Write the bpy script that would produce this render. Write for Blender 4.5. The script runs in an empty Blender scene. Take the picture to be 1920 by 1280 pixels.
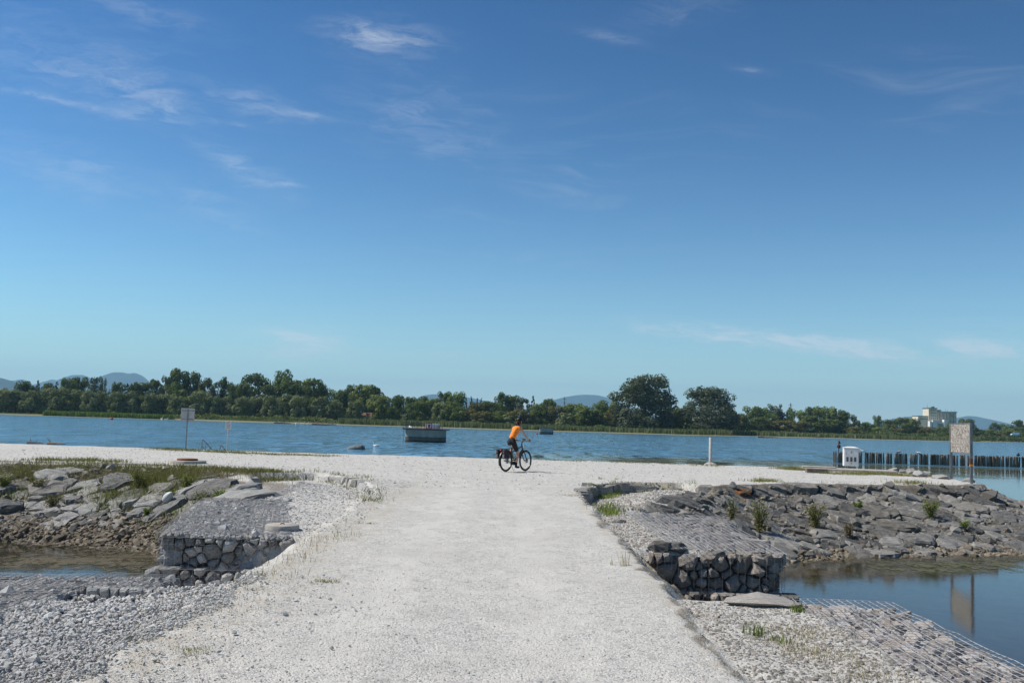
import bpy, bmesh, math, random
import numpy as np
from mathutils import Vector, Matrix

# ------------------------------------------------------------------ camera, world, sun, exposure
sc = bpy.context.scene
COL = sc.collection
rad = math.radians
FPX = 1867.0                       # focal length in pixels of a 1920 px wide picture (35 mm lens)
CAM = Vector((0.0, 0.0, 1.6))
ROLL = rad(1.7)
PITCH = math.atan(154.0 * math.cos(ROLL) / FPX)
_ex = Vector((1, 0, 0)); _eu = Vector((0, -math.sin(PITCH), math.cos(PITCH)))
CR = _ex * math.cos(ROLL) + _eu * math.sin(ROLL)
CU = -_ex * math.sin(ROLL) + _eu * math.cos(ROLL)
CF = Vector((0, math.cos(PITCH), math.sin(PITCH)))
cam_data = bpy.data.cameras.new('camera')
cam = bpy.data.objects.new('camera', cam_data); COL.objects.link(cam)
cam_data.sensor_width = 36.0
cam_data.lens = 36.0 * FPX / 1920.0
cam_data.clip_start = 0.05
cam_data.clip_end = 60000.0
cam_data.dof.use_dof = False
m = Matrix.Identity(4)
for i in range(3):
    m[i][0] = CR[i]; m[i][1] = CU[i]; m[i][2] = -CF[i]; m[i][3] = CAM[i]
cam.matrix_world = m
sc.camera = cam

SUN_EL = rad(50.0)
SUN_AZ = rad(-84.0)                # measured from +Y towards +X: the sun stands to the left, a little ahead
SDIR = Vector((math.sin(SUN_AZ) * math.cos(SUN_EL), math.cos(SUN_AZ) * math.cos(SUN_EL), math.sin(SUN_EL)))
sun_data = bpy.data.lights.new('sun', 'SUN')
sun_data.energy = 4.6
sun_data.angle = rad(0.53)
sun_data.color = (1.0, 0.95, 0.87)
sun = bpy.data.objects.new('sun', sun_data); COL.objects.link(sun)
sun.rotation_euler = (-SDIR).to_track_quat('-Z', 'Y').to_euler()
sun.location = (-40, 15, 60)

vs = sc.view_settings
vs.view_transform = 'Standard'; vs.look = 'None'; vs.gamma = 1.0; vs.use_curve_mapping = False
vs.exposure = 0.3
sc.render.engine = 'CYCLES'
sc.cycles.use_denoising = True
sc.cycles.max_bounces = 6
sc.cycles.diffuse_bounces = 2
sc.cycles.glossy_bounces = 3
sc.cycles.transmission_bounces = 4
sc.cycles.transparent_max_bounces = 8
sc.cycles.volume_bounces = 0
sc.cycles.caustics_reflective = False
sc.cycles.caustics_refractive = False

def at(px, py, z):
    """ground point at height z that the photograph shows at pixel (px, py)"""
    d = CR * ((px - 960) / FPX) + CU * ((640 - py) / FPX) + CF
    t = (z - CAM.z) / d.z
    return CAM + d * t

def at_y(px, py, Y):
    d = CR * ((px - 960) / FPX) + CU * ((640 - py) / FPX) + CF
    return CAM + d * ((Y - CAM.y) / d.y)

def hor(px):
    return 794.0 + (px - 960) * math.tan(ROLL)

# ------------------------------------------------------------------ node helper
class NT:
    def __init__(self, tree):
        self.t = tree; tree.nodes.clear()
    def n(self, typ, props=None, **ins):
        nd = self.t.nodes.new(typ)
        for k, v in (props or {}).items():
            setattr(nd, k, v)
        for k, v in ins.items():
            key = int(k[1:]) if k[0] == '_' and k[1:].isdigit() else k.replace('__', ' ')
            s = nd.inputs[key]
            self.set(s, v)
        return nd
    def set(self, s, v):
        if isinstance(v, bpy.types.NodeSocket):
            self.t.links.new(v, s)
        else:
            if hasattr(s.default_value, '__len__') and isinstance(v, (tuple, list)) and len(v) == 3 and len(s.default_value) == 4:
                v = (*v, 1.0)
            s.default_value = v
    def math(self, op, a, b=0.0, c=None, clamp=False):
        nd = self.t.nodes.new('ShaderNodeMath'); nd.operation = op; nd.use_clamp = clamp
        self.set(nd.inputs[0], a); self.set(nd.inputs[1], b)
        if c is not None: self.set(nd.inputs[2], c)
        return nd.outputs[0]
    def vmath(self, op, a, b=(0, 0, 0), scale=None):
        nd = self.t.nodes.new('ShaderNodeVectorMath'); nd.operation = op
        self.set(nd.inputs[0], a); self.set(nd.inputs[1], b)
        if scale is not None: self.set(nd.inputs['Scale'], scale)
        return nd.outputs[0]
    def mix(self, f, a, b, blend='MIX'):
        nd = self.t.nodes.new('ShaderNodeMix'); nd.data_type = 'RGBA'; nd.blend_type = blend
        nd.clamp_factor = True
        self.set(nd.inputs[0], f); self.set(nd.inputs[6], a); self.set(nd.inputs[7], b)
        return nd.outputs[2]
    def ramp(self, f, stops, interp='LINEAR'):
        nd = self.t.nodes.new('ShaderNodeValToRGB'); nd.color_ramp.interpolation = interp
        el = nd.color_ramp.elements
        while len(el) < len(stops): el.new(0.5)
        for e, (p, c) in zip(el, stops):
            e.position = p
            e.color = (c, c, c, 1) if not isinstance(c, (tuple, list)) else ((*c, 1) if len(c) == 3 else c)
        self.set(nd.inputs[0], f)
        return nd.outputs[0]
    def smooth(self, v, a, b):
        nd = self.t.nodes.new('ShaderNodeMapRange'); nd.interpolation_type = 'SMOOTHSTEP'
        self.set(nd.inputs[0], v); nd.inputs[1].default_value = a; nd.inputs[2].default_value = b
        return nd.outputs[0]
    def noise(self, vec, scale, detail=4.0, rough=0.55, dist=0.0, out=0):
        nd = self.n('ShaderNodeTexNoise', None, Scale=scale, Detail=detail, Roughness=rough, Distortion=dist)
        if vec is not None: self.set(nd.inputs['Vector'], vec)
        return nd.outputs[out]
    def voronoi(self, vec, scale, feature='F1', out=0, rnd=1.0):
        nd = self.n('ShaderNodeTexVoronoi', {'feature': feature}, Scale=scale, Randomness=rnd)
        if vec is not None: self.set(nd.inputs['Vector'], vec)
        return nd.outputs[out]
    def sep(self, v):
        nd = self.t.nodes.new('ShaderNodeSeparateXYZ'); self.set(nd.inputs[0], v); return nd.outputs
    def comb(self, x, y, z):
        nd = self.t.nodes.new('ShaderNodeCombineXYZ')
        for s, v in zip(nd.inputs, (x, y, z)): self.set(s, v)
        return nd.outputs[0]
    def attr(self, name, out='Fac'):
        nd = self.t.nodes.new('ShaderNodeAttribute'); nd.attribute_name = name; return nd.outputs[out]
    def bump(self, h, strength=1.0, dist=0.01, normal=None):
        nd = self.t.nodes.new('ShaderNodeBump')
        self.set(nd.inputs['Height'], h); self.set(nd.inputs['Strength'], strength); self.set(nd.inputs['Distance'], dist)
        if normal is not None: self.set(nd.inputs['Normal'], normal)
        return nd.outputs[0]

def material(name):
    mt = bpy.data.materials.new(name); mt.use_nodes = True
    return mt, NT(mt.node_tree)

def finish(nt, shader, volume=None):
    o = nt.t.nodes.new('ShaderNodeOutputMaterial')
    if shader is not None: nt.t.links.new(shader, o.inputs['Surface'])
    if volume is not None: nt.t.links.new(volume, o.inputs['Volume'])

def pbr(nt, color, rough=0.8, normal=None, metal=0.0, spec=0.4, **kw):
    p = nt.n('ShaderNodeBsdfPrincipled')
    nt.set(p.inputs['Base Color'], color); nt.set(p.inputs['Roughness'], rough)
    nt.set(p.inputs['Metallic'], metal); nt.set(p.inputs['Specular IOR Level'], spec)
    if normal is not None: nt.set(p.inputs['Normal'], normal)
    for k, v in kw.items(): nt.set(p.inputs[k.replace('__', ' ')], v)
    return p.outputs[0]

# ------------------------------------------------------------------ world
SKY_P = 1.72
SKY_K = (0.64, 1.13, 1.27)
world = bpy.data.worlds.new('World'); sc.world = world; world.use_nodes = True
w = NT(world.node_tree)
world.cycles.sampling_method = 'MANUAL'; world.cycles.sample_map_resolution = 256
sky = w.n('ShaderNodeTexSky', {'sky_type': 'NISHITA', 'sun_disc': False, 'sun_elevation': SUN_EL,
                               'sun_rotation': SUN_AZ, 'altitude': 0.0, 'air_density': 1.0,
                               'dust_density': 0.0, 'ozone_density': 1.0})
tc = w.n('ShaderNodeTexCoord')
gen = tc.outputs['Generated']
X, Y, Z = w.sep(gen)
# thin high cirrus: streaky noise on a flat layer overhead, plus the separate wisps that hang in it
zc = w.math('MAXIMUM', Z, 0.0)
den = w.math('ADD', zc, 0.12)
cx = w.math('DIVIDE', X, den); cy = w.math('DIVIDE', Y, den)
lay = w.comb(cx, cy, 0.0)
warp = w.noise(lay, 1.1, 3.0, 0.5, 0.0, 1)
lay2 = w.vmath('ADD', lay, w.vmath('SCALE', w.vmath('SUBTRACT', warp, (0.5, 0.5, 0.5)), scale=0.9))
mp = w.n('ShaderNodeMapping', None, Rotation=(0, 0, rad(-32)), Scale=(0.75, 3.0, 1.0)); w.set(mp.inputs[0], lay2)
fine = w.noise(mp.outputs[0], 2.4, 8.0, 0.62, 0.4)
broad = w.noise(lay, 0.55, 3.0, 0.5)
veil = w.math('MULTIPLY', w.smooth(fine, 0.48, 0.82), w.smooth(broad, 0.46, 0.68))
az = w.math('DIVIDE', X, w.math('MAXIMUM', Y, 0.05)); el = w.math('DIVIDE', Z, w.math('MAXIMUM', Y, 0.05))
front = w.smooth(Y, 0.05, 0.3)
str_n = w.comb(w.math('MULTIPLY', az, 9.0), w.math('MULTIPLY', el, 30.0), 0.0)
wn = w.noise(str_n, 2.0, 4.0, 0.55, 0.6, 1)
WISPS = [  # px, py, half length, half height (pixels), tilt (degrees), strength
    (715, 70, 105, 32, 3, 0.85), (1150, 70, 80, 10, 8, 0.35), (1412, 131, 34, 8, 6, 0.5),
    (95, 186, 130, 8, 8, 0.7), (275, 182, 85, 40, 15, 0.58), (470, 195, 80, 26, 12, 0.5), (570, 216, 55, 9, 3, 0.6),
    (440, 232, 60, 5, 5, 0.4), (790, 220, 150, 75, 12, 0.32), (450, 310, 95, 32, 25, 0.48), (520, 343, 60, 4, 4, 0.35),
    (250, 15, 150, 30, 14, 0.34), (130, 120, 230, 80, 10, 0.30), (90, 310, 230, 50, 12, 0.36), (390, 385, 100, 40, 20, 0.32),
    (560, 645, 95, 28, 4, 1.4), (1290, 625, 100, 13, 5, 1.5), (1450, 637, 160, 15, 5, 1.7), (1620, 655, 140, 16, 4, 1.7),
    (1860, 655, 130, 17, 2, 1.6), (1270, 20, 110, 30, -15, 0.25), 
    (850, 666, 60, 6, 0, 0.4)]
acc = None
for (px, py, hl, hh, tilt, k) in WISPS:
    d = (CR * ((px - 960) / FPX) + CU * ((640 - py) / FPX) + CF)
    a0, e0 = d.x / d.y, d.z / d.y
    sl = math.tan(rad(tilt) + ROLL)
    u = w.math('SUBTRACT', az, a0); v0 = w.math('SUBTRACT', el, e0)
    v = w.math('ADD', v0, w.math('MULTIPLY', u, sl))
    uu = w.math('DIVIDE', u, hl / FPX); vv = w.math('DIVIDE', v, hh / FPX)
    wx = w.sep(wn)
    vv = w.math('ADD', vv, w.math('MULTIPLY', w.math('SUBTRACT', wx[1], 0.5), 2.2))
    uu = w.math('ADD', uu, w.math('MULTIPLY', w.math('SUBTRACT', wx[0], 0.5), 1.2))
    r2 = w.math('ADD', w.math('MULTIPLY', uu, uu), w.math('MULTIPLY', vv, vv))
    g = w.math('MULTIPLY', w.math('EXPONENT', w.math('MULTIPLY', r2, -1.3)), k)
    acc = g if acc is None else w.math('ADD', acc, g)
st2 = w.comb(w.math('MULTIPLY', az, 14.0), w.math('MULTIPLY', w.math('ADD', el, w.math('MULTIPLY', az, 0.16)), 60.0), 3.0)
streak = w.noise(w.vmath('ADD', st2, w.vmath('SCALE', wn, scale=1.6)), 1.3, 7.0, 0.68, 0.3)
wis = w.math('MULTIPLY', w.math('MULTIPLY', acc, w.smooth(streak, 0.30, 0.80)), front)
cov = w.math('MINIMUM', w.math('ADD', w.math('MULTIPLY', veil, 0.34), wis), 0.85)
# film-like contrast of the clear sky (one curve for the whole dome)
sk = w.sep(sky.outputs[0])
curve = [w.math('MULTIPLY', w.math('POWER', w.math('MULTIPLY', c, 0.1), SKY_P), k * 10.0) for c, k in zip(sk, SKY_K)]
pale = w.math('MULTIPLY', w.math('EXPONENT', w.math('MULTIPLY', zc, -12.0)), 0.85)      # whitish veil low over the horizon, all round
skyb = w.mix(pale, w.comb(*curve), (6.0, 6.9, 7.5))
skyc = w.mix(w.math('MULTIPLY', cov, 0.62), skyb, (6.6, 6.9, 7.3))
bg = w.n('ShaderNodeBackground', None, Strength=0.1); w.set(bg.inputs[0], skyc)
wo = w.n('ShaderNodeOutputWorld'); w.t.links.new(bg.outputs[0], wo.inputs[0])

# ------------------------------------------------------------------ object helpers
def mesh_np(name, verts, faces, smooth=False):
    """verts (n,3), faces: list of tuples or (m,k) array"""
    me = bpy.data.meshes.new(name)
    if isinstance(faces, np.ndarray):
        v = np.asarray(verts, np.float32); f = np.asarray(faces, np.int32); k = f.shape[1]
        me.vertices.add(len(v)); me.vertices.foreach_set('co', v.ravel())
        me.loops.add(f.size); me.loops.foreach_set('vertex_index', f.ravel())
        me.polygons.add(len(f)); me.polygons.foreach_set('loop_start', np.arange(0, f.size, k, dtype=np.int32))
        me.update(calc_edges=True)
    else:
        me.from_pydata([tuple(p) for p in verts], [], faces); me.update()
    if smooth: me.polygons.foreach_set('use_smooth', np.ones(len(me.polygons), bool))
    return me

def add(name, me, mat=None, parent=None, loc=None):
    o = bpy.data.objects.new(name, me)
    if mat is not None and me is not None and not me.materials: me.materials.append(mat)
    COL.objects.link(o)
    if parent is not None: o.parent = parent
    if loc is not None: o.location = loc
    return o

def tag(o, label=None, cat=None, group=None, kind=None):
    if label: o['label'] = label
    if cat: o['category'] = cat
    if group: o['group'] = group
    if kind: o['kind'] = kind
    return o

def empty(name, loc, rz=0.0):
    o = bpy.data.objects.new(name, None); COL.objects.link(o)
    o.location = loc; o.rotation_euler = (0, 0, rz); o.empty_display_size = 0.2
    return o

class MB:
    """collects boxes, tubes, lathes ... into ONE mesh"""
    def __init__(self): self.v = []; self.f = []
    def poly(self, vs, fs):
        b = len(self.v); self.v += [tuple(p) for p in vs]; self.f += [tuple(i + b for i in f) for f in fs]
        return self
    def box(self, x0, x1, y0, y1, z0, z1, M=None):
        vs = [Vector((x, y, z)) for z in (z0, z1) for (x, y) in ((x0, y0), (x1, y0), (x1, y1), (x0, y1))]
        if M is not None: vs = [M @ p for p in vs]
        return self.poly(vs, [(0, 3, 2, 1), (4, 5, 6, 7), (0, 1, 5, 4), (1, 2, 6, 5), (2, 3, 7, 6), (3, 0, 4, 7)])
    def bbox(self, x0, x1, y0, y1, z0, z1, b=0.01, M=None):
        bm = bmesh.new(); bmesh.ops.create_cube(bm, size=1.0)
        for q in bm.verts:
            q.co = Vector(((x0 + x1) / 2 + q.co.x * (x1 - x0), (y0 + y1) / 2 + q.co.y * (y1 - y0), (z0 + z1) / 2 + q.co.z * (z1 - z0)))
        bmesh.ops.bevel(bm, geom=list(bm.edges), offset=b, segments=2, affect='EDGES', profile=0.6)
        if M is not None:
            for q in bm.verts: q.co = M @ q.co
        return self.bm(bm)
    def bm(self, bm):
        bm.verts.index_update()
        self.poly([q.co for q in bm.verts], [tuple(q.index for q in f.verts) for f in bm.faces]); bm.free(); return self
    def tube(self, pts, r, seg=8, caps=True, closed=False):
        pts = [Vector(p) for p in pts]; n = len(pts)
        rs = r if isinstance(r, (list, tuple)) else [r] * n
        t0 = None; rings = []; b = len(self.v); ref = None
        for i, p in enumerate(pts):
            if closed: t = pts[(i + 1) % n] - pts[i - 1]
            else: t = pts[min(i + 1, n - 1)] - pts[max(i - 1, 0)]
            t.normalize()
            if ref is None:
                ref = Vector((0, 0, 1)) if abs(t.z) < 0.9 else Vector((1, 0, 0))
            a = (ref - t * ref.dot(t)); a.normalize(); ref = a; c = t.cross(a)
            for k in range(seg):
                an = 2 * math.pi * k / seg
                self.v.append(tuple(p + (a * math.cos(an) + c * math.sin(an)) * rs[i]))
        for i in range(n if closed else n - 1):
            j = (i + 1) % n
            for k in range(seg):
                k2 = (k + 1) % seg
                self.f.append((b + i * seg + k, b + i * seg + k2, b + j * seg + k2, b + j * seg + k))
        if caps and not closed:
            self.f.append(tuple(b + k for k in reversed(range(seg))))
            self.f.append(tuple(b + (n - 1) * seg + k for k in range(seg)))
        return self
    def lathe(self, prof, seg=24, c=(0, 0, 0), axis='Z', closed=False):
        b = len(self.v); n = len(prof)
        for (r, h) in prof:
            for k in range(seg):
                an = 2 * math.pi * k / seg
                x, y = r * math.cos(an), r * math.sin(an)
                p = (x, y, h) if axis == 'Z' else ((x, h, y) if axis == 'Y' else (h, x, y))
                self.v.append((p[0] + c[0], p[1] + c[1], p[2] + c[2]))
        for i in range(n if closed else n - 1):
            j = (i + 1) % n
            for k in range(seg):
                k2 = (k + 1) % seg
                self.f.append((b + i * seg + k, b + i * seg + k2, b + j * seg + k2, b + j * seg + k))
        return self
    def build(self, name, mat, parent=None, smooth=False, loc=None, bev=0.0):
        me = mesh_np(name, self.v, self.f, False)
        if bev:
            bm = bmesh.new(); bm.from_mesh(me)
            bmesh.ops.bevel(bm, geom=list(bm.edges), offset=bev, segments=1, affect='EDGES'); bm.to_mesh(me); bm.free()
        if smooth:
            me.polygons.foreach_set('use_smooth', np.ones(len(me.polygons), bool))
            me.set_sharp_from_angle(angle=rad(50))
        return add(name, me, mat, parent, loc)

def copy_tree(o, parent=None):
    c = o.copy(); COL.objects.link(c); c.parent = parent
    for ch in list(o.children): copy_tree(ch, c)
    return c

# vectorised value noise
def vnoise(x, y, seed=0):
    xi = np.floor(x).astype(np.int64); yi = np.floor(y).astype(np.int64)
    fx = x - xi; fy = y - yi
    fx = fx * fx * (3 - 2 * fx); fy = fy * fy * (3 - 2 * fy)
    def h(a, b):
        n = (a * 374761393 + b * 668265263 + seed * 974634777) & 0xffffffff
        n = ((n ^ (n >> 13)) * 1274126177) & 0xffffffff
        n = (n ^ (n >> 16)) & 0xffffffff
        return n / 4294967295.0
    return (h(xi, yi) * (1 - fx) + h(xi + 1, yi) * fx) * (1 - fy) + (h(xi, yi + 1) * (1 - fx) + h(xi + 1, yi + 1) * fx) * fy
def fbm(x, y, seed=0, oct=4):
    s = 0; a = 0.5
    for i in range(oct):
        s = s + a * (vnoise(x, y, seed + i * 17) - 0.5); x = x * 2.03; y = y * 2.03; a *= 0.5
    return s
# ------------------------------------------------------------------ materials of the ground
WL = -1.5                                   # water level; the path is at z = 0

def mat_gravel_ground():
    mt, t = material('pale_gravel_ground')
    pos = t.n('ShaderNodeNewGeometry').outputs['Position']
    warp = t.vmath('ADD', pos, t.vmath('SCALE', t.noise(pos, 30.0, 2.0, 0.5, 0.0, 1), scale=0.02))
    c1 = t.voronoi(warp, 62.0, out=1); c2 = t.voronoi(warp, 135.0, out=1)
    g1 = t.sep(c1)[0]; g2 = t.sep(c2)[1]
    big = t.noise(pos, 0.55, 5.0, 0.6); mid = t.noise(pos, 4.5, 5.0, 0.65)
    speck = t.math('ADD', t.math('MULTIPLY', g1, 0.55), t.math('MULTIPLY', g2, 0.45))
    stone = t.ramp(speck, [(0.0, (0.20, 0.20, 0.195)), (0.2, (0.37, 0.365, 0.355)), (0.5, (0.50, 0.495, 0.48)), (0.8, (0.58, 0.572, 0.552)), (1.0, (0.70, 0.69, 0.67))])
    c3 = t.sep(t.voronoi(warp, 21.0, out=1))[0]
    stone = t.mix(t.math('MULTIPLY', t.smooth(c3, 0.80, 0.97), 0.55), stone, (0.27, 0.265, 0.255))
    gx_, gy_, gz_ = t.sep(pos)
    wob = t.math('MULTIPLY', t.math('SUBTRACT', t.noise(t.comb(0.0, t.math('MULTIPLY', gy_, 0.25), 0.0), 1.0, 3.0, 0.5), 0.5), 0.9)
    def band(c0, w0):
        q = t.math('DIVIDE', t.math('SUBTRACT', t.math('ADD', gx_, wob), c0), w0); return t.math('EXPONENT', t.math('MULTIPLY', t.math('MULTIPLY', q, q), -1.0))
    track = t.math('ADD', band(-1.15, 0.28), band(0.35, 0.28))
    near = t.math('SUBTRACT', 1.0, t.smooth(gy_, 22.0, 30.0))
    track = t.math('MULTIPLY', track, near)
    patch = t.noise(t.vmath('MULTIPLY', pos, (1.0, 0.6, 1.0)), 3.2, 6.0, 0.68, 0.3)
    pm = t.smooth(t.math('ADD', patch, t.math('MULTIPLY', track, 0.16)), 0.47, 0.66)
    stone = t.mix(t.math('MULTIPLY', t.smooth(t.noise(pos, 34.0, 3.0, 0.6), 0.57, 0.72), 0.55), stone, (0.20, 0.20, 0.21))
    dust = t.mix(t.math('MULTIPLY', pm, 0.65), stone, t.mix(t.smooth(t.noise(pos, 60.0, 3.0, 0.6), 0.3, 0.7), (0.52, 0.512, 0.485), (0.62, 0.612, 0.585)))
    dust = t.mix(t.math('MULTIPLY', t.smooth(big, 0.45, 0.66), 0.35), dust, (0.40, 0.392, 0.375))
    side = t.math('MULTIPLY', t.math('ADD', band(-2.35, 0.45), band(1.55, 0.12)), near)
    dust = t.mix(t.math('MULTIPLY', t.math('MULTIPLY', side, t.smooth(mid, 0.40, 0.62)), 0.55), dust, (0.40, 0.355, 0.275))
    dust = t.mix(1.0, dust, (1.035, 1.015, 0.965), 'MULTIPLY')
    # soil of the banks, sandy crust along the broken edges
    soiln = t.noise(pos, 7.0, 8.0, 0.7)
    soil = t.ramp(soiln, [(0.25, (0.075, 0.062, 0.045)), (0.5, (0.17, 0.145, 0.11)), (0.75, (0.30, 0.265, 0.215))])
    soil = t.mix(t.math('MULTIPLY', t.smooth(g1, 0.6, 1.0), 0.5), soil, (0.32, 0.30, 0.27))
    sm = t.math('ADD', t.attr('soil'), t.math('MULTIPLY', t.math('SUBTRACT', soiln, 0.5), 0.55))
    col = t.mix(t.smooth(sm, 0.28, 0.62), dust, soil)
    crust = t.ramp(t.noise(pos, 16.0, 6.0, 0.7), [(0.3, (0.24, 0.205, 0.155)), (0.7, (0.43, 0.39, 0.32))])
    cm = t.math('ADD', t.attr('crust'), t.math('MULTIPLY', t.math('SUBTRACT', t.noise(pos, 9.0, 5.0, 0.65), 0.5), 1.1))
    col = t.mix(t.smooth(cm, 0.35, 0.75), col, crust)
    # wet dark mud with ochre algae close to the water
    mudn = t.noise(pos, 3.0, 6.0, 0.65)
    mud = t.ramp(mudn, [(0.3, (0.055, 0.045, 0.028)), (0.55, (0.14, 0.105, 0.06)), (0.75, (0.22, 0.15, 0.07))])
    pz = t.sep(pos)[2]
    wet = t.math('SUBTRACT', 1.0, t.smooth(t.math('ADD', pz, t.math('MULTIPLY', mudn, 0.5)), WL + 0.25, WL + 0.65))
    col = t.mix(wet, col, mud)
    h = t.math('ADD', t.math('MULTIPLY', t.voronoi(warp, 62.0), 0.7), t.math('MULTIPLY', t.voronoi(warp, 135.0), 0.35))
    h2 = t.math('ADD', t.math('MULTIPLY', h, -1.0), t.math('MULTIPLY', t.noise(pos, 22.0, 6.0, 0.7), 0.7))
    finish(t, pbr(t, col, 0.92, t.bump(h2, 0.85, 0.012), spec=0.2))
    return mt
M_GROUND = mat_gravel_ground()

# ------------------------------------------------------------------ shape of the near land
CREST = [(-90, 31.5), (-22, 30.3), (-16, 30.2), (-11.5, 31.0), (-9.2, 30.0), (-7.6, 28.0), (-6.2, 25.6), (-5.6, 23.0), (-5.2, 20.8),
         (-2.6, 20.0), (1.6, 20.0), (3.3, 20.6), (4.2, 23.6), (5.0, 26.6), (6.3, 29.2), (8.8, 31.1), (12.5, 32.2), (15.0, 33.2), (16.4, 34.6),
         (17.0, 37.5), (17.4, 41.0), (16.6, 44.2), (12.0, 45.6), (4.0, 46.2), (-8.0, 45.6), (-20.0, 46.0), (-90, 46.0)]
LEDGE_R = [(1.62, 20.2), (1.8, 24.6), (2.35, 27.4), (3.5, 29.4), (5.1, 29.7), (5.9, 29.1), (5.4, 26.7), (4.7, 23.6), (3.8, 20.6)]
LEDGE_L = [(-2.75, 20.0), (-3.2, 24.3), (-3.9, 26.5), (-4.7, 28.3), (-5.6, 29.5), (-7.1, 28.2), (-6.7, 25.6), (-6.2, 23.0), (-5.9, 20.6)]

def sdist(poly, x, y):
    """signed distance to a polygon, negative inside"""
    d = np.full(x.shape, 1e9); inside = np.zeros(x.shape, bool); n = len(poly)
    for i in range(n):
        ax, ay = poly[i]; bx, by = poly[(i + 1) % n]
        ex, ey = bx - ax, by - ay
        t = np.clip(((x - ax) * ex + (y - ay) * ey) / (ex * ex + ey * ey), 0, 1)
        d = np.minimum(d, np.hypot(x - ax - t * ex, y - ay - t * ey))
        c = ((ay > y) != (by > y)) & (x < (bx - ax) * (y - ay) / ((by - ay) if by != ay else 1e-9) + ax)
        inside ^= c
    return np.where(inside, -d, d)

def smooth01(v, a, b):
    t = np.clip((v - a) / (b - a), 0, 1); return t * t * (3 - 2 * t)

RECT = lambda x0, x1, y0, y1: [(x0, y0), (x1, y0), (x1, y1), (x0, y1)]
PATH = [(-2.62, -9), (1.60, -9), (1.57, 10), (1.56, 16), (1.75, 22), (1.75, 26), (-3.0, 26), (-2.8, 19), (-2.6, 12)]
FILL_R = [(1.4, 14.15), (2.75, 14.15), (2.85, 16), (2.55, 18.4), (2.7, 21.5), (1.4, 21.5)]
FILL_L = [(-2.4, 14.3), (-3.5, 14.3), (-4.25, 16.8), (-4.9, 20.3), (-5.0, 21.5), (-2.4, 21.5)]
SH_R = [(1.4, -9), (2.92, -9), (2.95, 9.4), (2.7, 9.95), (1.9, 10.1), (1.4, 10.0)]
SH_L = [(-2.4, -9), (-4.1, -9), (-4.1, 8.9), (-3.9, 9.35), (-3.3, 9.4), (-2.9, 10.1), (-2.4, 10.2)]

WATER_R = [(4.40, 4.0), (4.35, 19.0), (5.6, 22.4), (6.8, 24.4), (8.2, 25.4), (11, 26.5), (13.7, 27.3), (17.0, 28.8), (19.6, 31.5), (20.5, 36), (21.5, 50), (60, 50), (60, 4)]
WATER_L = [(-6.4, 4.0), (-6.35, 18.2), (-6.9, 21.0), (-8.0, 23.0), (-9.5, 23.6), (-12.2, 23.7), (-20, 23.0), (-60, 22), (-60, 4)]

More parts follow.
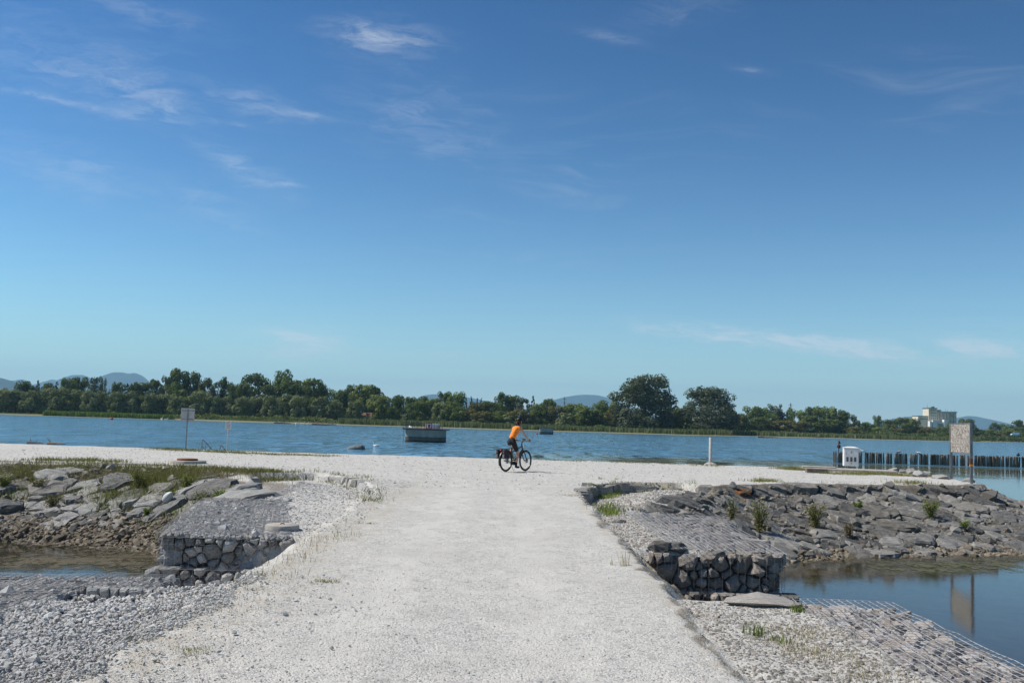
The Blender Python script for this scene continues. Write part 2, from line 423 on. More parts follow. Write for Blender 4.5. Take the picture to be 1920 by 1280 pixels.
def terrain(x, y):
    """height, soil and crust masks of the near land"""
    x = np.asarray(x, float); y = np.asarray(y, float)
    jx = fbm(x * 2.1, y * 2.1, 3) * 0.34 + fbm(x * 9, y * 9, 8, 3) * 0.10
    jy = fbm(x * 2.1, y * 2.1, 31) * 0.34 + fbm(x * 9, y * 9, 38, 3) * 0.10
    xs, ys = x + jx, y + jy
    bed = -2.35 + fbm(x * 0.5, y * 0.5, 5) * 0.5
    bed = np.where(y > 50, np.maximum(-6.0, -2.4 - (y - 50) * 0.15), bed)
    dB = sdist(CREST, xs, ys)
    d = np.maximum(dB, 0)
    lake = smooth01(y, 38, 44)
    right = smooth01(x, -1, 2)
    dWR = sdist(WATER_R, xs, ys); dWL = sdist(WATER_L, xs, ys)
    tR = d / (d + np.maximum(dWR, 0) + 1e-6); tL = d / (d + np.maximum(dWL, 0) + 1e-6)
    pr = -(0.26 * (1 - np.exp(-d / 0.22)) + 1.28 * tR) + np.minimum(dWR, 0) * 0.12
    pl = -1.52 * np.where(tL < 0.3, tL * 0.6, 0.18 + (tL - 0.3) * 0.82 / 0.7) + np.minimum(dWL, 0) * 0.12
    pk = -(0.32 * d)
    zB = np.where(lake > 0, pk * lake + (1 - lake) * (pr * right + pl * (1 - right)), pr * right + pl * (1 - right))
    # hollow behind the gabions, with its broken ledge
    dR = sdist(LEDGE_R, xs, ys); dL = sdist(LEDGE_L, xs, ys)
    dledge_r = np.abs(dR)
    zR = -0.32 + 0.20 * smooth01(-dR, 0.0, 2.2) + 0.10 * smooth01(x, 3.2, 5.3)
    zL = -0.20 + 0.11 * smooth01(-dL, 0.0, 2.2)
    zB = np.where(dR < 0, np.minimum(zB, np.maximum(zR, -0.34) * smooth01(-dR, 0.0, 0.10) + zB * (1 - smooth01(-dR, 0, 0.10))), zB)
    zB = np.where(dL < 0, np.minimum(zB, zL * smooth01(-dL, 0.0, 0.10) + zB * (1 - smooth01(-dL, 0, 0.10))), zB)
    z = np.maximum(bed, zB)
    dP = sdist(PATH, x + jx * 1.15, y + jy * 0.5); d = np.maximum(dP, 0)
    zp = -np.where(d < 0.08, 0.8 * d, 0.064 + (d - 0.08) * 0.85)
    zp = np.where(x < -1, -0.72 * d, zp)
    z = np.maximum(z, np.where((dR < 0) | (dL < 0), -9, zp))
    for poly, top, sl in ((FILL_R, -0.095, 1.1), (FILL_L, -0.075, 0.9), (SH_R, -0.085, 0.9), (SH_L, -0.06, 0.8)):
        dd = np.maximum(sdist(poly, xs, ys), 0)
        z = np.maximum(z, np.where(((dR < -0.3) & (y > 21)) | ((dL < -0.3) & (y > 21)) | ((top in (-0.095, -0.075)) & (y < 14.12)), -9, top - sl * dd))
    # wheel tracks and unevenness
    z = z + fbm(x * 1.3, y * 1.3, 61) * 0.045 + fbm(x * 7, y * 7, 67, 3) * 0.016
    dip = np.exp(-(((x + 3.65) / 0.5) ** 2 + ((y - 9.15) / 0.28) ** 2))
    z = z - 0.13 * dip
    soil = smooth01(dB + 0.5 * (x > 3.9), 0.2, 0.6) * (y < 40) * ((x < -5.0) | (x > 3.9)) * (np.minimum(sdist(SH_R, x, y), sdist(SH_L, x, y)) > 0.2) * (dP > 0.35)
    soil = soil + 0.55 * smooth01(-dB, -0.6, 0.3) * (1 - smooth01(-dB, 0.4, 1.6)) * (x < -5) * (y < 34)
    edge = 0.8 * np.exp(-((dP - 0.02) / 0.06) ** 2) * (x > 0) * (y < 19)
    ledg = np.exp(-((dR + 0.05) / 0.16) ** 2) * (y > 20) * (x < 5)
    pit = smooth01(dP, 0.15, 0.4) * (z < -0.16) * (y < 14.2) * (y > 9.3) * (x > 0)
    crust = np.clip(edge + ledg + pit + 0.30 * (sdist(SH_R, x, y) < 0) * smooth01(x, 1.7, 2.2), 0, 1)
    return z, np.clip(soil, 0, 1), crust


def axis(*segs):
    out = []
    for a, b, s in segs:
        n = max(1, int(round((b - a) / s))); out.append(np.linspace(a, b, n, endpoint=False))
    out.append(np.array([segs[-1][1]])); return np.concatenate(out)
gx = axis((-90, -24, 3.0), (-24, -8, 0.2), (-8, -5.2, 0.1), (-5.2, 4.4, 0.05), (4.4, 8, 0.1), (8, 19, 0.18), (19, 60, 2.0))
gy = axis((-9, 4, 0.5), (4, 12, 0.05), (12, 21, 0.075), (21, 34, 0.11), (34, 48, 0.22), (48, 72, 2.0))
XX, YY = np.meshgrid(gx, gy)
ZZ, SO, CU_ = terrain(XX, YY)
DB = sdist(CREST, XX, YY)
nx, ny = len(gx), len(gy)
gxl, gyl = gx.tolist(), gy.tolist()
import bisect
def lookup(G, x, y):
    i = min(max(bisect.bisect_right(gxl, x) - 1, 0), nx - 2); j = min(max(bisect.bisect_right(gyl, y) - 1, 0), ny - 2)
    fx = (x - gxl[i]) / (gxl[i + 1] - gxl[i]); fy = (y - gyl[j]) / (gyl[j + 1] - gyl[j])
    return float((G[j, i] * (1 - fx) + G[j, i + 1] * fx) * (1 - fy) + (G[j + 1, i] * (1 - fx) + G[j + 1, i + 1] * fx) * fy)
def H(x, y): return lookup(ZZ, x, y)
def Hv(x, y):
    x = np.asarray(x); y = np.asarray(y)
    i = np.clip(np.searchsorted(gx, x, 'right') - 1, 0, nx - 2); j = np.clip(np.searchsorted(gy, y, 'right') - 1, 0, ny - 2)
    fx = (x - gx[i]) / (gx[i + 1] - gx[i]); fy = (y - gy[j]) / (gy[j + 1] - gy[j])
    return (ZZ[j, i] * (1 - fx) + ZZ[j, i + 1] * fx) * (1 - fy) + (ZZ[j + 1, i] * (1 - fx) + ZZ[j + 1, i + 1] * fx) * fy
def hit(px, py):
    """where the sight line of a photograph pixel meets the near land"""
    d = CR * ((px - 960) / FPX) + CU * ((640 - py) / FPX) + CF
    y = 4.5
    while y < 60:
        p = CAM + d * (y / d.y)
        if H(p.x, p.y) >= p.z: return p
        y += 0.06
    return at(px, py, 0.0)
idx = np.arange(nx * ny).reshape(ny, nx)
fc = np.stack([idx[:-1, :-1], idx[:-1, 1:], idx[1:, 1:], idx[1:, :-1]], -1).reshape(-1, 4)
me = mesh_np('gravel_ground', np.stack([XX, YY, ZZ], -1).reshape(-1, 3), fc, True)
for nm, a in (('soil', SO), ('crust', CU_)):
    at_ = me.attributes.new(nm, 'FLOAT', 'POINT'); at_.data.foreach_set('value', a.ravel().astype(np.float32))
ground = add('gravel_ground', me, M_GROUND); tag(ground, 'pale crushed gravel path, beach and banks', kind='structure')

# ------------------------------------------------------------------ water
def mat_water():
    mt, t = material('lake_water')
    pos = t.n('ShaderNodeNewGeometry').outputs['Position']
    px, py, pz = t.sep(pos)
    wob = t.math('MULTIPLY', t.math('SUBTRACT', t.noise(t.comb(t.math('MULTIPLY', px, 0.02), t.math('MULTIPLY', py, 0.05), 0), 1.0, 4.0, 0.6), 0.5), 60.0)
    # sheltered zones: the basins (y < 45) and the weedy bay on the right out to the palisade
    bay = t.math('MULTIPLY', t.smooth(t.math('ADD', px, t.math('MULTIPLY', wob, 0.10)), -4.0, 5.0), t.math('SUBTRACT', 1.0, t.smooth(t.math('ADD', py, wob), 96, 114)))
    basin = t.math('SUBTRACT', 1.0, t.smooth(py, 40, 50))
    calm = t.math('MAXIMUM', bay, basin)
    def waves(sx, sy, sc_, det, rot=0.0):
        mpn = t.n('ShaderNodeMapping', None, Rotation=(0, 0, rot), Scale=(sx, sy, 1.0)); t.set(mpn.inputs[0], pos)
        return t.noise(mpn.outputs[0], sc_, det, 0.6, 0.3)
    hgt = t.math('ADD', t.math('MULTIPLY', waves(0.55, 1.0, 0.55, 5.0, 0.15), 1.0), t.math('MULTIPLY', waves(0.5, 1.0, 2.2, 3.0, -0.3), 0.24))
    hgt = t.math('ADD', hgt, t.math('MULTIPLY', waves(0.30, 0.075, 1.0, 5.0, 0.06), 2.6))
    strk = t.noise(t.comb(t.math('MULTIPLY', px, 0.16), t.math('MULTIPLY', py, 0.045), 0), 1.0, 7.0, 0.72, 0.4)
    strk = t.math('ADD', 0.12, t.math('MULTIPLY', t.smooth(strk, 0.34, 0.66), 1.5))
    gust = t.noise(t.comb(t.math('MULTIPLY', px, 0.012), t.math('MULTIPLY', py, 0.03), 0), 1.0, 4.0, 0.6)
    amp = t.math('MULTIPLY', t.math('SUBTRACT', 1.0, t.math('MULTIPLY', calm, 0.993)), t.math('ADD', 0.55, t.math('MULTIPLY', gust, 0.9)))
    small = waves(1.0, 1.6, 5.0, 3.0)
    hh = t.math('ADD', t.math('MULTIPLY', hgt, t.math('MULTIPLY', t.math('MULTIPLY', amp, strk), 0.07)), t.math('MULTIPLY', small, t.math('ADD', 0.0008, t.math('MULTIPLY', amp, 0.012))))
    nrm = t.bump(hh, 1.0, 1.0)
    # crests too fine for the height field: tilt of the wave faces towards and away from the wind
    rip = t.math('SUBTRACT', t.noise(t.comb(t.math('MULTIPLY', px, 0.85), t.math('MULTIPLY', py, 0.15), 0.0), 1.0, 3.0, 0.6, 0.2), 0.5)
    rip2 = t.math('SUBTRACT', t.noise(t.comb(t.math('MULTIPLY', px, 0.22), t.math('MULTIPLY', py, 0.05), 4.0), 1.0, 3.0, 0.6, 0.2), 0.5)
    tilt = t.math('MULTIPLY', t.math('ADD', t.math('MULTIPLY', rip, 0.85), t.math('MULTIPLY', rip2, 0.45)), t.math('SUBTRACT', 1.0, t.math('MULTIPLY', calm, 0.99)))
    nrm = t.vmath('NORMALIZE', t.vmath('ADD', nrm, t.comb(0.0, tilt, 0.0)))
    fr = t.n('ShaderNodeFresnel', None, IOR=1.333); t.set(fr.inputs['Normal'], nrm)
    gl = t.n('ShaderNodeBsdfGlossy', None, Roughness=0.06, Color=(0.93, 0.96, 1.0)); t.set(gl.inputs['Normal'], nrm)
    # body colour: green-blue lake, brown shallows; in the basins one looks through to the bed
    deep = t.n('ShaderNodeBsdfDiffuse'); t.set(deep.inputs['Color'], t.mix(calm, (0.085, 0.205, 0.30), (0.060, 0.055, 0.030)))
    tr = t.n('ShaderNodeBsdfTransparent', None, Color=(0.62, 0.56, 0.40))
    body = t.n('ShaderNodeMixShader'); t.set(body.inputs[0], t.math('MULTIPLY', basin, 0.55))
    t.t.links.new(deep.outputs[0], body.inputs[1]); t.t.links.new(tr.outputs[0], body.inputs[2])
    mx = t.n('ShaderNodeMixShader'); t.set(mx.inputs[0], fr.outputs[0])
    t.t.links.new(body.outputs[0], mx.inputs[1]); t.t.links.new(gl.outputs[0], mx.inputs[2])
    finish(t, mx.outputs[0])
    return mt
M_WATER = mat_water()
me = mesh_np('lake_water', [(-2500, -60, WL), (2500, -60, WL), (2500, 1600, WL), (-2500, 1600, WL)], [(0, 1, 2, 3)])
tag(add('lake_water', me, M_WATER), 'blue rippled lake water', kind='structure')
me = mesh_np('lake_bed', [(-12500, -3000, -7), (12500, -3000, -7), (12500, 19500, -7), (-12500, 19500, -7)], [(0, 1, 2, 3)])
mt, t = material('lake_mud'); finish(t, pbr(t, t.ramp(t.noise(None, 8.0), [(0.3, (0.05, 0.045, 0.03)), (0.7, (0.09, 0.08, 0.05))]), 0.95))
tag(add('ground', me, mt), 'dark mud of the lake floor', kind='structure')

# ------------------------------------------------------------------ far shore and mountains
SHORE = [(-2400, 700), (-600, 520), (-247, 500), (-150, 492), (0, 482), (90, 482), (125, 545), (185, 598), (240, 612), (330, 705), (420, 830), (800, 1050), (2400, 1500)]
def shore_y(x):
    return np.interp(x, [p[0] for p in SHORE], [p[1] for p in SHORE]) + fbm(np.asarray(x) * 0.03, np.asarray(x) * 0.0, 77) * 14
mt, t = material('far_bank')
pos = t.n('ShaderNodeNewGeometry').outputs['Position']
n1 = t.noise(t.vmath('MULTIPLY', pos, (0.02, 0.08, 0.02)), 1.0, 6.0, 0.6)
z_ = t.sep(pos)[2]
c = t.ramp(n1, [(0.3, (0.11, 0.12, 0.05)), (0.5, (0.20, 0.19, 0.10)), (0.7, (0.28, 0.25, 0.16))])
c = t.mix(t.smooth(z_, -1.25, -0.95), c, (0.06, 0.085, 0.025))
finish(t, pbr(t, c, 0.95, spec=0.1))
M_FAR = mt
fx = axis((-12500, -800, 650), (-800, 800, 12), (800, 12500, 650))
rows = [(-4, -1.75), (2, -1.46), (10, -1.40), (34, -1.34), (48, -1.05), (75, -0.85), (260, -0.6), (1500, 0.0), (18500, 6.0)]
V = []
for dy, z in rows:
    s = shore_y(fx)
    yy = s + dy + (fbm(fx * 0.05, fx * 0 + dy, 9) * 8 if dy < 60 else 0)
    V.append(np.stack([fx, yy, np.full_like(fx, z)], -1))
V = np.concatenate(V); n = len(fx)
ii = np.arange(len(V)).reshape(len(rows), n)
fc = np.stack([ii[:-1, :-1], ii[:-1, 1:], ii[1:, 1:], ii[1:, :-1]], -1).reshape(-1, 4)
tag(add('far_shore', mesh_np('far_shore', V, fc, True), M_FAR), 'muddy green far shore of the lake', kind='structure')

mt, t = material('wooded_mountain')
n1 = t.noise(t.n('ShaderNodeNewGeometry').outputs['Position'], 0.002, 8.0, 0.65)
finish(t, pbr(t, t.ramp(n1, [(0.35, (0.010, 0.024, 0.020)), (0.65, (0.024, 0.042, 0.034))]), 0.95, spec=0.1))
M_MOUNT = mt
def mountain(label, prof, dist, depth, seed):
    """prof: list of (px, py) of the skyline in the photograph; the ridge stands dist metres away with flanks to both sides"""
    P = []
    for px, py in prof:
        q = at_y(px, py, dist); P.append((q.x, q.z))
    xs = np.linspace(P[0][0], P[-1][0], 90)
    hs = np.interp(xs, [p[0] for p in P], [p[1] for p in P])
    ker = np.array([1, 2, 3, 2, 1]) / 9.0
    hs = np.convolve(np.pad(hs, 2, 'edge'), ker, 'valid')
    rng = 24
    ys = np.linspace(-1, 1, rng * 2 + 1)
    V = []
    for s in ys:
        k = (1 - abs(s)) ** 0.85
        rough = fbm(xs / 520.0 + seed, np.full_like(xs, s * 5.0), seed) * (0.34 * (1 - k) + 0.0)
        V.append(np.stack([xs * (1 + 0.04 * abs(s)), dist + s * depth + np.zeros_like(xs), np.maximum(hs, 1) * np.clip(k * (1 + rough * 1.2), 0, 1) - 4 * (1 - k)], -1))
    V = np.concatenate(V); n = len(xs)
    ii = np.arange(len(V)).reshape(len(ys), n)
    fc = np.stack([ii[:-1, :-1], ii[:-1, 1:], ii[1:, 1:], ii[1:, :-1]], -1).reshape(-1, 4)
    o = add('mountain', mesh_np('mountain', V, fc, True), M_MOUNT); tag(o, label, kind='structure')
mountain('wooded hill cut off by the left edge, darker than the peaks', [(-60, 700), (-20, 704), (5, 709), (22, 714), (45, 724), (70, 742), (95, 770)], 8400, 1400, 3)
mountain('blue rounded mountain with the broad flat twin top on the left', [(170, 766), (190, 712), (200, 703), (211, 697.5), (232, 698), (240, 700.5), (252, 698.5), (262, 702), (270, 706), (283, 718), (310, 745), (335, 774)], 13000, 1800, 5)
mountain('pair of lower blue peaks left of the twin-topped mountain', [(-80, 704), (-40, 700), (0, 708), (22, 714), (43, 710), (54, 716), (70, 727), (84, 716), (96, 710), (110, 714), (120, 708), (134, 702.5), (156, 702.5), (172, 709), (190, 722), (240, 772)], 14000, 1600, 8)
mountain('low blue ridge behind the middle of the wood', [(700, 786), (740, 766), (775, 750), (790, 742), (806, 739), (822, 738.5), (850, 742), (880, 745), (905, 750), (935, 757), (990, 790)], 14000, 1800, 11)
mountain('smooth blue dome of a mountain left of the biggest tree', [(940, 792), (1000, 765), (1030, 752), (1055, 745), (1080, 740.5), (1100, 739.5), (1120, 740.5), (1140, 745), (1155, 751), (1180, 764), (1240, 800)], 14400, 1800, 14)
mountain('faint blue ridge behind the grain silo', [(1600, 815), (1650, 792), (1675, 784), (1700, 780.5), (1718, 781), (1740, 786), (1770, 788), (1795, 783), (1815, 779), (1835, 781), (1855, 786), (1875, 797), (1920, 815)], 14400, 1800, 17)
mountain('faint low hills along the horizon at the far right', [(1780, 818), (1840, 806), (1900, 802), (1960, 800), (2040, 806), (2100, 824)], 10000, 1400, 19)
mountain('thin blue hill line behind the wood left of the concrete platform', [(520, 782), (580, 752), (610, 738), (640, 734), (700, 738), (760, 752), (830, 782)], 15000, 1800, 21)
# ------------------------------------------------------------------ stones: cells packed like masonry
def power_cells(seeds, margin=1.9):
    """seeds: list of (x, y, r). Returns one convex polygon per seed (weighted Voronoi)"""
    P = np.array(seeds); out = []
    for i, (x, y, r) in enumerate(seeds):
        R = r * margin
        poly = [(x + R * math.cos(a) , y + R * math.sin(a)) for a in np.linspace(0, 2 * math.pi, 9)[:-1] + (i * 0.7)]
        d2 = (P[:, 0] - x) ** 2 + (P[:, 1] - y) ** 2
        for j in np.argsort(d2)[1:16]:
            qx, qy, qr = P[j]; dx, dy = qx - x, qy - y; L2 = dx * dx + dy * dy
            if L2 > (R + qr * margin) ** 2 * 1.2 or L2 == 0: continue
            tt = 0.5 * (1 + (r * r - qr * qr) / L2); tt = min(max(tt, 0.2), 0.8)
            mx_, my_ = x + dx * tt, y + dy * tt
            new = []; n = len(poly)
            for k in range(n):
                a = poly[k]; b = poly[(k + 1) % n]
                sa = (a[0] - mx_) * dx + (a[1] - my_) * dy; sb = (b[0] - mx_) * dx + (b[1] - my_) * dy
                if sa <= 0: new.append(a)
                if sa * sb < 0:
                    f = sa / (sa - sb); new.append((a[0] + (b[0] - a[0]) * f, a[1] + (b[1] - a[1]) * f))
            poly = new
            if len(poly) < 3: break
        out.append(poly if len(poly) >= 3 else None)
    return out

def darts(rng, inside, bounds, radii, tries=9000, pack=0.86):
    """dart throwing, big stones first"""
    S = []; x0, x1, y0, y1 = bounds; grid = {}
    cs = max(r for r, n in radii) * 2.5
    for r, n in radii:
        got = 0
        for _ in range(tries):
            if got >= n: break
            x = rng.uniform(x0, x1); y = rng.uniform(y0, y1)
            rr = r * rng.uniform(0.8, 1.2)
            ci, cj = int(x // cs), int(y // cs); ok = True
            for di in (-1, 0, 1):
                for dj in (-1, 0, 1):
                    for (a, b, c) in grid.get((ci + di, cj + dj), ()):
                        q = (c + rr) * pack
                        if (a - x) ** 2 + (b - y) ** 2 < q * q: ok = False; break
                    if not ok: break
                if not ok: break
            if not ok or not inside(x, y): continue
            S.append((x, y, rr)); grid.setdefault((ci, cj), []).append((x, y, rr)); got += 1
    return S

def stone_mesh(poly, mapf, h, depth, rng, tilt=0.25, gap=0.94, rounded=False, rough=0.05):
    """one stone standing on the cell polygon; mapf(u, v, height) -> world. Returns mesh centred on its own origin"""
    cxy = np.mean(np.array(poly), 0); pts = []
    n = len(poly)
    for k in range(n):
        a = np.array(poly[k]); b = np.array(poly[(k + 1) % n]); L = np.linalg.norm(b - a)
        if L < 1e-6: continue
        pts.append(a)
        if L > 0.35 * np.sqrt(abs(np.linalg.norm(a - cxy) * 2)) * 0.5:
            nv = np.array([-(b - a)[1], (b - a)[0]]) / L
            pts.append(a + (b - a) * rng.uniform(0.35, 0.65) + nv * L * rng.uniform(-0.10, 0.10))
    if len(pts) < 3: return None, None
    pts = [cxy + (p - cxy) * gap * rng.uniform(0.95, 1.0) for p in pts]; n = len(pts)
    size = np.mean([np.linalg.norm(p - cxy) for p in pts])
    tx, ty = rng.uniform(-tilt, tilt), rng.uniform(-tilt, tilt)
    prof = [(1.0, -depth, 0), (0.99, 0.12 * h, 0.3), (0.87, 0.62 * h, 0.7), (0.58, 0.93 * h, 1.0)] if rounded else \
           [(1.0, -depth, 0), (1.0, 0.62 * h, 0.7), (0.90, 0.94 * h, 0.95), (0.52, 1.03 * h, 1.0)]
    V = []
    for s, hh, tw in prof:
        for p in pts:
            q = cxy + (p - cxy) * (s * (1 + rng.uniform(-rough, rough) * (1 if tw else 0.4)))
            z = hh + (tx * (q[0] - cxy[0]) + ty * (q[1] - cxy[1])) * tw + rng.uniform(-1, 1) * rough * 0.8 * size * tw
            V.append(Vector(mapf(q[0], q[1], z)))
    V.append(Vector(mapf(cxy[0], cxy[1], h * (1.04 + rng.uniform(-.08, .08)))))
    o = Vector(mapf(cxy[0], cxy[1], 0))
    F = []
    for i in range(len(prof) - 1):
        for k in range(n):
            k2 = (k + 1) % n
            F.append((i * n + k, i * n + k2, (i + 1) * n + k2, (i + 1) * n + k))
    for k in range(n):
        F.append(((len(prof) - 1) * n + k, (len(prof) - 1) * n + (k + 1) % n, len(V) - 1))
    return mesh_np('stone', [v - o for v in V], F), o

def mat_rock(name, dark, mid, light, warm, bump=0.02, scale=1.0, rust=0.0):
    mt, t = material(name)
    pos = t.n('ShaderNodeTexCoord').outputs['Object']
    rnd = t.n('ShaderNodeObjectInfo').outputs['Random']
    p = t.vmath('ADD', t.vmath('SCALE', pos, scale=scale), t.comb(t.math('MULTIPLY', rnd, 37.0), t.math('MULTIPLY', rnd, 91.0), t.math('MULTIPLY', rnd, 53.0)))
    mp = t.n('ShaderNodeMapping', None, Rotation=(0.5, 0.35, 0.8), Scale=(1.0, 4.5, 2.0)); t.set(mp.inputs[0], p)
    strata = t.noise(mp.outputs[0], 3.2, 8.0, 0.68, 0.6)
    grain = t.noise(p, 26.0, 6.0, 0.7)
    f = t.math('ADD', t.math('MULTIPLY', strata, 0.62), t.math('MULTIPLY', grain, 0.38))
    f = t.math('ADD', f, t.math('MULTIPLY', t.math('SUBTRACT', rnd, 0.5), 0.30))
    col = t.ramp(f, [(0.30, dark), (0.50, mid), (0.72, light)])
    hue = t.math('FRACT', t.math('MULTIPLY', rnd, 7.31))
    col = t.mix(t.math('MULTIPLY', t.smooth(hue, 0.5, 1.0), 0.55), col, t.mix(0.5, col, warm))
    dusty = t.math('MULTIPLY', t.smooth(t.noise(p, 5.0, 6.0, 0.65), 0.52, 0.72), 0.5)
    col = t.mix(dusty, col, warm)
    # thin pale quartz veins on some of the stones
    vein = t.math('ABSOLUTE', t.math('SUBTRACT', t.noise(t.vmath('MULTIPLY', p, (1.0, 2.2, 1.0)), 1.7, 2.0, 0.45, 0.6), 0.5))
    vm = t.math('MULTIPLY', t.math('SUBTRACT', 1.0, t.smooth(vein, 0.004, 0.012)), t.smooth(t.math('FRACT', t.math('MULTIPLY', rnd, 3.7)), 0.72, 0.8))
    col = t.mix(t.math('MULTIPLY', vm, 0.6), col, (0.45, 0.44, 0.42))
    if rust:
        col = t.mix(t.math('MULTIPLY', t.smooth(t.noise(p, 2.6, 5.0, 0.6), 0.42, 0.6), rust), col, (0.30, 0.12, 0.03))
    hgt = t.math('ADD', t.math('MULTIPLY', strata, 1.0), t.math('MULTIPLY', grain, 0.45))
    finish(t, pbr(t, col, 0.82, t.bump(hgt, 0.9, bump / 1.0), spec=0.3))
    return mt
M_ROCK_R = mat_rock('dark_slate_rock', (0.050, 0.049, 0.046), (0.145, 0.142, 0.133), (0.315, 0.306, 0.282), (0.27, 0.238, 0.185), 0.05)
M_ROCK_L = mat_rock('grey_slate_rock', (0.075, 0.075, 0.073), (0.20, 0.198, 0.188), (0.38, 0.372, 0.345), (0.33, 0.285, 0.22), 0.05)
M_ROCK_RUST = mat_rock('rusty_rock', (0.04, 0.035, 0.03), (0.10, 0.085, 0.07), (0.17, 0.15, 0.12), (0.2, 0.13, 0.07), 0.05, rust=0.85)
M_ROCK_PALE = mat_rock('pale_limestone', (0.13, 0.128, 0.122), (0.30, 0.295, 0.28), (0.50, 0.49, 0.46), (0.34, 0.30, 0.25), 0.02, 2.5)
M_GAB_L = mat_rock('gabion_limestone', (0.10, 0.10, 0.099), (0.29, 0.287, 0.28), (0.52, 0.51, 0.49), (0.38, 0.35, 0.30), 0.02, 3.0)
M_GAB_R = mat_rock('gabion_brown_stone', (0.10, 0.092, 0.083), (0.26, 0.24, 0.215), (0.47, 0.44, 0.40), (0.34, 0.255, 0.175), 0.02, 3.0)
M_GAB_T = mat_rock('gabion_gravel', (0.17, 0.17, 0.168), (0.36, 0.358, 0.35), (0.60, 0.59, 0.57), (0.42, 0.39, 0.34), 0.01, 10.0)
M_RUBBLE = mat_rock('bank_rubble', (0.07, 0.064, 0.055), (0.18, 0.168, 0.148), (0.36, 0.345, 0.31), (0.29, 0.245, 0.18), 0.01, 6.0)
M_GREYG = mat_rock('grey_gravel', (0.22, 0.215, 0.205), (0.42, 0.41, 0.395), (0.64, 0.625, 0.60), (0.44, 0.40, 0.34), 0.01, 12.0)
M_MATT = mat_rock('mattress_stone', (0.17, 0.155, 0.14), (0.40, 0.375, 0.345), (0.64, 0.61, 0.57), (0.46, 0.36, 0.27), 0.02, 4.0)
M_COARSE = mat_rock('coarse_limestone', (0.42, 0.41, 0.39), (0.66, 0.65, 0.62), (0.84, 0.83, 0.80), (0.60, 0.54, 0.45), 0.01, 12.0)
M_MIX = mat_rock('mixed_gravel', (0.20, 0.18, 0.15), (0.40, 0.375, 0.335), (0.62, 0.60, 0.56), (0.40, 0.33, 0.24), 0.01, 12.0)
M_GRAV = mat_rock('crushed_gravel', (0.27, 0.265, 0.25), (0.56, 0.55, 0.525), (0.80, 0.79, 0.755), (0.56, 0.51, 0.43), 0.01, 12.0)
M_PEBBLE = mat_rock('brown_shore_pebbles', (0.065, 0.054, 0.04), (0.175, 0.145, 0.105), (0.32, 0.275, 0.205), (0.25, 0.19, 0.115), 0.01, 8.0)

def stone_bank(label, seeds, mat, seed, hmin, hmax, special=None):
    rng = random.Random(seed)
    cells = power_cells(seeds)
    xs = [s[0] for s in seeds]; ys = [s[1] for s in seeds]
    root = empty('stone_bank', (float(np.mean(xs)), float(np.mean(ys)), WL))
    tag(root, label, 'stone bank')
    off = root.location
    for (x, y, r), poly in zip(seeds, cells):
        if poly is None: continue
        hx = (H(x + 0.6, y) - H(x - 0.6, y)) / 1.2; hy = (H(x, y + 0.6) - H(x, y - 0.6)) / 1.2
        hx = max(-0.45, min(0.45, hx)); hy = max(-0.45, min(0.45, hy))
        nrm = Vector((-hx, -hy, 1)).normalized(); z0 = H(x, y)
        zcap = 0.0 - 0.05 * (crest_d(x, y) > 0.3)
        def mapf(u, v, h):
            return (u + nrm.x * h, v + nrm.y * h, min(z0 + hx * (u - x) + hy * (v - y) + nrm.z * h, zcap + 0.05 * h))
        h = rng.uniform(hmin, hmax) * (0.6 + 0.8 * r) * min(1.0, 0.35 + 0.5 * max(0.0, crest_d(x, y)))
        me, o = stone_mesh(poly, mapf, h, 0.35, rng, tilt=0.16, gap=0.975, rough=0.08)
        if me is None: continue
        mm = mat
        if special:
            for (sx, sy, smat) in special:
                if math.hypot(x - sx, y - sy) < 0.45: mm = smat
        add('stone', me, mm, root, o - off)
    return root

def crest_d(x, y):
    return lookup(DB, x, y)
DWR = sdist(WATER_R, XX, YY); DWL = sdist(WATER_L, XX, YY)
rng = random.Random(11)
def in_right(x, y):
    d = crest_d(x, y)
    if y > 36.5 or x < 3.2 or d < -0.05: return False
    if y < 20.4 and x < 4.25: return False
    if y < 18.2: return False
    return lookup(DWR, x, y) > 0.12
SEEDS_R = darts(rng, in_right, (3.2, 20.5, 18.0, 37), [(0.50, 24), (0.35, 64), (0.24, 106), (0.16, 106)])
rust = hit(1400, 930)
bank_r = stone_bank('dark grey riprap bank rising from the pond on the right', SEEDS_R, M_ROCK_R, 5, 0.0, 0.17, [(rust.x, rust.y, M_ROCK_RUST)])
rng = random.Random(23)
def in_left(x, y):
    d = crest_d(x, y)
    if x > -5.1 or y < 18.6: return False
    if x > -5.9 and y < 20.6: return False
    lo = 2.3 if x < -8.2 else 0.35
    lo += 0.45 * math.sin(x * 1.7 + 0.6) + 0.3 * math.sin(x * 3.9 + y)
    return lo < d and lookup(DWL, x, y) > 1.25
SEEDS_L = darts(rng, in_left, (-19, -5, 18, 31), [(0.46, 18), (0.32, 46), (0.22, 80), (0.14, 80)], pack=1.02)
bank_l = stone_bank('lighter grey stone bank with weeds rising from the pond on the left', SEEDS_L, M_ROCK_L, 7, -0.01, 0.20)

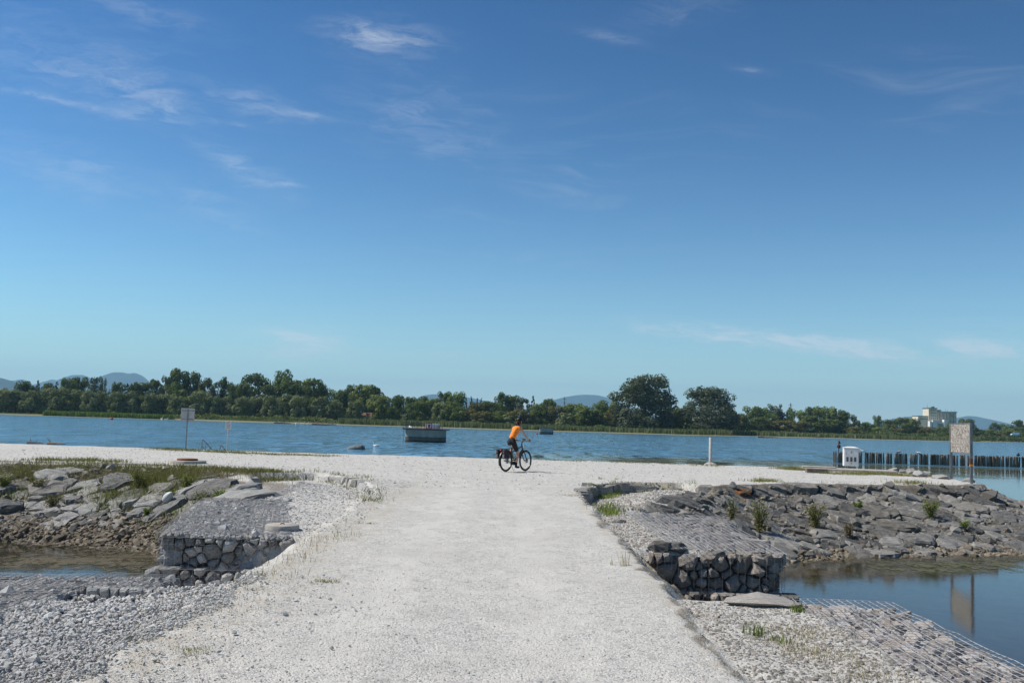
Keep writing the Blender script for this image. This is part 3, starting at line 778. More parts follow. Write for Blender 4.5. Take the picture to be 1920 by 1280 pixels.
# the broken ledges where the beach deck drops to the hollow behind the gabions
def ledge(label, pts, height, mat, seed, n):
    rng = random.Random(seed); P = [Vector((p[0], p[1], 0)) for p in pts]
    root = empty('stone_ledge', (pts[len(pts) // 2][0], pts[len(pts) // 2][1], -0.3)); tag(root, label, 'stone ledge')
    L = [0]
    for a, b in zip(P[:-1], P[1:]): L.append(L[-1] + (b - a).length)
    def pt(s):
        s = min(max(s, 0), L[-1] - 1e-4)
        for k in range(len(P) - 1):
            if s <= L[k + 1]: 
                return P[k].lerp(P[k + 1], (s - L[k]) / (L[k + 1] - L[k])), (P[k + 1] - P[k]).normalized()
    s = 0.0
    while s < L[-1] - 0.05:
        wd = rng.uniform(0.7, 1.4) * L[-1] / n
        e = min(s + wd, L[-1])
        hh = height * (0.55 + 0.45 * math.sin(math.pi * min(1, max(0, (s + e) / 2 / L[-1]))))
        def mapf(u, v, h):
            q, tg = pt(u); nr = Vector((tg.y, -tg.x, 0))
            return (q.x + nr.x * (h - 0.06 + (0.30 - v) * 0.25), q.y + nr.y * (h - 0.06 + (0.30 - v) * 0.25), v - height * 0.98 + 0.0)
        lean = rng.uniform(-0.05, 0.05)
        poly = [(s, 0), (e - 0.012, 0), (e - 0.012 + lean, hh * rng.uniform(0.9, 1.06)), (s + lean, hh * rng.uniform(0.9, 1.06))]
        me, o = stone_mesh(poly, mapf, rng.uniform(0.05, 0.11), 0.25, rng, tilt=0.25, gap=0.98, rough=0.06)
        if me: add('stone', me, mat, root, o - root.location)
        s = e
    return root
ledge('dark slate edge of the deck beside the path on the right', [(1.70, 21.8), (1.82, 23.6), (1.92, 24.8), (2.35, 27.2), (3.5, 29.25), (4.3, 29.6), (5.1, 29.6)], 0.33, M_ROCK_R, 3, 12)
ledge('row of pale stones edging the deck beside the path on the left', [(-5.6, 29.4), (-4.8, 28.3), (-4.0, 26.6), (-3.45, 25.0), (-3.25, 24.2)], 0.23, M_ROCK_PALE, 4, 15)

# boulders along the tip of the right bank and single stones by the path
def boulder(name, label, px, py, z, sx, sy, sz, mat, seed, group=None, rz=0.0):
    rng = random.Random(seed); p = hit(px, py); z = H(p.x, p.y) - 0.02
    bm = bmesh.new()
    pts = []
    for _ in range(22):
        v = Vector((rng.gauss(0, 1), rng.gauss(0, 1), rng.gauss(0, 1))).normalized() * rng.uniform(0.85, 1.0)
        pts.append(bm.verts.new((v.x * sx, v.y * sy, (v.z * 0.8 + 0.35) * sz)))
    r = bmesh.ops.convex_hull(bm, input=pts)
    junk = list({g for g in r['geom_interior'] + r['geom_unused'] if isinstance(g, bmesh.types.BMVert)})
    bmesh.ops.delete(bm, geom=junk, context='VERTS')
    bmesh.ops.subdivide_edges(bm, edges=list(bm.edges), cuts=1, use_grid_fill=True)
    for v in bm.verts: v.co += Vector((rng.uniform(-1, 1) * sx, rng.uniform(-1, 1) * sy, rng.uniform(-1, 1) * sz)) * 0.035
    me = bpy.data.meshes.new(name); bm.to_mesh(me); bm.free()
    o = add(name, me, mat, None, (p.x, p.y, z)); o.rotation_euler = (0, 0, rz)
    tag(o, label, 'stone', group); return o
for k, (px, py, sx, sy, sz, lb) in enumerate([
    (1678, 885, .30, .25, .22, 'small pale stone at the right end of the cabinet slab'),
    (1693, 886, .24, .2, .2, 'second pale stone from the cabinet slab on the grassy edge'),
    (1708, 888, .38, .3, .24, 'pale stone in the middle of the grassy row behind the gravel'),
    (1724, 893, .38, .3, .24, 'bulky pale stone in the grassy row left of the long slab'),
    (1738, 892, .3, .25, .24, 'upright pale stone touching the long flat slab'),
    (1763, 897, .75, .32, .18, 'long flat pale slab pointing at the information board'),
    (1660, 881, .22, .2, .14, 'small flat stone lying on the cabinet slab'),
    (1812, 901, .34, .3, .2, 'pale stone at the foot of the board right hand post')]):
    boulder('edge_stone', lb, px, py, 0.0, sx, sy, sz, M_ROCK_PALE, 40 + k, 'stones on the tip of the right bank', 0.3 * k)
boulder('flat_stone', 'flat grey slab at the near rim of the right hand gap', 1432, 1135, -0.12, .42, .22, .12, M_GAB_R, 77)
boulder('loose_stone', 'dark loose stone beside the green tuft lower left', 245, 1200, -0.03, .05, .045, .05, M_ROCK_R, 81, 'loose stones beside the path')
boulder('loose_stone', 'grey loose stone at the corner of the nearest gabion', 405, 1098, -0.05, .09, .07, .07, M_GAB_L, 82, 'loose stones beside the path')
boulder('loose_stone', 'small dark stone on the gravel above the dry grass left', 387, 1115, -0.03, .05, .04, .045, M_ROCK_R, 83, 'loose stones beside the path')
boulder('loose_stone', 'small rock sticking out of the crust edge on the right', 1162, 980, -0.02, .16, .10, .08, M_ROCK_R, 84, 'loose stones beside the path')
for k, (px, py, z, s, lb) in enumerate([(1248, 966, -.1, .26, 'lowest dark boulder at the near end of the right bank'), (1266, 952, -.05, .24, 'dark boulder above the wire at the near end of the right bank'),
                              (1238, 1040, -.16, .2, 'dark jagged rock at the left end of the right gabion face'), (1268, 1044, -.18, .18, 'second dark jagged rock at the rim of the right gabion face'), (1290, 1060, -.35, .13, 'dark rock wedged below the rim of the right gabion')]):
    boulder('dark_boulder', lb, px, py, z, s, s * .7, s * .75, M_ROCK_R, 90 + k)

# ------------------------------------------------------------------ gabions
mt, t = material('galvanised_wire')
finish(t, pbr(t, t.mix(t.smooth(t.noise(t.n('ShaderNodeNewGeometry').outputs['Position'], 5.0), 0.4, 0.7), (0.54, 0.55, 0.56), (0.36, 0.33, 0.30)), 0.45, metal=0.45, spec=0.5)); M_WIRE = mt
mt, t = material('dull_wire')
finish(t, pbr(t, (0.20, 0.21, 0.22), 0.5, metal=0.5, spec=0.5)); M_WIRE_D = mt
mt, t = material('dark_fill')
finish(t, pbr(t, t.ramp(t.noise(t.n('ShaderNodeNewGeometry').outputs['Position'], 22.0, 6.0, 0.7), [(0.3, (0.07, 0.07, 0.068)), (0.7, (0.24, 0.235, 0.225))]), 0.95, spec=0.1)); M_FILL = mt

def wire_grid(nm, parent, quad, du, dv, r, zf, mat, rng, wob=0.012, off=None):
    """quad: 4 corner Vectors (u0v0, u1v0, u1v1, u0v1) ; wires along both directions"""
    a, b, c, d = [Vector(q) for q in quad]
    def P(u, v): return (a.lerp(b, u)).lerp(d.lerp(c, u), v)
    LU = max((b - a).length, (c - d).length); LV = max((d - a).length, (c - b).length)
    mb = MB(); nu = max(2, int(round(LU / du))); nv = max(2, int(round(LV / dv)))
    nn = (b - a).cross(d - a).normalized()
    if nn.z < 0: nn = -nn
    su = max(4, int(LU / 0.25)); sv = max(4, int(LV / 0.25))
    def W(u, v):
        p = P(u, v)
        k = zf(p.x, p.y) if zf else 0.0
        return p + nn * (k + (vnoise(np.array([p.x * 3.1 + 7]), np.array([p.y * 3.1 + p.z * 3]), 5)[0] - 0.5) * 2 * wob)
    off = -parent.location
    for i in range(nu + 1):
        j = (rng.random() - 0.5) * 0.15 / nu
        mb.tube([W(min(max(i / nu + j, 0), 1), k / sv) + off for k in range(sv + 1)], r, 4, False)
    for i in range(nv + 1):
        mb.tube([W(k / su, i / nv) + off + nn * r for k in range(su + 1)], r * 0.55, 4, False)
    return mb.build(nm, mat, parent)

def gabion(label, corners, top, bottom, face_mat, face_edges, seed, steps=None):
    """corners: plan quad near-left, near-right, far-right, far-left"""
    rng = random.Random(seed)
    c = [Vector((x, y, 0)) for x, y in corners]
    ctr = sum(c, Vector()) / 4
    root = empty('gabion', (ctr.x, ctr.y, bottom)); tag(root, label, 'gabion', 'wire baskets of stones beside the path')
    ins = [ctr + (p - ctr) * 0.955 for p in c]
    vs = [(p.x - ctr.x, p.y - ctr.y, 0) for p in ins] + [(p.x - ctr.x, p.y - ctr.y, top - bottom - 0.05) for p in ins]
    MB().poly(vs, [(0, 3, 2, 1), (4, 5, 6, 7), (0, 1, 5, 4), (1, 2, 6, 5), (2, 3, 7, 6), (3, 0, 4, 7)]).build('stone_core', M_FILL, root)
    for (i, j) in face_edges:
        A, B = c[i], c[j]; U = (B - A).normalized(); N = Vector((U.y, -U.x, 0)); L = (B - A).length
        hgt = top - bottom
        seeds = darts(rng, lambda u, v: 0.02 < u < L - 0.02 and 0.03 < v < hgt - 0.03, (0, L, 0, hgt), [(0.12, int(L * 8)), (0.08, int(L * 20)), (0.045, int(L * 44))], 5000, 0.84)
        for (u, v, r), poly in zip(seeds, power_cells(seeds)):
            if poly is None: continue
            poly = [(min(max(p[0], 0), L), min(max(p[1], 0), hgt)) for p in poly]
            def mapf(a, b, h): 
                q = A + U * a + N * (h - 0.075); return (q.x, q.y, bottom + b)
            me, o = stone_mesh(poly, mapf, rng.uniform(0.05, 0.13), 0.08, rng, tilt=0.35, gap=0.97, rounded=True, rough=0.07)
            if me: add('stone', me, face_mat, root, o - root.location)
        q = [A + N * 0.055, B + N * 0.055]
        wire_grid('wire_panel', root, [(q[0].x, q[0].y, bottom), (q[1].x, q[1].y, bottom), (q[1].x, q[1].y, top), (q[0].x, q[0].y, top)], 0.1, 0.1, 0.0022, None, M_WIRE_D, rng, 0.006)
    return root

G_RF = [(2.0, 14.0), (3.80, 13.95), (4.0, 19.6), (2.5, 19.6)]
G_LF = [(-4.80, 14.1), (-3.0, 14.15), (-4.4, 20.2), (-6.05, 20.2)]
G_RN = [(2.80, 1.5), (3.92, 1.5), (3.95, 10.35), (2.90, 10.4)]
G_LN = [(-6.3, 1.5), (-4.0, 1.5), (-4.0, 10.2), (-6.3, 10.1)]
g_rf = gabion('gabion with brown stone face on the right beyond the gap', G_RF, -0.13, -1.9, M_GAB_R, [(0, 1), (1, 2)], 1)
g_lf = gabion('gabion with grey stone face on the left beyond the gap', G_LF, -0.11, -1.9, M_GAB_L, [(0, 1), (3, 0)], 2)
g_rn = gabion('nearest gabion on the right with bright wire over loose stones', G_RN, -0.20, -1.9, M_GAB_R, [(1, 2), (2, 3)], 3)
g_ln = gabion('nearest gabion on the left under dull grey wire mesh', G_LN, -0.13, -1.9, M_GAB_L, [(2, 3)], 4)
# second, protruding course at the foot of the two far gabions
def course(root, A, B, top, bottom, mat, seed, out=0.22):
    rng = random.Random(seed); A = Vector((*A, 0)); B = Vector((*B, 0)); U = (B - A).normalized(); N = Vector((U.y, -U.x, 0)); L = (B - A).length
    seeds = darts(rng, lambda u, v: True, (0, L, 0, top - bottom), [(0.13, int(L * 5)), (0.085, int(L * 12)), (0.05, int(L * 24))], 4000, 0.84)
    for (u, v, r), poly in zip(seeds, power_cells(seeds)):
        if poly is None: continue
        poly = [(min(max(p[0], 0), L), min(max(p[1], 0), top - bottom)) for p in poly]
        def mapf(a, b, h):
            q = A + U * a + N * (out + h - 0.1); return (q.x, q.y, bottom + b)
        me, o = stone_mesh(poly, mapf, rng.uniform(0.05, 0.10), out, rng, tilt=0.35, gap=0.97, rounded=True, rough=0.07)
        if me: add('stone', me, mat, root, o - root.location)
    q = [A + N * (out + .02), B + N * (out + .02)]
    wire_grid('wire_panel', root, [(q[0].x, q[0].y, bottom), (q[1].x, q[1].y, bottom), (q[1].x, q[1].y, top), (q[0].x, q[0].y, top)], 0.1, 0.1, 0.0022, None, M_WIRE_D, rng, 0.006)
    wire_grid('wire_lid', root, [(q[0].x, q[0].y, top), (q[1].x, q[1].y, top), (B.x, B.y, top), (A.x, A.y, top)], 0.1, 0.1, 0.0022, None, M_WIRE_D, rng, 0.004)
course(g_lf, (-4.98, 14.1), (-3.0, 14.15), -0.52, -1.7, M_GAB_L, 15)
course(g_rf, (2.0, 14.0), (4.02, 13.95), -0.62, -1.7, M_GAB_R, 16)

# loose stones under the bright wire of the nearest right gabion
rng = random.Random(50)
def in_rn(x, y): return 2.86 < x < 3.88 and 4.9 < y < 10.3
seeds = darts(rng, in_rn, (2.8, 4.0 - 0.06 + 0.0, 4.9, 10.3), [(0.095, 60), (0.07, 130), (0.045, 110)], 6000, 0.86)
for (x, y, r), poly in zip(seeds, power_cells(seeds)):
    if poly is None: continue
    base = -0.24
    me, o = stone_mesh(poly, lambda u, v, h: (u, v, base + h), rng.uniform(0.05, 0.11), 0.06, rng, tilt=0.4, gap=0.93, rounded=False, rough=0.10)
    if me: add('stone', me, M_MATT, g_rn, o - g_rn.location)
wire_grid('wire_lid', g_rn, [(2.80, 4.6, -0.105), (3.95, 4.6, -0.115), (3.97, 10.36, -0.115), (2.88, 10.42, -0.105)], 0.085, 0.10, 0.0036, None, M_WIRE, rng, 0.016)
# top of the far right gabion: part wire over stones, part gravel
seeds = darts(rng, lambda x, y: x > 2.55 + 0.35 * (y < 15.2), (2.5, 3.9, 14.1, 19.5), [(0.12, 50), (0.085, 90), (0.06, 120)], 4000, 0.88)
for (x, y, r), poly in zip(seeds, power_cells(seeds)):
    if poly is None: continue
    me, o = stone_mesh(poly, lambda u, v, h: (u, v, -0.20 + h), rng.uniform(0.04, 0.11), 0.05, rng, tilt=0.4, gap=0.9, rough=0.09)
    if me: add('stone', me, M_GAB_R, g_rf, o - g_rf.location)
wire_grid('wire_lid', g_rf, [(2.35, 13.9, -0.055), (3.88, 13.9, -0.075), (4.05, 19.65, -0.075), (2.3, 19.7, -0.05)], 0.09, 0.11, 0.0036, None, M_WIRE, rng, 0.015)
wire_grid('wire_lid', g_lf, [(-4.9, 14.05, -0.06), (-3.05, 14.1, -0.055), (-4.42, 20.2, -0.055), (-6.1, 20.2, -0.06)], 0.075, 0.075, 0.0030, None, M_WIRE_D, rng, 0.008)
wire_grid('wire_lid', g_ln, [(-6.3, 4.6, -0.055), (-3.98, 4.6, -0.05), (-3.98, 10.22, -0.045), (-6.3, 10.1, -0.06)], 0.075, 0.075, 0.0030, None, M_WIRE_D, rng, 0.015)
# the short stub of the left gabion that ends in the small visible stone face
rng = random.Random(60)
st = empty('gabion', (-3.6, 9.85, -0.6)); tag(st, 'low stub of gabion with a short pale stone face, lower left', 'gabion', 'wire baskets of stones beside the path')
MB().box(-0.42, 0.30, -0.30, 0.38, 0.0, 0.50).build('stone_core', M_FILL, st)
x = -4.02
while x < -3.28:
    wd = rng.uniform(0.07, 0.15)
    me, o = stone_mesh([(x, 0), (x + wd, 0), (x + wd, 0.15), (x, 0.15)], lambda u, v, h: (u, 9.52 - h, -0.19 + v), 0.04, 0.05, rng, tilt=0.3, gap=0.95, rounded=True)
    if me: add('stone', me, M_ROCK_PALE, st, o - st.location)
    x += wd
wire_grid('wire_lid', st, [(-4.02, 9.5, -0.03), (-3.28, 9.5, -0.035), (-3.35, 10.25, -0.035), (-4.0, 10.25, -0.03)], 0.075, 0.075, 0.0030, None, M_WIRE_D, rng, 0.01)

# ------------------------------------------------------------------ scattered gravel (real stones, geometry nodes)
def gn_stones(mat):
    ng = bpy.data.node_groups.new('scatter_stones', 'GeometryNodeTree')
    ng.interface.new_socket('Geometry', in_out='INPUT', socket_type='NodeSocketGeometry')
    ng.interface.new_socket('Geometry', in_out='OUTPUT', socket_type='NodeSocketGeometry')
    N = ng.nodes; L = ng.links
    gi = N.new('NodeGroupInput'); go = N.new('NodeGroupOutput')
    j = N.new('GeometryNodeJoinGeometry')
    for k in range(5):
        ico = N.new('GeometryNodeMeshIcoSphere'); ico.inputs['Radius'].default_value = 1.0; ico.inputs['Subdivisions'].default_value = 1
        sp = N.new('GeometryNodeSetPosition')
        wn = N.new('ShaderNodeTexWhiteNoise'); wn.noise_dimensions = '4D'; wn.inputs['W'].default_value = k * 3.7 + 0.5
        ps = N.new('GeometryNodeInputPosition'); L.new(ps.outputs[0], wn.inputs['Vector'])
        sb = N.new('ShaderNodeVectorMath'); sb.operation = 'SUBTRACT'; sb.inputs[1].default_value = (0.5, 0.5, 0.5); L.new(wn.outputs['Color'], sb.inputs[0])
        sc_ = N.new('ShaderNodeVectorMath'); sc_.operation = 'SCALE'; sc_.inputs['Scale'].default_value = 0.75; L.new(sb.outputs[0], sc_.inputs[0])
        L.new(ico.outputs['Mesh'], sp.inputs['Geometry']); L.new(sc_.outputs[0], sp.inputs['Offset'])
        tr = N.new('GeometryNodeTransform'); tr.inputs['Scale'].default_value = (1.0, 0.7 + 0.07 * k, 0.5 + 0.06 * k); L.new(sp.outputs[0], tr.inputs['Geometry'])
        sm = N.new('GeometryNodeSetMaterial'); sm.inputs['Material'].default_value = mat; L.new(tr.outputs[0], sm.inputs['Geometry'])
        g2 = N.new('GeometryNodeGeometryToInstance'); L.new(sm.outputs[0], g2.inputs[0]); L.new(g2.outputs[0], j.inputs[0])
    m2p = N.new('GeometryNodeMeshToPoints'); L.new(gi.outputs[0], m2p.inputs['Mesh'])
    iop = N.new('GeometryNodeInstanceOnPoints'); L.new(m2p.outputs[0], iop.inputs['Points']); L.new(j.outputs[0], iop.inputs['Instance'])
    iop.inputs['Pick Instance'].default_value = True
    rv = N.new('FunctionNodeRandomValue'); rv.data_type = 'FLOAT_VECTOR'; rv.inputs[0].default_value = (-0.6, -0.6, 0); rv.inputs[1].default_value = (0.6, 0.6, 6.283)
    L.new(rv.outputs[0], iop.inputs['Rotation'])
    na = N.new('GeometryNodeInputNamedAttribute'); na.data_type = 'FLOAT'; na.inputs['Name'].default_value = 'size'
    L.new(na.outputs[0], iop.inputs['Scale'])
    ri = N.new('FunctionNodeRandomValue'); ri.data_type = 'INT'; ri.inputs[4].default_value = 0; ri.inputs[5].default_value = 4
    L.new(ri.outputs[2], iop.inputs['Instance Index'])
    L.new(iop.outputs[0], go.inputs[0])
    return ng
GN = {}
def scatter(name, label, cat, x, y, r, mat, z=None, parent=None, sink=0.25):
    if z is None: z = Hv(x, y)
    P = np.stack([x, y, z + r * sink], -1)
    me = bpy.data.meshes.new(name); me.vertices.add(len(P))
    off = parent.location if parent is not None else Vector((0, 0, 0))
    me.vertices.foreach_set('co', (P - np.array(off)).astype(np.float32).ravel())
    a = me.attributes.new('size', 'FLOAT', 'POINT'); a.data.foreach_set('value', r.astype(np.float32))
    me.materials.append(mat)
    o = add(name, me, None, parent)
    if mat.name not in GN: GN[mat.name] = gn_stones(mat)
    md = o.modifiers.new('stones', 'NODES'); md.node_group = GN[mat.name]
    if parent is None: tag(o, label, cat, kind='stuff')
    else: o['kind'] = 'stuff'
    return o
R = np.random.RandomState(4)
def persp_y(n, y0, y1, p=1.6):                # denser towards the viewer
    u = R.rand(n); return (y0 ** (1 - p) + u * (y1 ** (1 - p) - y0 ** (1 - p))) ** (1 / (1 - p))
n = 45000
yy = persp_y(n, 4.8, 30.0, 2.3); xx = R.uniform(-2.75, 1.66, n)
scatter('path_gravel', 'fine pale gravel strewn over the path', 'gravel', xx, yy, R.gamma(3.0, 0.0010, n) + 0.0015, M_GRAV, sink=-0.15)
n = 17000
yy = persp_y(n, 4.6, 10.3, 1.2); e = R.rand(n); xx = -4.25 + e ** 0.8 * 1.75 + fbm(yy * 1.5, yy * 0, 3) * 0.5
keep = (xx > -4.3) & ((yy < 9.5) | (xx > -3.3))
xx, yy = xx[keep], yy[keep]
rr = (R.gamma(5.0, 0.0026, len(xx)) + 0.006) * (1 - 0.45 * smooth01(xx, -3.4, -2.5))
k = R.rand(len(xx)) < 0.22; xx = np.where(k, xx + R.exponential(0.42, len(xx)), xx); rr = np.where(k, rr * 0.62, rr)
scatter('coarse_gravel', 'coarse grey crushed stone left of the path', 'gravel', xx, yy, rr, M_COARSE, Hv(xx, yy) + R.rand(len(xx)) * 0.02)
n = 9000
yy = persp_y(n, 4.6, 10.0, 1.2); xx = R.uniform(1.68, 2.95, n)
scatter('shoulder_gravel', 'mixed gravel between path and gabion on the right', 'gravel', xx, yy, R.gamma(3.5, 0.0024, n) + 0.003, M_MIX, sink=-0.05)
n = 7000
yy = R.uniform(14.1, 21.5, n); xx = R.uniform(1.7, 2.9, n)
scatter('shoulder_gravel', 'pale gravel over the far right gabion', 'gravel', xx, yy, R.gamma(4, 0.0026, n) + 0.003, M_MIX, sink=0.0)
n = 9000
yy = R.uniform(14.2, 27.0, n); u = R.rand(n); lft = np.interp(yy, [14.2, 20.3, 27], [-3.9, -5.2, -5.6]); xx = lft + u ** 1.7 * (-2.3 - lft)
scatter('shoulder_gravel', 'grey crushed stone behind the far left gabion', 'gravel', xx, yy, (R.gamma(4, 0.0036, n) + 0.004) * (1 - 0.5 * u), M_GREYG, sink=0.0)
def on_quad(q, n):
    u, v = R.rand(n), R.rand(n); q = np.array(q)
    return ((q[0] * (1 - u)[:, None] + q[1] * u[:, None]) * (1 - v)[:, None] + (q[3] * (1 - u)[:, None] + q[2] * u[:, None]) * v[:, None]).T
xx, yy = on_quad(G_LF, 9000); scatter('gravel_fill', None, None, xx, yy, R.gamma(4, 0.006, 9000) + 0.008, M_GAB_T, np.full(9000, -0.115), g_lf)
xx, yy = on_quad([(-6.3, 4.6), (-4.0, 4.6), (-4.0, 10.2), (-6.3, 10.1)], 14000); scatter('gravel_fill', None, None, xx, yy, R.gamma(4, 0.0062, 14000) + 0.008, M_GAB_T, np.full(14000, -0.115), g_ln)
xx, yy = on_quad([(-4.02, 9.52), (-3.3, 9.52), (-3.3, 10.25), (-4.0, 10.25)], 1600); scatter('gravel_fill', None, None, xx, yy, R.gamma(4, 0.005, 1600) + 0.006, M_GAB_T, np.full(1600, -0.09), st)
n = 5200
xx = R.uniform(-15, -6.4, n); yy = np.interp(xx, [-20, -12.2, -9.5, -8.0, -6.9, -6.35], [23.0, 23.7, 23.6, 23.0, 21.0, 18.2]) + R.uniform(-0.5, 1.35, n)
scatter('shore_pebbles', 'brown pebbles along the waterline of the left bank', 'pebbles', xx, yy, R.gamma(4, 0.010, n) + 0.012, M_PEBBLE)
n = 2600
xx = R.uniform(5.5, 15, n); yy = np.interp(xx, [5.6, 6.8, 8.2, 11, 13.7, 17], [22.4, 24.4, 25.4, 26.5, 27.3, 28.8]) + R.uniform(-0.5, 0.4, n)
scatter('shore_pebbles', 'brown pebbles along the foot of the right bank', 'pebbles', xx, yy, R.gamma(4, 0.012, n) + 0.012, M_PEBBLE)
n = 12000
xx = R.uniform(-20, 16.5, n); yy = R.uniform(24, 45, n); k = sdist(CREST, xx, yy) < -0.1; xx, yy = xx[k], yy[k]
scatter('beach_gravel', 'pale gravel strewn over the beach deck', 'gravel', xx, yy, R.gamma(3, 0.003, len(xx)) + 0.003, M_GRAV)

n = 5200
xx = R.uniform(3.4, 17.5, n); yy = R.uniform(19.5, 35.5, n)
d1 = sdist(CREST, xx, yy); d2 = sdist(WATER_R, xx, yy); k = (d1 > 0.0) & (d2 > 0.0) & ~((xx < 4.2) & (yy < 20.4)); xx, yy = xx[k], yy[k]
scatter('bank_rubble', 'small grey-brown rubble between the stones of the right bank', 'rubble', xx, yy, R.gamma(2.2, 0.022, len(xx)) + 0.015, M_RUBBLE)
n = 6500
xx = R.uniform(-19, -5.2, n); yy = R.uniform(18.5, 31, n)
d1 = sdist(CREST, xx, yy); d2 = sdist(WATER_L, xx, yy); k = (d1 > 0.6) & (d2 > 0.6) & ~((xx > -6.2) & (yy < 20.6)); xx, yy = xx[k], yy[k]
scatter('bank_rubble', 'small grey-brown rubble between the stones of the left bank', 'rubble', xx, yy, R.gamma(2.2, 0.020, len(xx)) + 0.012, M_RUBBLE)
n = 9000
xx = R.uniform(1.6, 5.2, n); yy = R.uniform(19.8, 29.6, n); k = sdist(LEDGE_R, xx, yy) < 0.15; xx, yy = xx[k], yy[k]
scatter('shoulder_gravel', 'grey gravel in the hollow below the dark slate edge', 'gravel', xx, yy, R.gamma(3, 0.005, len(xx)) + 0.005, M_MIX, sink=0.0)
# ------------------------------------------------------------------ foliage
def mat_leaf(name, c0, c1, c2):
    mt, t = material(name)
    rnd = t.n('ShaderNodeObjectInfo').outputs['Random']
    lf = t.attr('leaf')
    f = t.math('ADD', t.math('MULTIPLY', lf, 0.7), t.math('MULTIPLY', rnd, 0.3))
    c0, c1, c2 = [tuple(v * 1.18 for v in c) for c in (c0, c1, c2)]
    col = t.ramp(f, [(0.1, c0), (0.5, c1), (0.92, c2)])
    d = t.n('ShaderNodeBsdfDiffuse'); t.set(d.inputs[0], col)
    tl = t.n('ShaderNodeBsdfTranslucent'); t.set(tl.inputs[0], t.mix(0.5, col, (0.12, 0.16, 0.02)))
    mx = t.n('ShaderNodeMixShader', None, Fac=0.28); t.t.links.new(d.outputs[0], mx.inputs[1]); t.t.links.new(tl.outputs[0], mx.inputs[2])
    finish(t, mx.outputs[0]); return mt
LEAF = {
    'W': mat_leaf('willow_leaves', (0.085, 0.105, 0.048), (0.165, 0.19, 0.088), (0.25, 0.265, 0.135)),
    'D': mat_leaf('dark_leaves', (0.045, 0.064, 0.024), (0.085, 0.112, 0.040), (0.135, 0.160, 0.062)),
    'G': mat_leaf('green_leaves', (0.060, 0.088, 0.024), (0.115, 0.155, 0.046), (0.175, 0.215, 0.072)),
    'L': mat_leaf('light_leaves', (0.075, 0.100, 0.026), (0.14, 0.17, 0.050), (0.20, 0.225, 0.080)),
    'A': mat_leaf('greyish_leaves', (0.055, 0.068, 0.042), (0.10, 0.118, 0.075), (0.155, 0.17, 0.12)),
    'C': mat_leaf('conifer_needles', (0.014, 0.026, 0.014), (0.026, 0.044, 0.023), (0.045, 0.066, 0.034)),
    'B': mat_leaf('olive_leaves', (0.07, 0.070, 0.026), (0.13, 0.122, 0.045), (0.19, 0.17, 0.068)),
}
mt, t = material('bark')
finish(t, pbr(t, t.ramp(t.noise(t.n('ShaderNodeTexCoord').outputs['Object'], 12.0, 6.0, 0.7), [(0.3, (0.035, 0.028, 0.02)), (0.7, (0.12, 0.10, 0.075))]), 0.95, spec=0.1)); M_BARK = mt

def cards(C, Nn, S, rng, asp=1.6):
    """leaf quads: centres, normals, sizes -> verts, faces"""
    n = len(C)
    a = np.cross(Nn, rng.normal(size=(n, 3))); a /= np.linalg.norm(a, axis=1)[:, None] + 1e-9
    b = np.cross(Nn, a)
    a = a * (S * asp * 0.5)[:, None]; b = b * (S * 0.5)[:, None]
    V = np.stack([C - a, C + b * 0.9, C + a, C - b * 0.9], 1).reshape(-1, 3)
    return V, np.arange(4 * n).reshape(-1, 4)

def leaf_mesh(name, C, Nn, S, rng, leaf=None):
    V, F = cards(C, Nn, S, rng)
    me = mesh_np(name, V, F)
    a = me.attributes.new('leaf', 'FLOAT', 'POINT')
    lv = rng.rand(len(C)) if leaf is None else np.clip(leaf + rng.normal(size=len(C)) * 0.14, 0, 1)
    a.data.foreach_set('value', np.repeat(lv, 4).astype(np.float32))
    return me

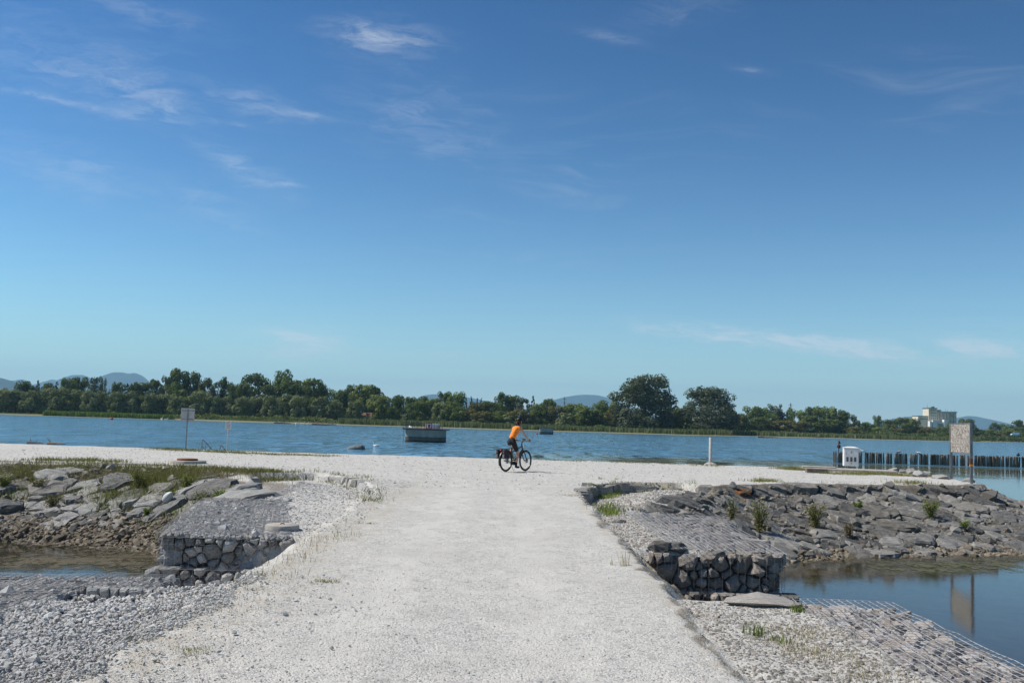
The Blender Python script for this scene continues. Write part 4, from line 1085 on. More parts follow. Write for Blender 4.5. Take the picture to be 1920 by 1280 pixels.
def crown_points(kind, n, rng, leafsize):
    """crown in a unit frame: height 0..1, radius up to 0.5"""
    cl = []
    if kind == 'C':
        for i in range(44):
            z = 0.04 + 0.92 * (i / 44.0); r = 0.42 * (1 - z) ** 0.85 + 0.02
            an = rng.uniform(0, 6.283); k = rng.uniform(0.3, 0.95)
            cl.append((np.array([math.cos(an) * r * k, math.sin(an) * r * k, z]), 0.04 + 0.10 * (1 - z)))
    else:
        nc, lo, r0, r1 = {'A': (52, 0.10, 0.07, 0.12), 'big': (150, 0.0, 0.06, 0.12), 'W': (34, 0.0, 0.11, 0.18), 'B': (34, 0.0, 0.11, 0.18)}.get(kind, (40, 0.02, 0.10, 0.17))
        lob = [(rng.uniform(0, 6.283), rng.uniform(0.25, 0.95), rng.uniform(0.75, 1.15)) for _ in range(5)]
        for _ in range(nc):
            z = lo + (1 - lo) * rng.uniform(0.05, 0.93); zz = (z - lo) / (1 - lo)
            env = 0.46 * math.sqrt(max(0.02, 1 - ((zz - (0.40 if kind == 'big' else 0.44)) / (0.64 if kind == 'big' else 0.60)) ** 2))
            an = rng.uniform(0, 6.283); k = math.sqrt(rng.uniform(0.12, 1.0))
            f = 1.0
            for la, lz, lf in lob: f *= 1 + (lf - 1) * math.exp(-((math.cos(an - la) - 1) ** 2) / 0.5 - ((zz - lz) / 0.25) ** 2)
            cl.append((np.array([math.cos(an) * env * k * f, math.sin(an) * env * k * f, z]), rng.uniform(r0, r1)))
    w_ = np.array([r ** 2 for c, r in cl]); w_ /= w_.sum()
    pick = rng.choice(len(cl), n, p=w_)
    CC = np.array([c for c, r in cl])[pick]; RR = np.array([r for c, r in cl])[pick]
    u = rng.normal(size=(n, 3)); u /= np.linalg.norm(u, axis=1)[:, None]
    rad_ = RR * (0.72 + 0.36 * rng.rand(n))
    P = CC + u * rad_[:, None] * np.array([1.0, 1.0, 0.85])
    if kind == 'C': P = CC + u * RR[:, None] * np.array([1.0, 1.0, 0.45]) * (0.3 + 0.7 * rng.rand(n))[:, None]
    if kind == 'W': P[:, 2] -= 0.03 * rng.rand(n)
    P[:, 2] = np.clip(P[:, 2], 0.0, 1.02)
    P[:, 2] /= np.percentile(P[:, 2], 99.7)
    P[:, :2] -= np.median(P[:, :2], 0) * 0.5
    P[:, :2] *= 0.5 / np.percentile(np.hypot(P[:, 0], P[:, 1]), 93)
    Nn = u + np.array([-0.15, 0, 0.35]) + rng.normal(size=(n, 3)) * 0.45; Nn /= np.linalg.norm(Nn, axis=1)[:, None]
    tone = np.clip(rng.rand(len(cl))[pick] * 0.55 + 0.1 + 0.3 * (u[:, 2] > 0.2), 0, 1)  # random tone per clump; upward side coloured lighter, painted light from above
    return P, Nn, leafsize * rng.uniform(0.6, 1.3, n), tone, cl

def trunk_mesh(cl, rng, kind):
    mb = MB(); th = 0.9 if kind == 'C' else 0.55
    mb.tube([(0, 0, -0.02), (0.006, 0.004, 0.2), (-0.01, 0.008, th * 0.7), (0.012, 0, th)], [0.032, 0.024, 0.017, 0.006], 7)
    if kind != 'C':
        for c, r in cl[:9]:
            z0 = min(max(0.15, c[2] * 0.45), 0.5)
            mb.tube([(0, 0, z0), tuple(c * np.array([0.5, 0.5, 1]) * np.array([1, 1, 0.5]) + np.array([0, 0, z0 * 0.5])), tuple(c)], [0.013, 0.008, 0.003], 5)
    return mesh_np('trunk', mb.v, mb.f, True)

PROTO = {}
rs = np.random.RandomState(9)
for kd, nvar, n, ls in (('W', 4, 3600, 0.050), ('D', 3, 3600, 0.048), ('G', 3, 3600, 0.048), ('L', 3, 3600, 0.048), ('A', 2, 3600, 0.040), ('C', 2, 2200, 0.048), ('B', 3, 3600, 0.050), ('big', 2, 17000, 0.026)):
    PROTO[kd] = []
    for v in range(nvar):
        P, Nn, S, tone, cl = crown_points(kd, n, rs, ls)
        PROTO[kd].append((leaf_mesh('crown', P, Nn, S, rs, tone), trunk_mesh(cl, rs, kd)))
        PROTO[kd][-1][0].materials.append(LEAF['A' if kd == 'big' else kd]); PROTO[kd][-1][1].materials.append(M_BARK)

ORD = ['first', 'second', 'third', 'fourth', 'fifth', 'sixth', 'seventh', 'eighth', 'ninth', 'tenth', 'eleventh', 'twelfth', 'thirteenth', 'fourteenth', 'fifteenth', 'sixteenth',
       'seventeenth', 'eighteenth', 'nineteenth', 'twentieth', 'twenty-first', 'twenty-second', 'twenty-third', 'twenty-fourth', 'twenty-fifth', 'twenty-sixth', 'twenty-seventh', 'twenty-eighth',
       'twenty-ninth', 'thirtieth', 'thirty-first', 'thirty-second', 'thirty-third', 'thirty-fourth', 'thirty-fifth', 'thirty-sixth', 'thirty-seventh', 'thirty-eighth', 'thirty-ninth', 'fortieth', 'forty-first', 'forty-second', 'forty-third', 'forty-fourth', 'forty-fifth']
KWORD = {'W': ('grey_green_willow', 'grey-green willow', 'willow'), 'D': ('dark_leafy_tree', 'dark green broad tree', 'tree'), 'G': ('green_tree', 'mid green rounded tree', 'tree'),
         'L': ('light_green_tree', 'light yellow-green tree', 'tree'), 'A': ('airy_tree', 'loose greyish tree', 'tree'), 'C': ('conifer', 'narrow dark conifer', 'tree'), 'B': ('olive_bush', 'low olive-brown bushy tree', 'tree')}
# pixel centre, width, top, kind, row (metres behind the bank line), own label or None
TREES = [
 (4,40,728,'W',0),(32,40,731,'W',6),(60,38,732,'W',0),(94,38,728,'W',4),(122,44,727,'W',0),(152,28,731,'L',8),(168,32,731,'W',0),(187,30,733,'W',5),(207,24,742,'L',4),(222,28,735,'W',0),(246,34,733,'W',3),
 (268,26,742,'L',6),(286,28,738,'W',0),(307,32,739,'W',4),(330,30,743,'W',0),(349,32,743,'G',6),(378,36,733,'W',2),(402,28,743,'W',0),(425,28,743,'W',4),(440,20,752,'D',8),(456,30,744,'W',0),(480,28,744,'W',3),(505,28,741,'W',0),(531,36,739,'W',2),
 (560,30,741,'W',0),(582,26,744,'G',5),(606,36,743,'W',0),(636,28,750,'W',3),(668,30,750,'W',0),
 (52,40,715,'D',45),(72,16,714,'C',40),(90,26,718,'D',50),(107,14,716,'C',40),(130,32,708,'G',55),(150,32,707,'D',60),(181,24,706,'A',50),(196,16,709,'A',55),(222,24,717,'D',45),(240,22,720,'C',50),(263,38,717,'D',50),(291,32,712,'D',55),
 (312,22,705,'A',50),(337,44,691,'D',60),(360,38,697,'D',65),(331,40,716,'L',28),(386,26,709,'B',55),(402,24,713,'A',50),(425,26,708,'D',55),(443,34,721,'D',40),(478,50,701,'D',60),(460,36,720,'D',35),(500,40,722,'D',45),(536,36,693,'G',60),(548,56,713,'D',40),
 (582,50,710,'L',50),(608,26,717,'G',55),(632,34,731,'G',40),(570,34,725,'D',36),(15,36,738,'D',30),
 (655,34,722,'D',60),(686,52,721,'L',55),(703,38,726,'D',62),(650,30,740,'D',40),(712,42,740,'L',20),(740,28,742,'G',15),(752,34,741,'D',55),(772,26,744,'D',50),(774,24,753,'G',8),(800,34,744,'D',52),(788,26,749,'D',40),(795,26,752,'L',10),(818,32,748,'G',25),
 (851,42,734,'G',60),(832,32,735,'A',65),(823,30,755,'W',6),(848,28,751,'G',20),(874,11,746,'C',50),(884,12,744,'C',55),(895,10,747,'C',52),(903,11,747,'C',56),(893,38,754,'B',25),(918,42,752,'D',30),(904,44,771,'B',0),(860,32,762,'L',4),(838,26,757,'L',5),(880,26,766,'B',6),
 (944,32,736,'D',60),(962,36,741,'D',65),(930,28,755,'G',30),(980,34,746,'A',35),(1000,16,743,'C',55),(1026,26,748,'D',60),(1036,16,748,'L',40),(1010,32,757,'L',5),(1045,34,761,'B',8),(1064,26,762,'G',30),(1080,40,756,'G',40),(1100,40,760,'G',5),(1092,26,766,'L',0),
 (1126,28,756,'G',35),(1142,44,751,'G',45),(1152,36,764,'B',3),(1172,26,768,'W',0),(970,40,768,'B',0),(940,36,770,'L',2),(990,30,775,'B',0),(1062,34,774,'W',0),(1122,30,770,'D',4),(955,30,778,'W',0),
 (1260,30,762,'G',25),(1276,34,766,'D',12),(1290,30,760,'B',30),(1262,36,776,'B',0),(1382,28,777,'B',10),(1372,24,770,'D',30),(1395,30,775,'D',8),(1411,40,762,'G',30),(1432,34,764,'G',35),(1454,34,758,'A',30),(1444,26,775,'G',12),(1480,24,765,'C',40),(1492,40,767,'G',25),(1521,40,763,'D',28),(1549,44,762,'G',25),
 (1572,30,768,'D',32),(1587,28,772,'D',22),(1458,48,788,'B',0),(1492,44,787,'B',0),(1530,44,780,'D',10),(1560,40,786,'D',8),(1425,36,782,'D',6),(1600,34,800,'B',0),(1345,40,776,'B',6),(1320,44,780,'B',4),
 (1608,16,788,'D',40),(1619,12,791,'D',30),(1630,16,791,'G',36),(1644,18,779,'G',30),(1670,32,786,'D',28),(1696,38,783,'D',24),(1708,32,785,'D',30),(1724,20,798,'B',10),(1740,22,800,'B',12),(1762,24,800,'G',10),(1784,20,793,'D',20),(1812,28,785,'D',20),(1774,20,803,'L',4),(1650,26,800,'G',8),(1682,30,802,'B',4),
 (1833,24,802,'D',15),(1850,26,804,'G',10),(1864,16,792,'D',45),(1882,16,794,'G',40),(1906,30,787,'D',35),(1895,30,803,'G',10),(1870,26,808,'B',4),(1918,24,800,'D',12),(1845,22,812,'B',0),
]
OWN = {(337,44):'tallest dark tree of the left wood, right of the twin-topped mountain', (478,50):'dense dark dome-shaped tree of the left wood', (536,36):'tall green tree with an oval top, highest near the wood centre-left',
       (686,52):'broad pale green tree above the red roof', (851,42):'tall green tree rising behind the concrete platform', (1644,18):'slim lone upright tree left of the grain silo', (1454,34):'leaning loose grey tree left of the lattice pylon',
       (1812,28):'dark tree standing right behind the information board', (1906,30):'dark round tree at the right edge of the far shore'}
def place(px, off):
    x = (px - 960) * 560 / FPX
    for _ in range(4):
        D = float(np.interp(x, [p[0] for p in SHORE], [p[1] for p in SHORE])) + off; x = (px - 960) * D / FPX
    return D
def put_tree(px, wpx, top, kd, off, label, name, cat, proto, k):
    D = place(px, off); zt = at_y(px, top, D).z; q = at_y(px, top, D); zb = -0.75
    root = empty(name, (q.x + 0.0, D, zb), (k * 2.399) % 6.283)
    h = zt - zb; wm = wpx * D / FPX
    root.scale = (wm * 1.14, wm * 1.14, h)
    add('crown', proto[0], None, root); add('trunk', proto[1], None, root)
    tag(root, label, cat, 'trees of the far shore'); return root
rows_ = sorted(enumerate(TREES), key=lambda e: e[1][0]); cnt = {}
for k, (px, wpx, top, kd, row) in rows_:
    sec = 0 if px < 400 else (1 if px < 960 else 2)
    c = cnt[kd, sec] = cnt.get((kd, sec), 0) + 1
    nm, words, cat = KWORD[kd]
    lb = OWN.get((px, wpx)) or '%s %s %s' % (ORD[c - 1], words, ('from the left picture edge', 'left of the cyclist, counted rightward from the signs', 'right of the cyclist, counted rightward')[sec])
    put_tree(px, wpx, top, kd, 78 + row, lb, nm, cat, PROTO[kd][k % len(PROTO[kd])], k)
put_tree(1211, 98, 704, 'big', 72, 'biggest tree of all, a huge round grey-green one on the far shore', 'large_tree', 'tree', PROTO['big'][0], 1)
put_tree(1332, 90, 727, 'big', 60, 'second biggest tree, airy and greyish, right of the biggest one', 'large_tree', 'tree', PROTO['big'][1], 4)

# undergrowth, reeds
def blades(name, P, Hh, Wd, lean, rng, mat, seg=2, parent=None):
    """upright tapering blades; P (n,3)"""
    n = len(P); an = rng.uniform(0, 6.283, n); d = np.stack([np.cos(an), np.sin(an), np.zeros(n)], -1)
    la = rng.uniform(0, 6.283, n); l = np.stack([np.cos(la), np.sin(la), np.zeros(n)], -1) * (lean * rng.rand(n) * Hh)[:, None]
    up = np.array([0, 0, 1.0])
    a = P - d * (Wd / 2)[:, None]; b = P + d * (Wd / 2)[:, None]
    mid = P + up * (Hh * 0.55)[:, None] + l * 0.35
    c = mid + d * (Wd * 0.38)[:, None]; e = mid - d * (Wd * 0.38)[:, None]
    tip = P + up * (Hh * (1 - 0.25 * lean))[:, None] + l
    V = np.stack([a, b, c, e, tip, tip + d * (Wd * 0.08)[:, None]], 1).reshape(-1, 3)
    i = np.arange(n) * 6
    F = np.concatenate([np.stack([i, i + 1, i + 2, i + 3], -1), np.stack([i + 3, i + 2, i + 5, i + 4], -1)])
    me = mesh_np(name, V, F)
    at2 = me.attributes.new('leaf', 'FLOAT', 'POINT'); at2.data.foreach_set('value', np.repeat(rng.rand(n), 6).astype(np.float32))
    return add(name, me, mat, parent)
rs = np.random.RandomState(21)
M_REED = mat_leaf('reed_blades', (0.085, 0.11, 0.045), (0.15, 0.175, 0.08), (0.24, 0.24, 0.13))
M_REED_G = mat_leaf('fresh_reed_blades', (0.08, 0.13, 0.03), (0.14, 0.21, 0.05), (0.21, 0.27, 0.08))
def along(n, px0, px1, o0, o1):
    px = rs.uniform(px0, px1, n); D = np.array([place(p, 0) for p in np.linspace(px0, px1, 200)])
    Ds = np.interp(px, np.linspace(px0, px1, 200), D) + rs.uniform(o0, o1, n)
    return (px - 960) * Ds / FPX, Ds
x, y = along(15000, 640, 1840, 36, 64)
h = 2.6 + fbm(x * 0.05, y * 0.05, 4) * 2.2 + rs.rand(len(x)) * 0.7
tag(blades('reed_belt', np.stack([x, y, np.full_like(x, -1.2)], -1), h, np.full_like(x, 0.55), 0.25, rs, M_REED), 'belt of tall grey-green reeds along the far shore', 'reeds', kind='stuff')
x, y = along(3500, 330, 660, 52, 66)
h = (1.4 + fbm(x * 0.08, y * 0.05, 14) * 3.0).clip(0.3, 3)
tag(blades('reed_belt', np.stack([x, y, np.full_like(x, -1.15)], -1), h, np.full_like(x, 0.5), 0.25, rs, M_REED), 'thin patchy reeds below the left wood', 'reeds', kind='stuff')
x, y = along(9000, 88, 332, 14, 46)
kk = (x > -247)
e = np.minimum(1, np.minimum((x + 247) / 8, (-164 - x) / 8).clip(0.3, 1)) 
h = (2.3 + fbm(x * 0.06, y * 0.06, 24) * 1.2 + rs.rand(len(x)) * 0.5) * e
tag(blades('reed_island', np.stack([x, y, np.full_like(x, -1.35)], -1), h, np.full_like(x, 0.6), 0.3, rs, M_REED_G), 'bright green reed island in front of the left wood', 'reeds', kind='stuff')
def thicket(label, n, px0, px1, o0, o1, hmax, size, mat, seed):
    x, y = along(n, px0, px1, o0, o1)
    hh = hmax * (0.35 + 0.75 * np.clip(vnoise(x * 0.12, y * 0.02, seed) * 0.6 + vnoise(x * 0.35, y * 0.05, seed + 3) * 0.5, 0, 1))
    z = -0.95 + hh * rs.rand(n) ** 0.7
    C = np.stack([x, y, z], -1); Nn = rs.normal(size=(n, 3)); Nn[:, 2] += 0.4; Nn /= np.linalg.norm(Nn, axis=1)[:, None]
    me = leaf_mesh('undergrowth', C, Nn, size * rs.uniform(0.6, 1.3, n), rs, vnoise(x * 0.2, y * 0.1, seed + 5))
    tag(add('undergrowth', me, mat), label, 'undergrowth', kind='stuff')
thicket('dark undergrowth between the trunks of the far woods', 20000, -20, 1600, 100, 130, 7.0, 1.3, LEAF['D'], 3)
thicket('olive shrubs along the foot of the far trees', 12000, 330, 1600, 66, 78, 3.2, 0.8, LEAF['L'], 8)
thicket('low bushes along the far right shore', 9000, 1590, 1940, 70, 100, 5.0, 1.0, LEAF['D'], 13)
thicket('distant hedge below the hills on the far right', 6000, 1580, 1960, 260, 330, 9.0, 1.8, LEAF['G'], 17)
# ------------------------------------------------------------------ plain materials
def mat_plain(name, col, rough=0.6, metal=0.0, spec=0.4, var=0.25, scale=6.0, bump=0.0):
    mt, t = material(name)
    pos = t.n('ShaderNodeTexCoord').outputs['Object']
    n1 = t.noise(pos, scale, 6.0, 0.65)
    c = t.mix(t.smooth(n1, 0.3, 0.7), tuple(v * (1 - var) for v in col), tuple(min(1, v * (1 + var)) for v in col))
    finish(t, pbr(t, c, rough, t.bump(n1, 0.5, bump) if bump else None, metal, spec)); return mt
M_STEEL = mat_plain('grey_steel', (0.20, 0.21, 0.22), 0.45, 0.6)
M_STEEL_D = mat_plain('dark_steel', (0.05, 0.055, 0.06), 0.5, 0.3)
M_ALU = mat_plain('sign_back', (0.42, 0.42, 0.41), 0.5, 0.3, var=0.12)
M_WHITE = mat_plain('white_paint', (0.72, 0.72, 0.70), 0.5, var=0.08)
M_WHITE2 = mat_plain('weathered_white', (0.55, 0.55, 0.54), 0.6, var=0.12)
M_PIPE = mat_plain('grey_pipe', (0.40, 0.40, 0.39), 0.6, var=0.15)
M_BLACK = mat_plain('black_plastic', (0.012, 0.012, 0.013), 0.5)
M_RED = mat_plain('red_paint', (0.35, 0.03, 0.03), 0.5)
M_LANT = mat_plain('dull_red_lantern', (0.075, 0.02, 0.02), 0.6)
M_ORANGE = mat_plain('orange_sticker', (0.7, 0.25, 0.03), 0.5)
M_SLAB = mat_plain('concrete_slab', (0.36, 0.33, 0.29), 0.9, bump=0.004)
M_RUST = mat_plain('rust', (0.16, 0.06, 0.025), 0.85, var=0.5, scale=30)
M_DRUM = mat_plain('weathered_drum', (0.17, 0.165, 0.15), 0.8, var=0.5, scale=4)
M_ROPE = mat_plain('rope', (0.12, 0.12, 0.11), 0.9)
M_DRIFT = mat_plain('driftwood', (0.17, 0.135, 0.10), 0.9, var=0.4, scale=12, bump=0.01)
M_CREAM = mat_plain('cream_render', (0.66, 0.59, 0.45), 0.85, var=0.06, scale=0.2)
M_GREYC = mat_plain('silo_render', (0.54, 0.49, 0.38), 0.85, var=0.08, scale=0.2)
M_TILE = mat_plain('red_roof_tiles', (0.15, 0.065, 0.05), 0.85, var=0.2, scale=3)
M_GLASS = mat_plain('dark_glass', (0.02, 0.025, 0.03), 0.1)
M_FLESH = mat_plain('bill_orange', (0.5, 0.16, 0.03), 0.6)

mt, t = material('stained_concrete')                 # tide-stained lower half, damp dark foot
pos = t.n('ShaderNodeTexCoord').outputs['Object']; z = t.sep(pos)[2]
n1 = t.noise(pos, 1.2, 7.0, 0.65); n2 = t.noise(t.vmath('MULTIPLY', pos, (3.0, 3.0, 0.35)), 1.0, 6.0, 0.65)
c = t.ramp(t.math('ADD', t.math('MULTIPLY', n1, 0.5), t.math('MULTIPLY', n2, 0.5)), [(0.3, (0.23, 0.21, 0.175)), (0.7, (0.39, 0.36, 0.30))])
lv = t.math('ADD', z, t.math('MULTIPLY', t.math('SUBTRACT', n2, 0.5), 0.25))
c = t.mix(t.math('SUBTRACT', 1.0, t.smooth(lv, 0.72, 0.84)), c, t.mix(0.75, c, (0.055, 0.048, 0.04)))
c = t.mix(t.math('SUBTRACT', 1.0, t.smooth(lv, 0.10, 0.30)), c, (0.03, 0.028, 0.024))
finish(t, pbr(t, c, 0.9, t.bump(n1, 0.4, 0.02), spec=0.2)); M_CONC = mt

mt, t = material('tarred_timber')
pos = t.n('ShaderNodeTexCoord').outputs['Object']; rnd = t.n('ShaderNodeObjectInfo').outputs['Random']
g = t.noise(t.vmath('ADD', t.vmath('MULTIPLY', pos, (14, 14, 1.2)), t.comb(t.math('MULTIPLY', rnd, 50), 0, 0)), 1.0, 6.0, 0.65)
c = t.ramp(t.math('ADD', g, t.math('MULTIPLY', t.math('SUBTRACT', rnd, 0.5), 0.25)), [(0.28, (0.055, 0.040, 0.028)), (0.5, (0.165, 0.122, 0.085)), (0.75, (0.34, 0.27, 0.20))])
finish(t, pbr(t, c, 0.9, t.bump(g, 0.6, 0.01), spec=0.2)); M_TIMBER = mt

mt, t = material('peeling_print')                    # the bleached, flaking face of the information board
pos = t.n('ShaderNodeTexCoord').outputs['Object']
warp = t.vmath('ADD', pos, t.vmath('SCALE', t.noise(pos, 9.0, 2.0, 0.5, 0.0, 1), scale=0.06))
mp = t.n('ShaderNodeMapping', None, Rotation=(0, 0.6, 0), Scale=(1.0, 1.0, 1.9)); t.set(mp.inputs[0], warp)
v1 = t.voronoi(mp.outputs[0], 15.0, out=1); e1 = t.voronoi(mp.outputs[0], 15.0, 'DISTANCE_TO_EDGE')
f = t.sep(v1)[0]
c = t.ramp(f, [(0.0, (0.13, 0.105, 0.08)), (0.35, (0.27, 0.235, 0.19)), (0.6, (0.46, 0.43, 0.38)), (1.0, (0.66, 0.64, 0.60))], 'CONSTANT')
c = t.mix(t.math('SUBTRACT', 1.0, t.smooth(e1, 0.02, 0.08)), c, (0.10, 0.085, 0.07))
c = t.mix(t.math('MULTIPLY', t.smooth(t.noise(pos, 3.0, 3.0, 0.5), 0.45, 0.65), 0.25), c, (0.5, 0.48, 0.45))
finish(t, pbr(t, c, 0.8, spec=0.2)); M_PRINT = mt

mt, t = material('printed_notice')                   # grey lines of small print on white
pos = t.n('ShaderNodeTexCoord').outputs['Object']; x_, y_, z_ = t.sep(pos)
ln = t.smooth(t.math('SINE', t.math('MULTIPLY', z_, 95.0)), 0.1, 0.5)
wd = t.smooth(t.noise(t.vmath('MULTIPLY', pos, (26.0, 1.0, 15.0)), 1.0, 2.0), 0.42, 0.5)
mg = t.math('MULTIPLY', t.math('LESS_THAN', t.math('ABSOLUTE', x_), 0.095), t.math('LESS_THAN', t.math('ABSOLUTE', z_), 0.15))
c = t.mix(t.math('MULTIPLY', t.math('MULTIPLY', ln, wd), mg), (0.62, 0.62, 0.61), (0.10, 0.10, 0.11))
finish(t, pbr(t, c, 0.55, spec=0.3)); M_NOTICE = mt

# ------------------------------------------------------------------ square sign, notice, ladder rails (left, by the lake)
p = at(348, 838, -0.02); D = p.y; k = D / FPX
s = empty('square_sign', (p.x, p.y, H(p.x, p.y) - 0.02), 0.05); tag(s, 'square sign seen from its grey back on a tall post by the lake', 'sign')
zt = at_y(351, 765, D).z - s.location.z; zb = at_y(351, 790, D).z - s.location.z; hw = 12.6 * k
MB().tube([(0, 0.03, -0.3), (0, 0.03, zt - 0.05)], 0.033, 10).build('post', M_STEEL, s, True)
MB().bbox(-hw, hw, 0.055, 0.075, zb, zt, 0.008).build('sign_plate', M_ALU, s)
MB().box(-hw * 0.9, hw * 0.9, 0.040, 0.056, zb + 0.1, zb + 0.14).box(-hw * 0.9, hw * 0.9, 0.040, 0.056, zt - 0.14, zt - 0.1).build('bracket', M_STEEL, s)
MB().box(hw * 0.55, hw * 0.85, 0.052, 0.0545, zb + 0.03, zb + 0.08).build('sticker', M_ORANGE, s)
p = at(426, 845, -0.02); D = p.y; k = D / FPX
s = empty('notice_sign', (p.x, p.y, H(p.x, p.y) - 0.02), 0.0); tag(s, 'small white notice with small print on a thin post by the ladder rails', 'sign')
zt = at_y(427, 789, D).z - s.location.z; zb = at_y(427, 804.5, D).z - s.location.z
MB().tube([(0, 0, -0.3), (0, 0, zt - 0.03)], 0.028, 10).build('post', M_ALU, s, True)
MB().bbox(-0.13, 0.13, -0.011, 0.011, -(zt - zb) / 2, (zt - zb) / 2, 0.004).build('notice_plate', M_NOTICE, s, loc=(0, -0.042, (zt + zb) / 2))
for px, lb in ((378, 'left of the two grey ladder handrails leading into the lake'), (413, 'right ladder handrail, next to the small white notice')):
    p = at(px, 844, -0.05); g = empty('ladder_rail', (p.x, p.y, H(p.x, p.y)), rad(18)); tag(g, lb, 'handrail', 'ladder handrails by the lake')
    for q in (0.0, 0.45):
        nm = 'handrail'
        MB().tube([(0, q, -0.1), (0, q, 0.56), (0.02, q, 0.58), (0.50, q, 0.10), (0.53, q, -0.15)], 0.02, 8).build(nm, M_STEEL, g, True)
        MB().tube([(0, q, 0.28), (0.33, q, -0.05)], 0.014, 6).build('lower_rail', M_STEEL, g, True)
        MB().tube([(0.17, q, 0.42), (0.17, q, 0.0)], 0.014, 6).tube([(0.36, q, 0.23), (0.36, q, -0.1)], 0.014, 6).build('baluster', M_STEEL, g, True)

# ------------------------------------------------------------------ manhole rings
def manhole(name, label, px, py, z, r, parts):
    p = hit(px, py); z = H(p.x, p.y) + 0.02; g = empty(name, (p.x, p.y, z)); tag(g, label, 'manhole cover')
    for nm, r0, z0, z1, m_ in parts:
        mb = MB(); rr = r * r0; b = 0.012
        mb.lathe([(0.0, z0), (rr, z0), (rr, z1 - b), (rr - b, z1), (0.0, z1)], 40).build(nm, m_, g, True)
    return g
g = manhole('manhole_cover', 'round concrete manhole with a smaller rusty lid at the top of the left bank', 351, 868, 0.0, 0.60, [('concrete_ring', 1.0, -0.15, 0.07, M_SLAB), ('iron_lid', 0.55, 0.07, 0.13, M_RUST)])
g = manhole('manhole_cover', 'flat concrete disc lying on the gravel above the left gabion', 529, 994, -0.06, 0.25, [('concrete_disc', 1.0, -0.05, 0.06, M_SLAB)])
MB().tube([(-0.03, 0, 0.06), (-0.02, 0, 0.075), (0.02, 0, 0.075), (0.03, 0, 0.06)], 0.008, 6).build('lifting_eye', M_RUST, g, True)

# ------------------------------------------------------------------ white float on the left bank
p = hit(313, 948); z0 = H(p.x, p.y) + 0.16
g = empty('mooring_float', (p.x, p.y, z0 - 0.02)); tag(g, 'white pear-shaped float lying on the stones of the left bank', 'float')
mt, t = material('float_plastic'); zc = t.sep(t.n('ShaderNodeTexCoord').outputs['Object'])[2]
c = t.mix(t.math('SUBTRACT', 1.0, t.smooth(t.math('ADD', zc, t.math('MULTIPLY', t.noise(None, 4.0), 0.1)), 0.07, 0.09)), (0.56, 0.55, 0.50), (0.16, 0.22, 0.28))
finish(t, pbr(t, c, 0.5)); 
fl = MB().lathe([(0.0, 0.0), (0.09, 0.01), (0.155, 0.07), (0.17, 0.16), (0.155, 0.25), (0.115, 0.34), (0.075, 0.40), (0.045, 0.43), (0.0, 0.44)], 24).build('float_body', mt, g, True); fl.rotation_euler = (rad(25), rad(38), 0); fl.scale = (0.72, 0.72, 0.80); fl.location = (-0.05, 0, -0.06)
MB().tube([(0.0, -0.05, -0.05), (-0.10, -0.18, -0.12), (-0.2, -0.25, -0.14)], 0.012, 6).build('rope', M_ROPE, g, True)

# ------------------------------------------------------------------ bollard pipe, cabinet, slab, information board
p = at(1332, 871, 0.0); D = p.y
g = empty('pipe_bollard', (p.x, p.y, H(p.x, p.y))); tag(g, 'pale grey pipe standing in a concrete foot at the lake edge', 'bollard')
ht = at_y(1334, 820, D).z - g.location.z
MB().lathe([(0.0, 0.0), (0.078, 0.0), (0.078, ht - 0.01), (0.07, ht), (0.0, ht)], 20).build('pipe', M_PIPE, g, True)
MB().lathe([(0.36, -0.05), (0.30, 0.02), (0.18, 0.10), (0.10, 0.13)], 20).build('concrete_foot', M_SLAB, g, True)

a = at(1508, 881, 0.0); b = at(1690, 888, 0.0)
g = empty('concrete_slab', ((a.x + b.x) / 2, (a.y + b.y) / 2 + 0.6, 0.0), math.atan2(b.y - a.y, b.x - a.x)); tag(g, 'long low concrete slab under the white cabinet', 'slab')
L = (b - a).length / 2
MB().bbox(-L, L, -0.7, 0.9, -0.15, 0.10, 0.02).build('slab_body', M_SLAB, g)
MB().bbox(-L + 0.1, L - 2.4, -0.1, 0.7, 0.098, 0.16, 0.02).build('upper_step', M_SLAB, g)
p = at(1528, 884, 0.05)
tag(MB().bbox(-0.42, 0.42, -0.12, 0.12, 0, 0.16, 0.02).build('timber_block', M_DRIFT, loc=(p.x, p.y - 0.2, 0.02)), 'short brown timber block at the left end of the slab', 'block')

p = at(1595, 876, 0.10); D = p.y; k = D / FPX
g = empty('utility_cabinet', (p.x, p.y, 0.163), rad(-10)); tag(g, 'white utility cabinet with three small vents on the slab', 'cabinet')
w2 = 13.2 * k; ht = at_y(1595, 838, D).z - 0.163
MB().bbox(-w2, w2, -0.16, 0.20, 0.0, ht - 0.04, 0.012).build('cabinet_body', M_WHITE, g)
mb = MB(); mb.poly([(-w2 - .015, -.18, ht - .045), (w2 + .015, -.18, ht - .045), (w2 + .015, .22, ht - .045), (-w2 - .015, .22, ht - .045), (-w2 - .015, -.18, ht - .025), (w2 + .015, -.18, ht - .025), (w2 + .015, .22, ht - .025), (-w2 - .015, .22, ht - .025), (-w2 * .5, .02, ht + .03), (w2 * .5, .02, ht + .03)],
   [(0, 3, 2, 1), (0, 1, 5, 4), (1, 2, 6, 5), (2, 3, 7, 6), (3, 0, 4, 7), (4, 5, 9, 8), (6, 7, 8, 9), (5, 6, 9), (7, 4, 8)]).build('lid', M_WHITE, g)
MB().bbox(-w2 * .93, w2 * .93, -.172, -.155, ht * 0.50, ht - .07, 0.006).build('upper_door', M_WHITE, g)
MB().bbox(-w2 * .93, w2 * .93, -.172, -.155, 0.04, ht * 0.485, 0.006).build('lower_door', M_WHITE, g)
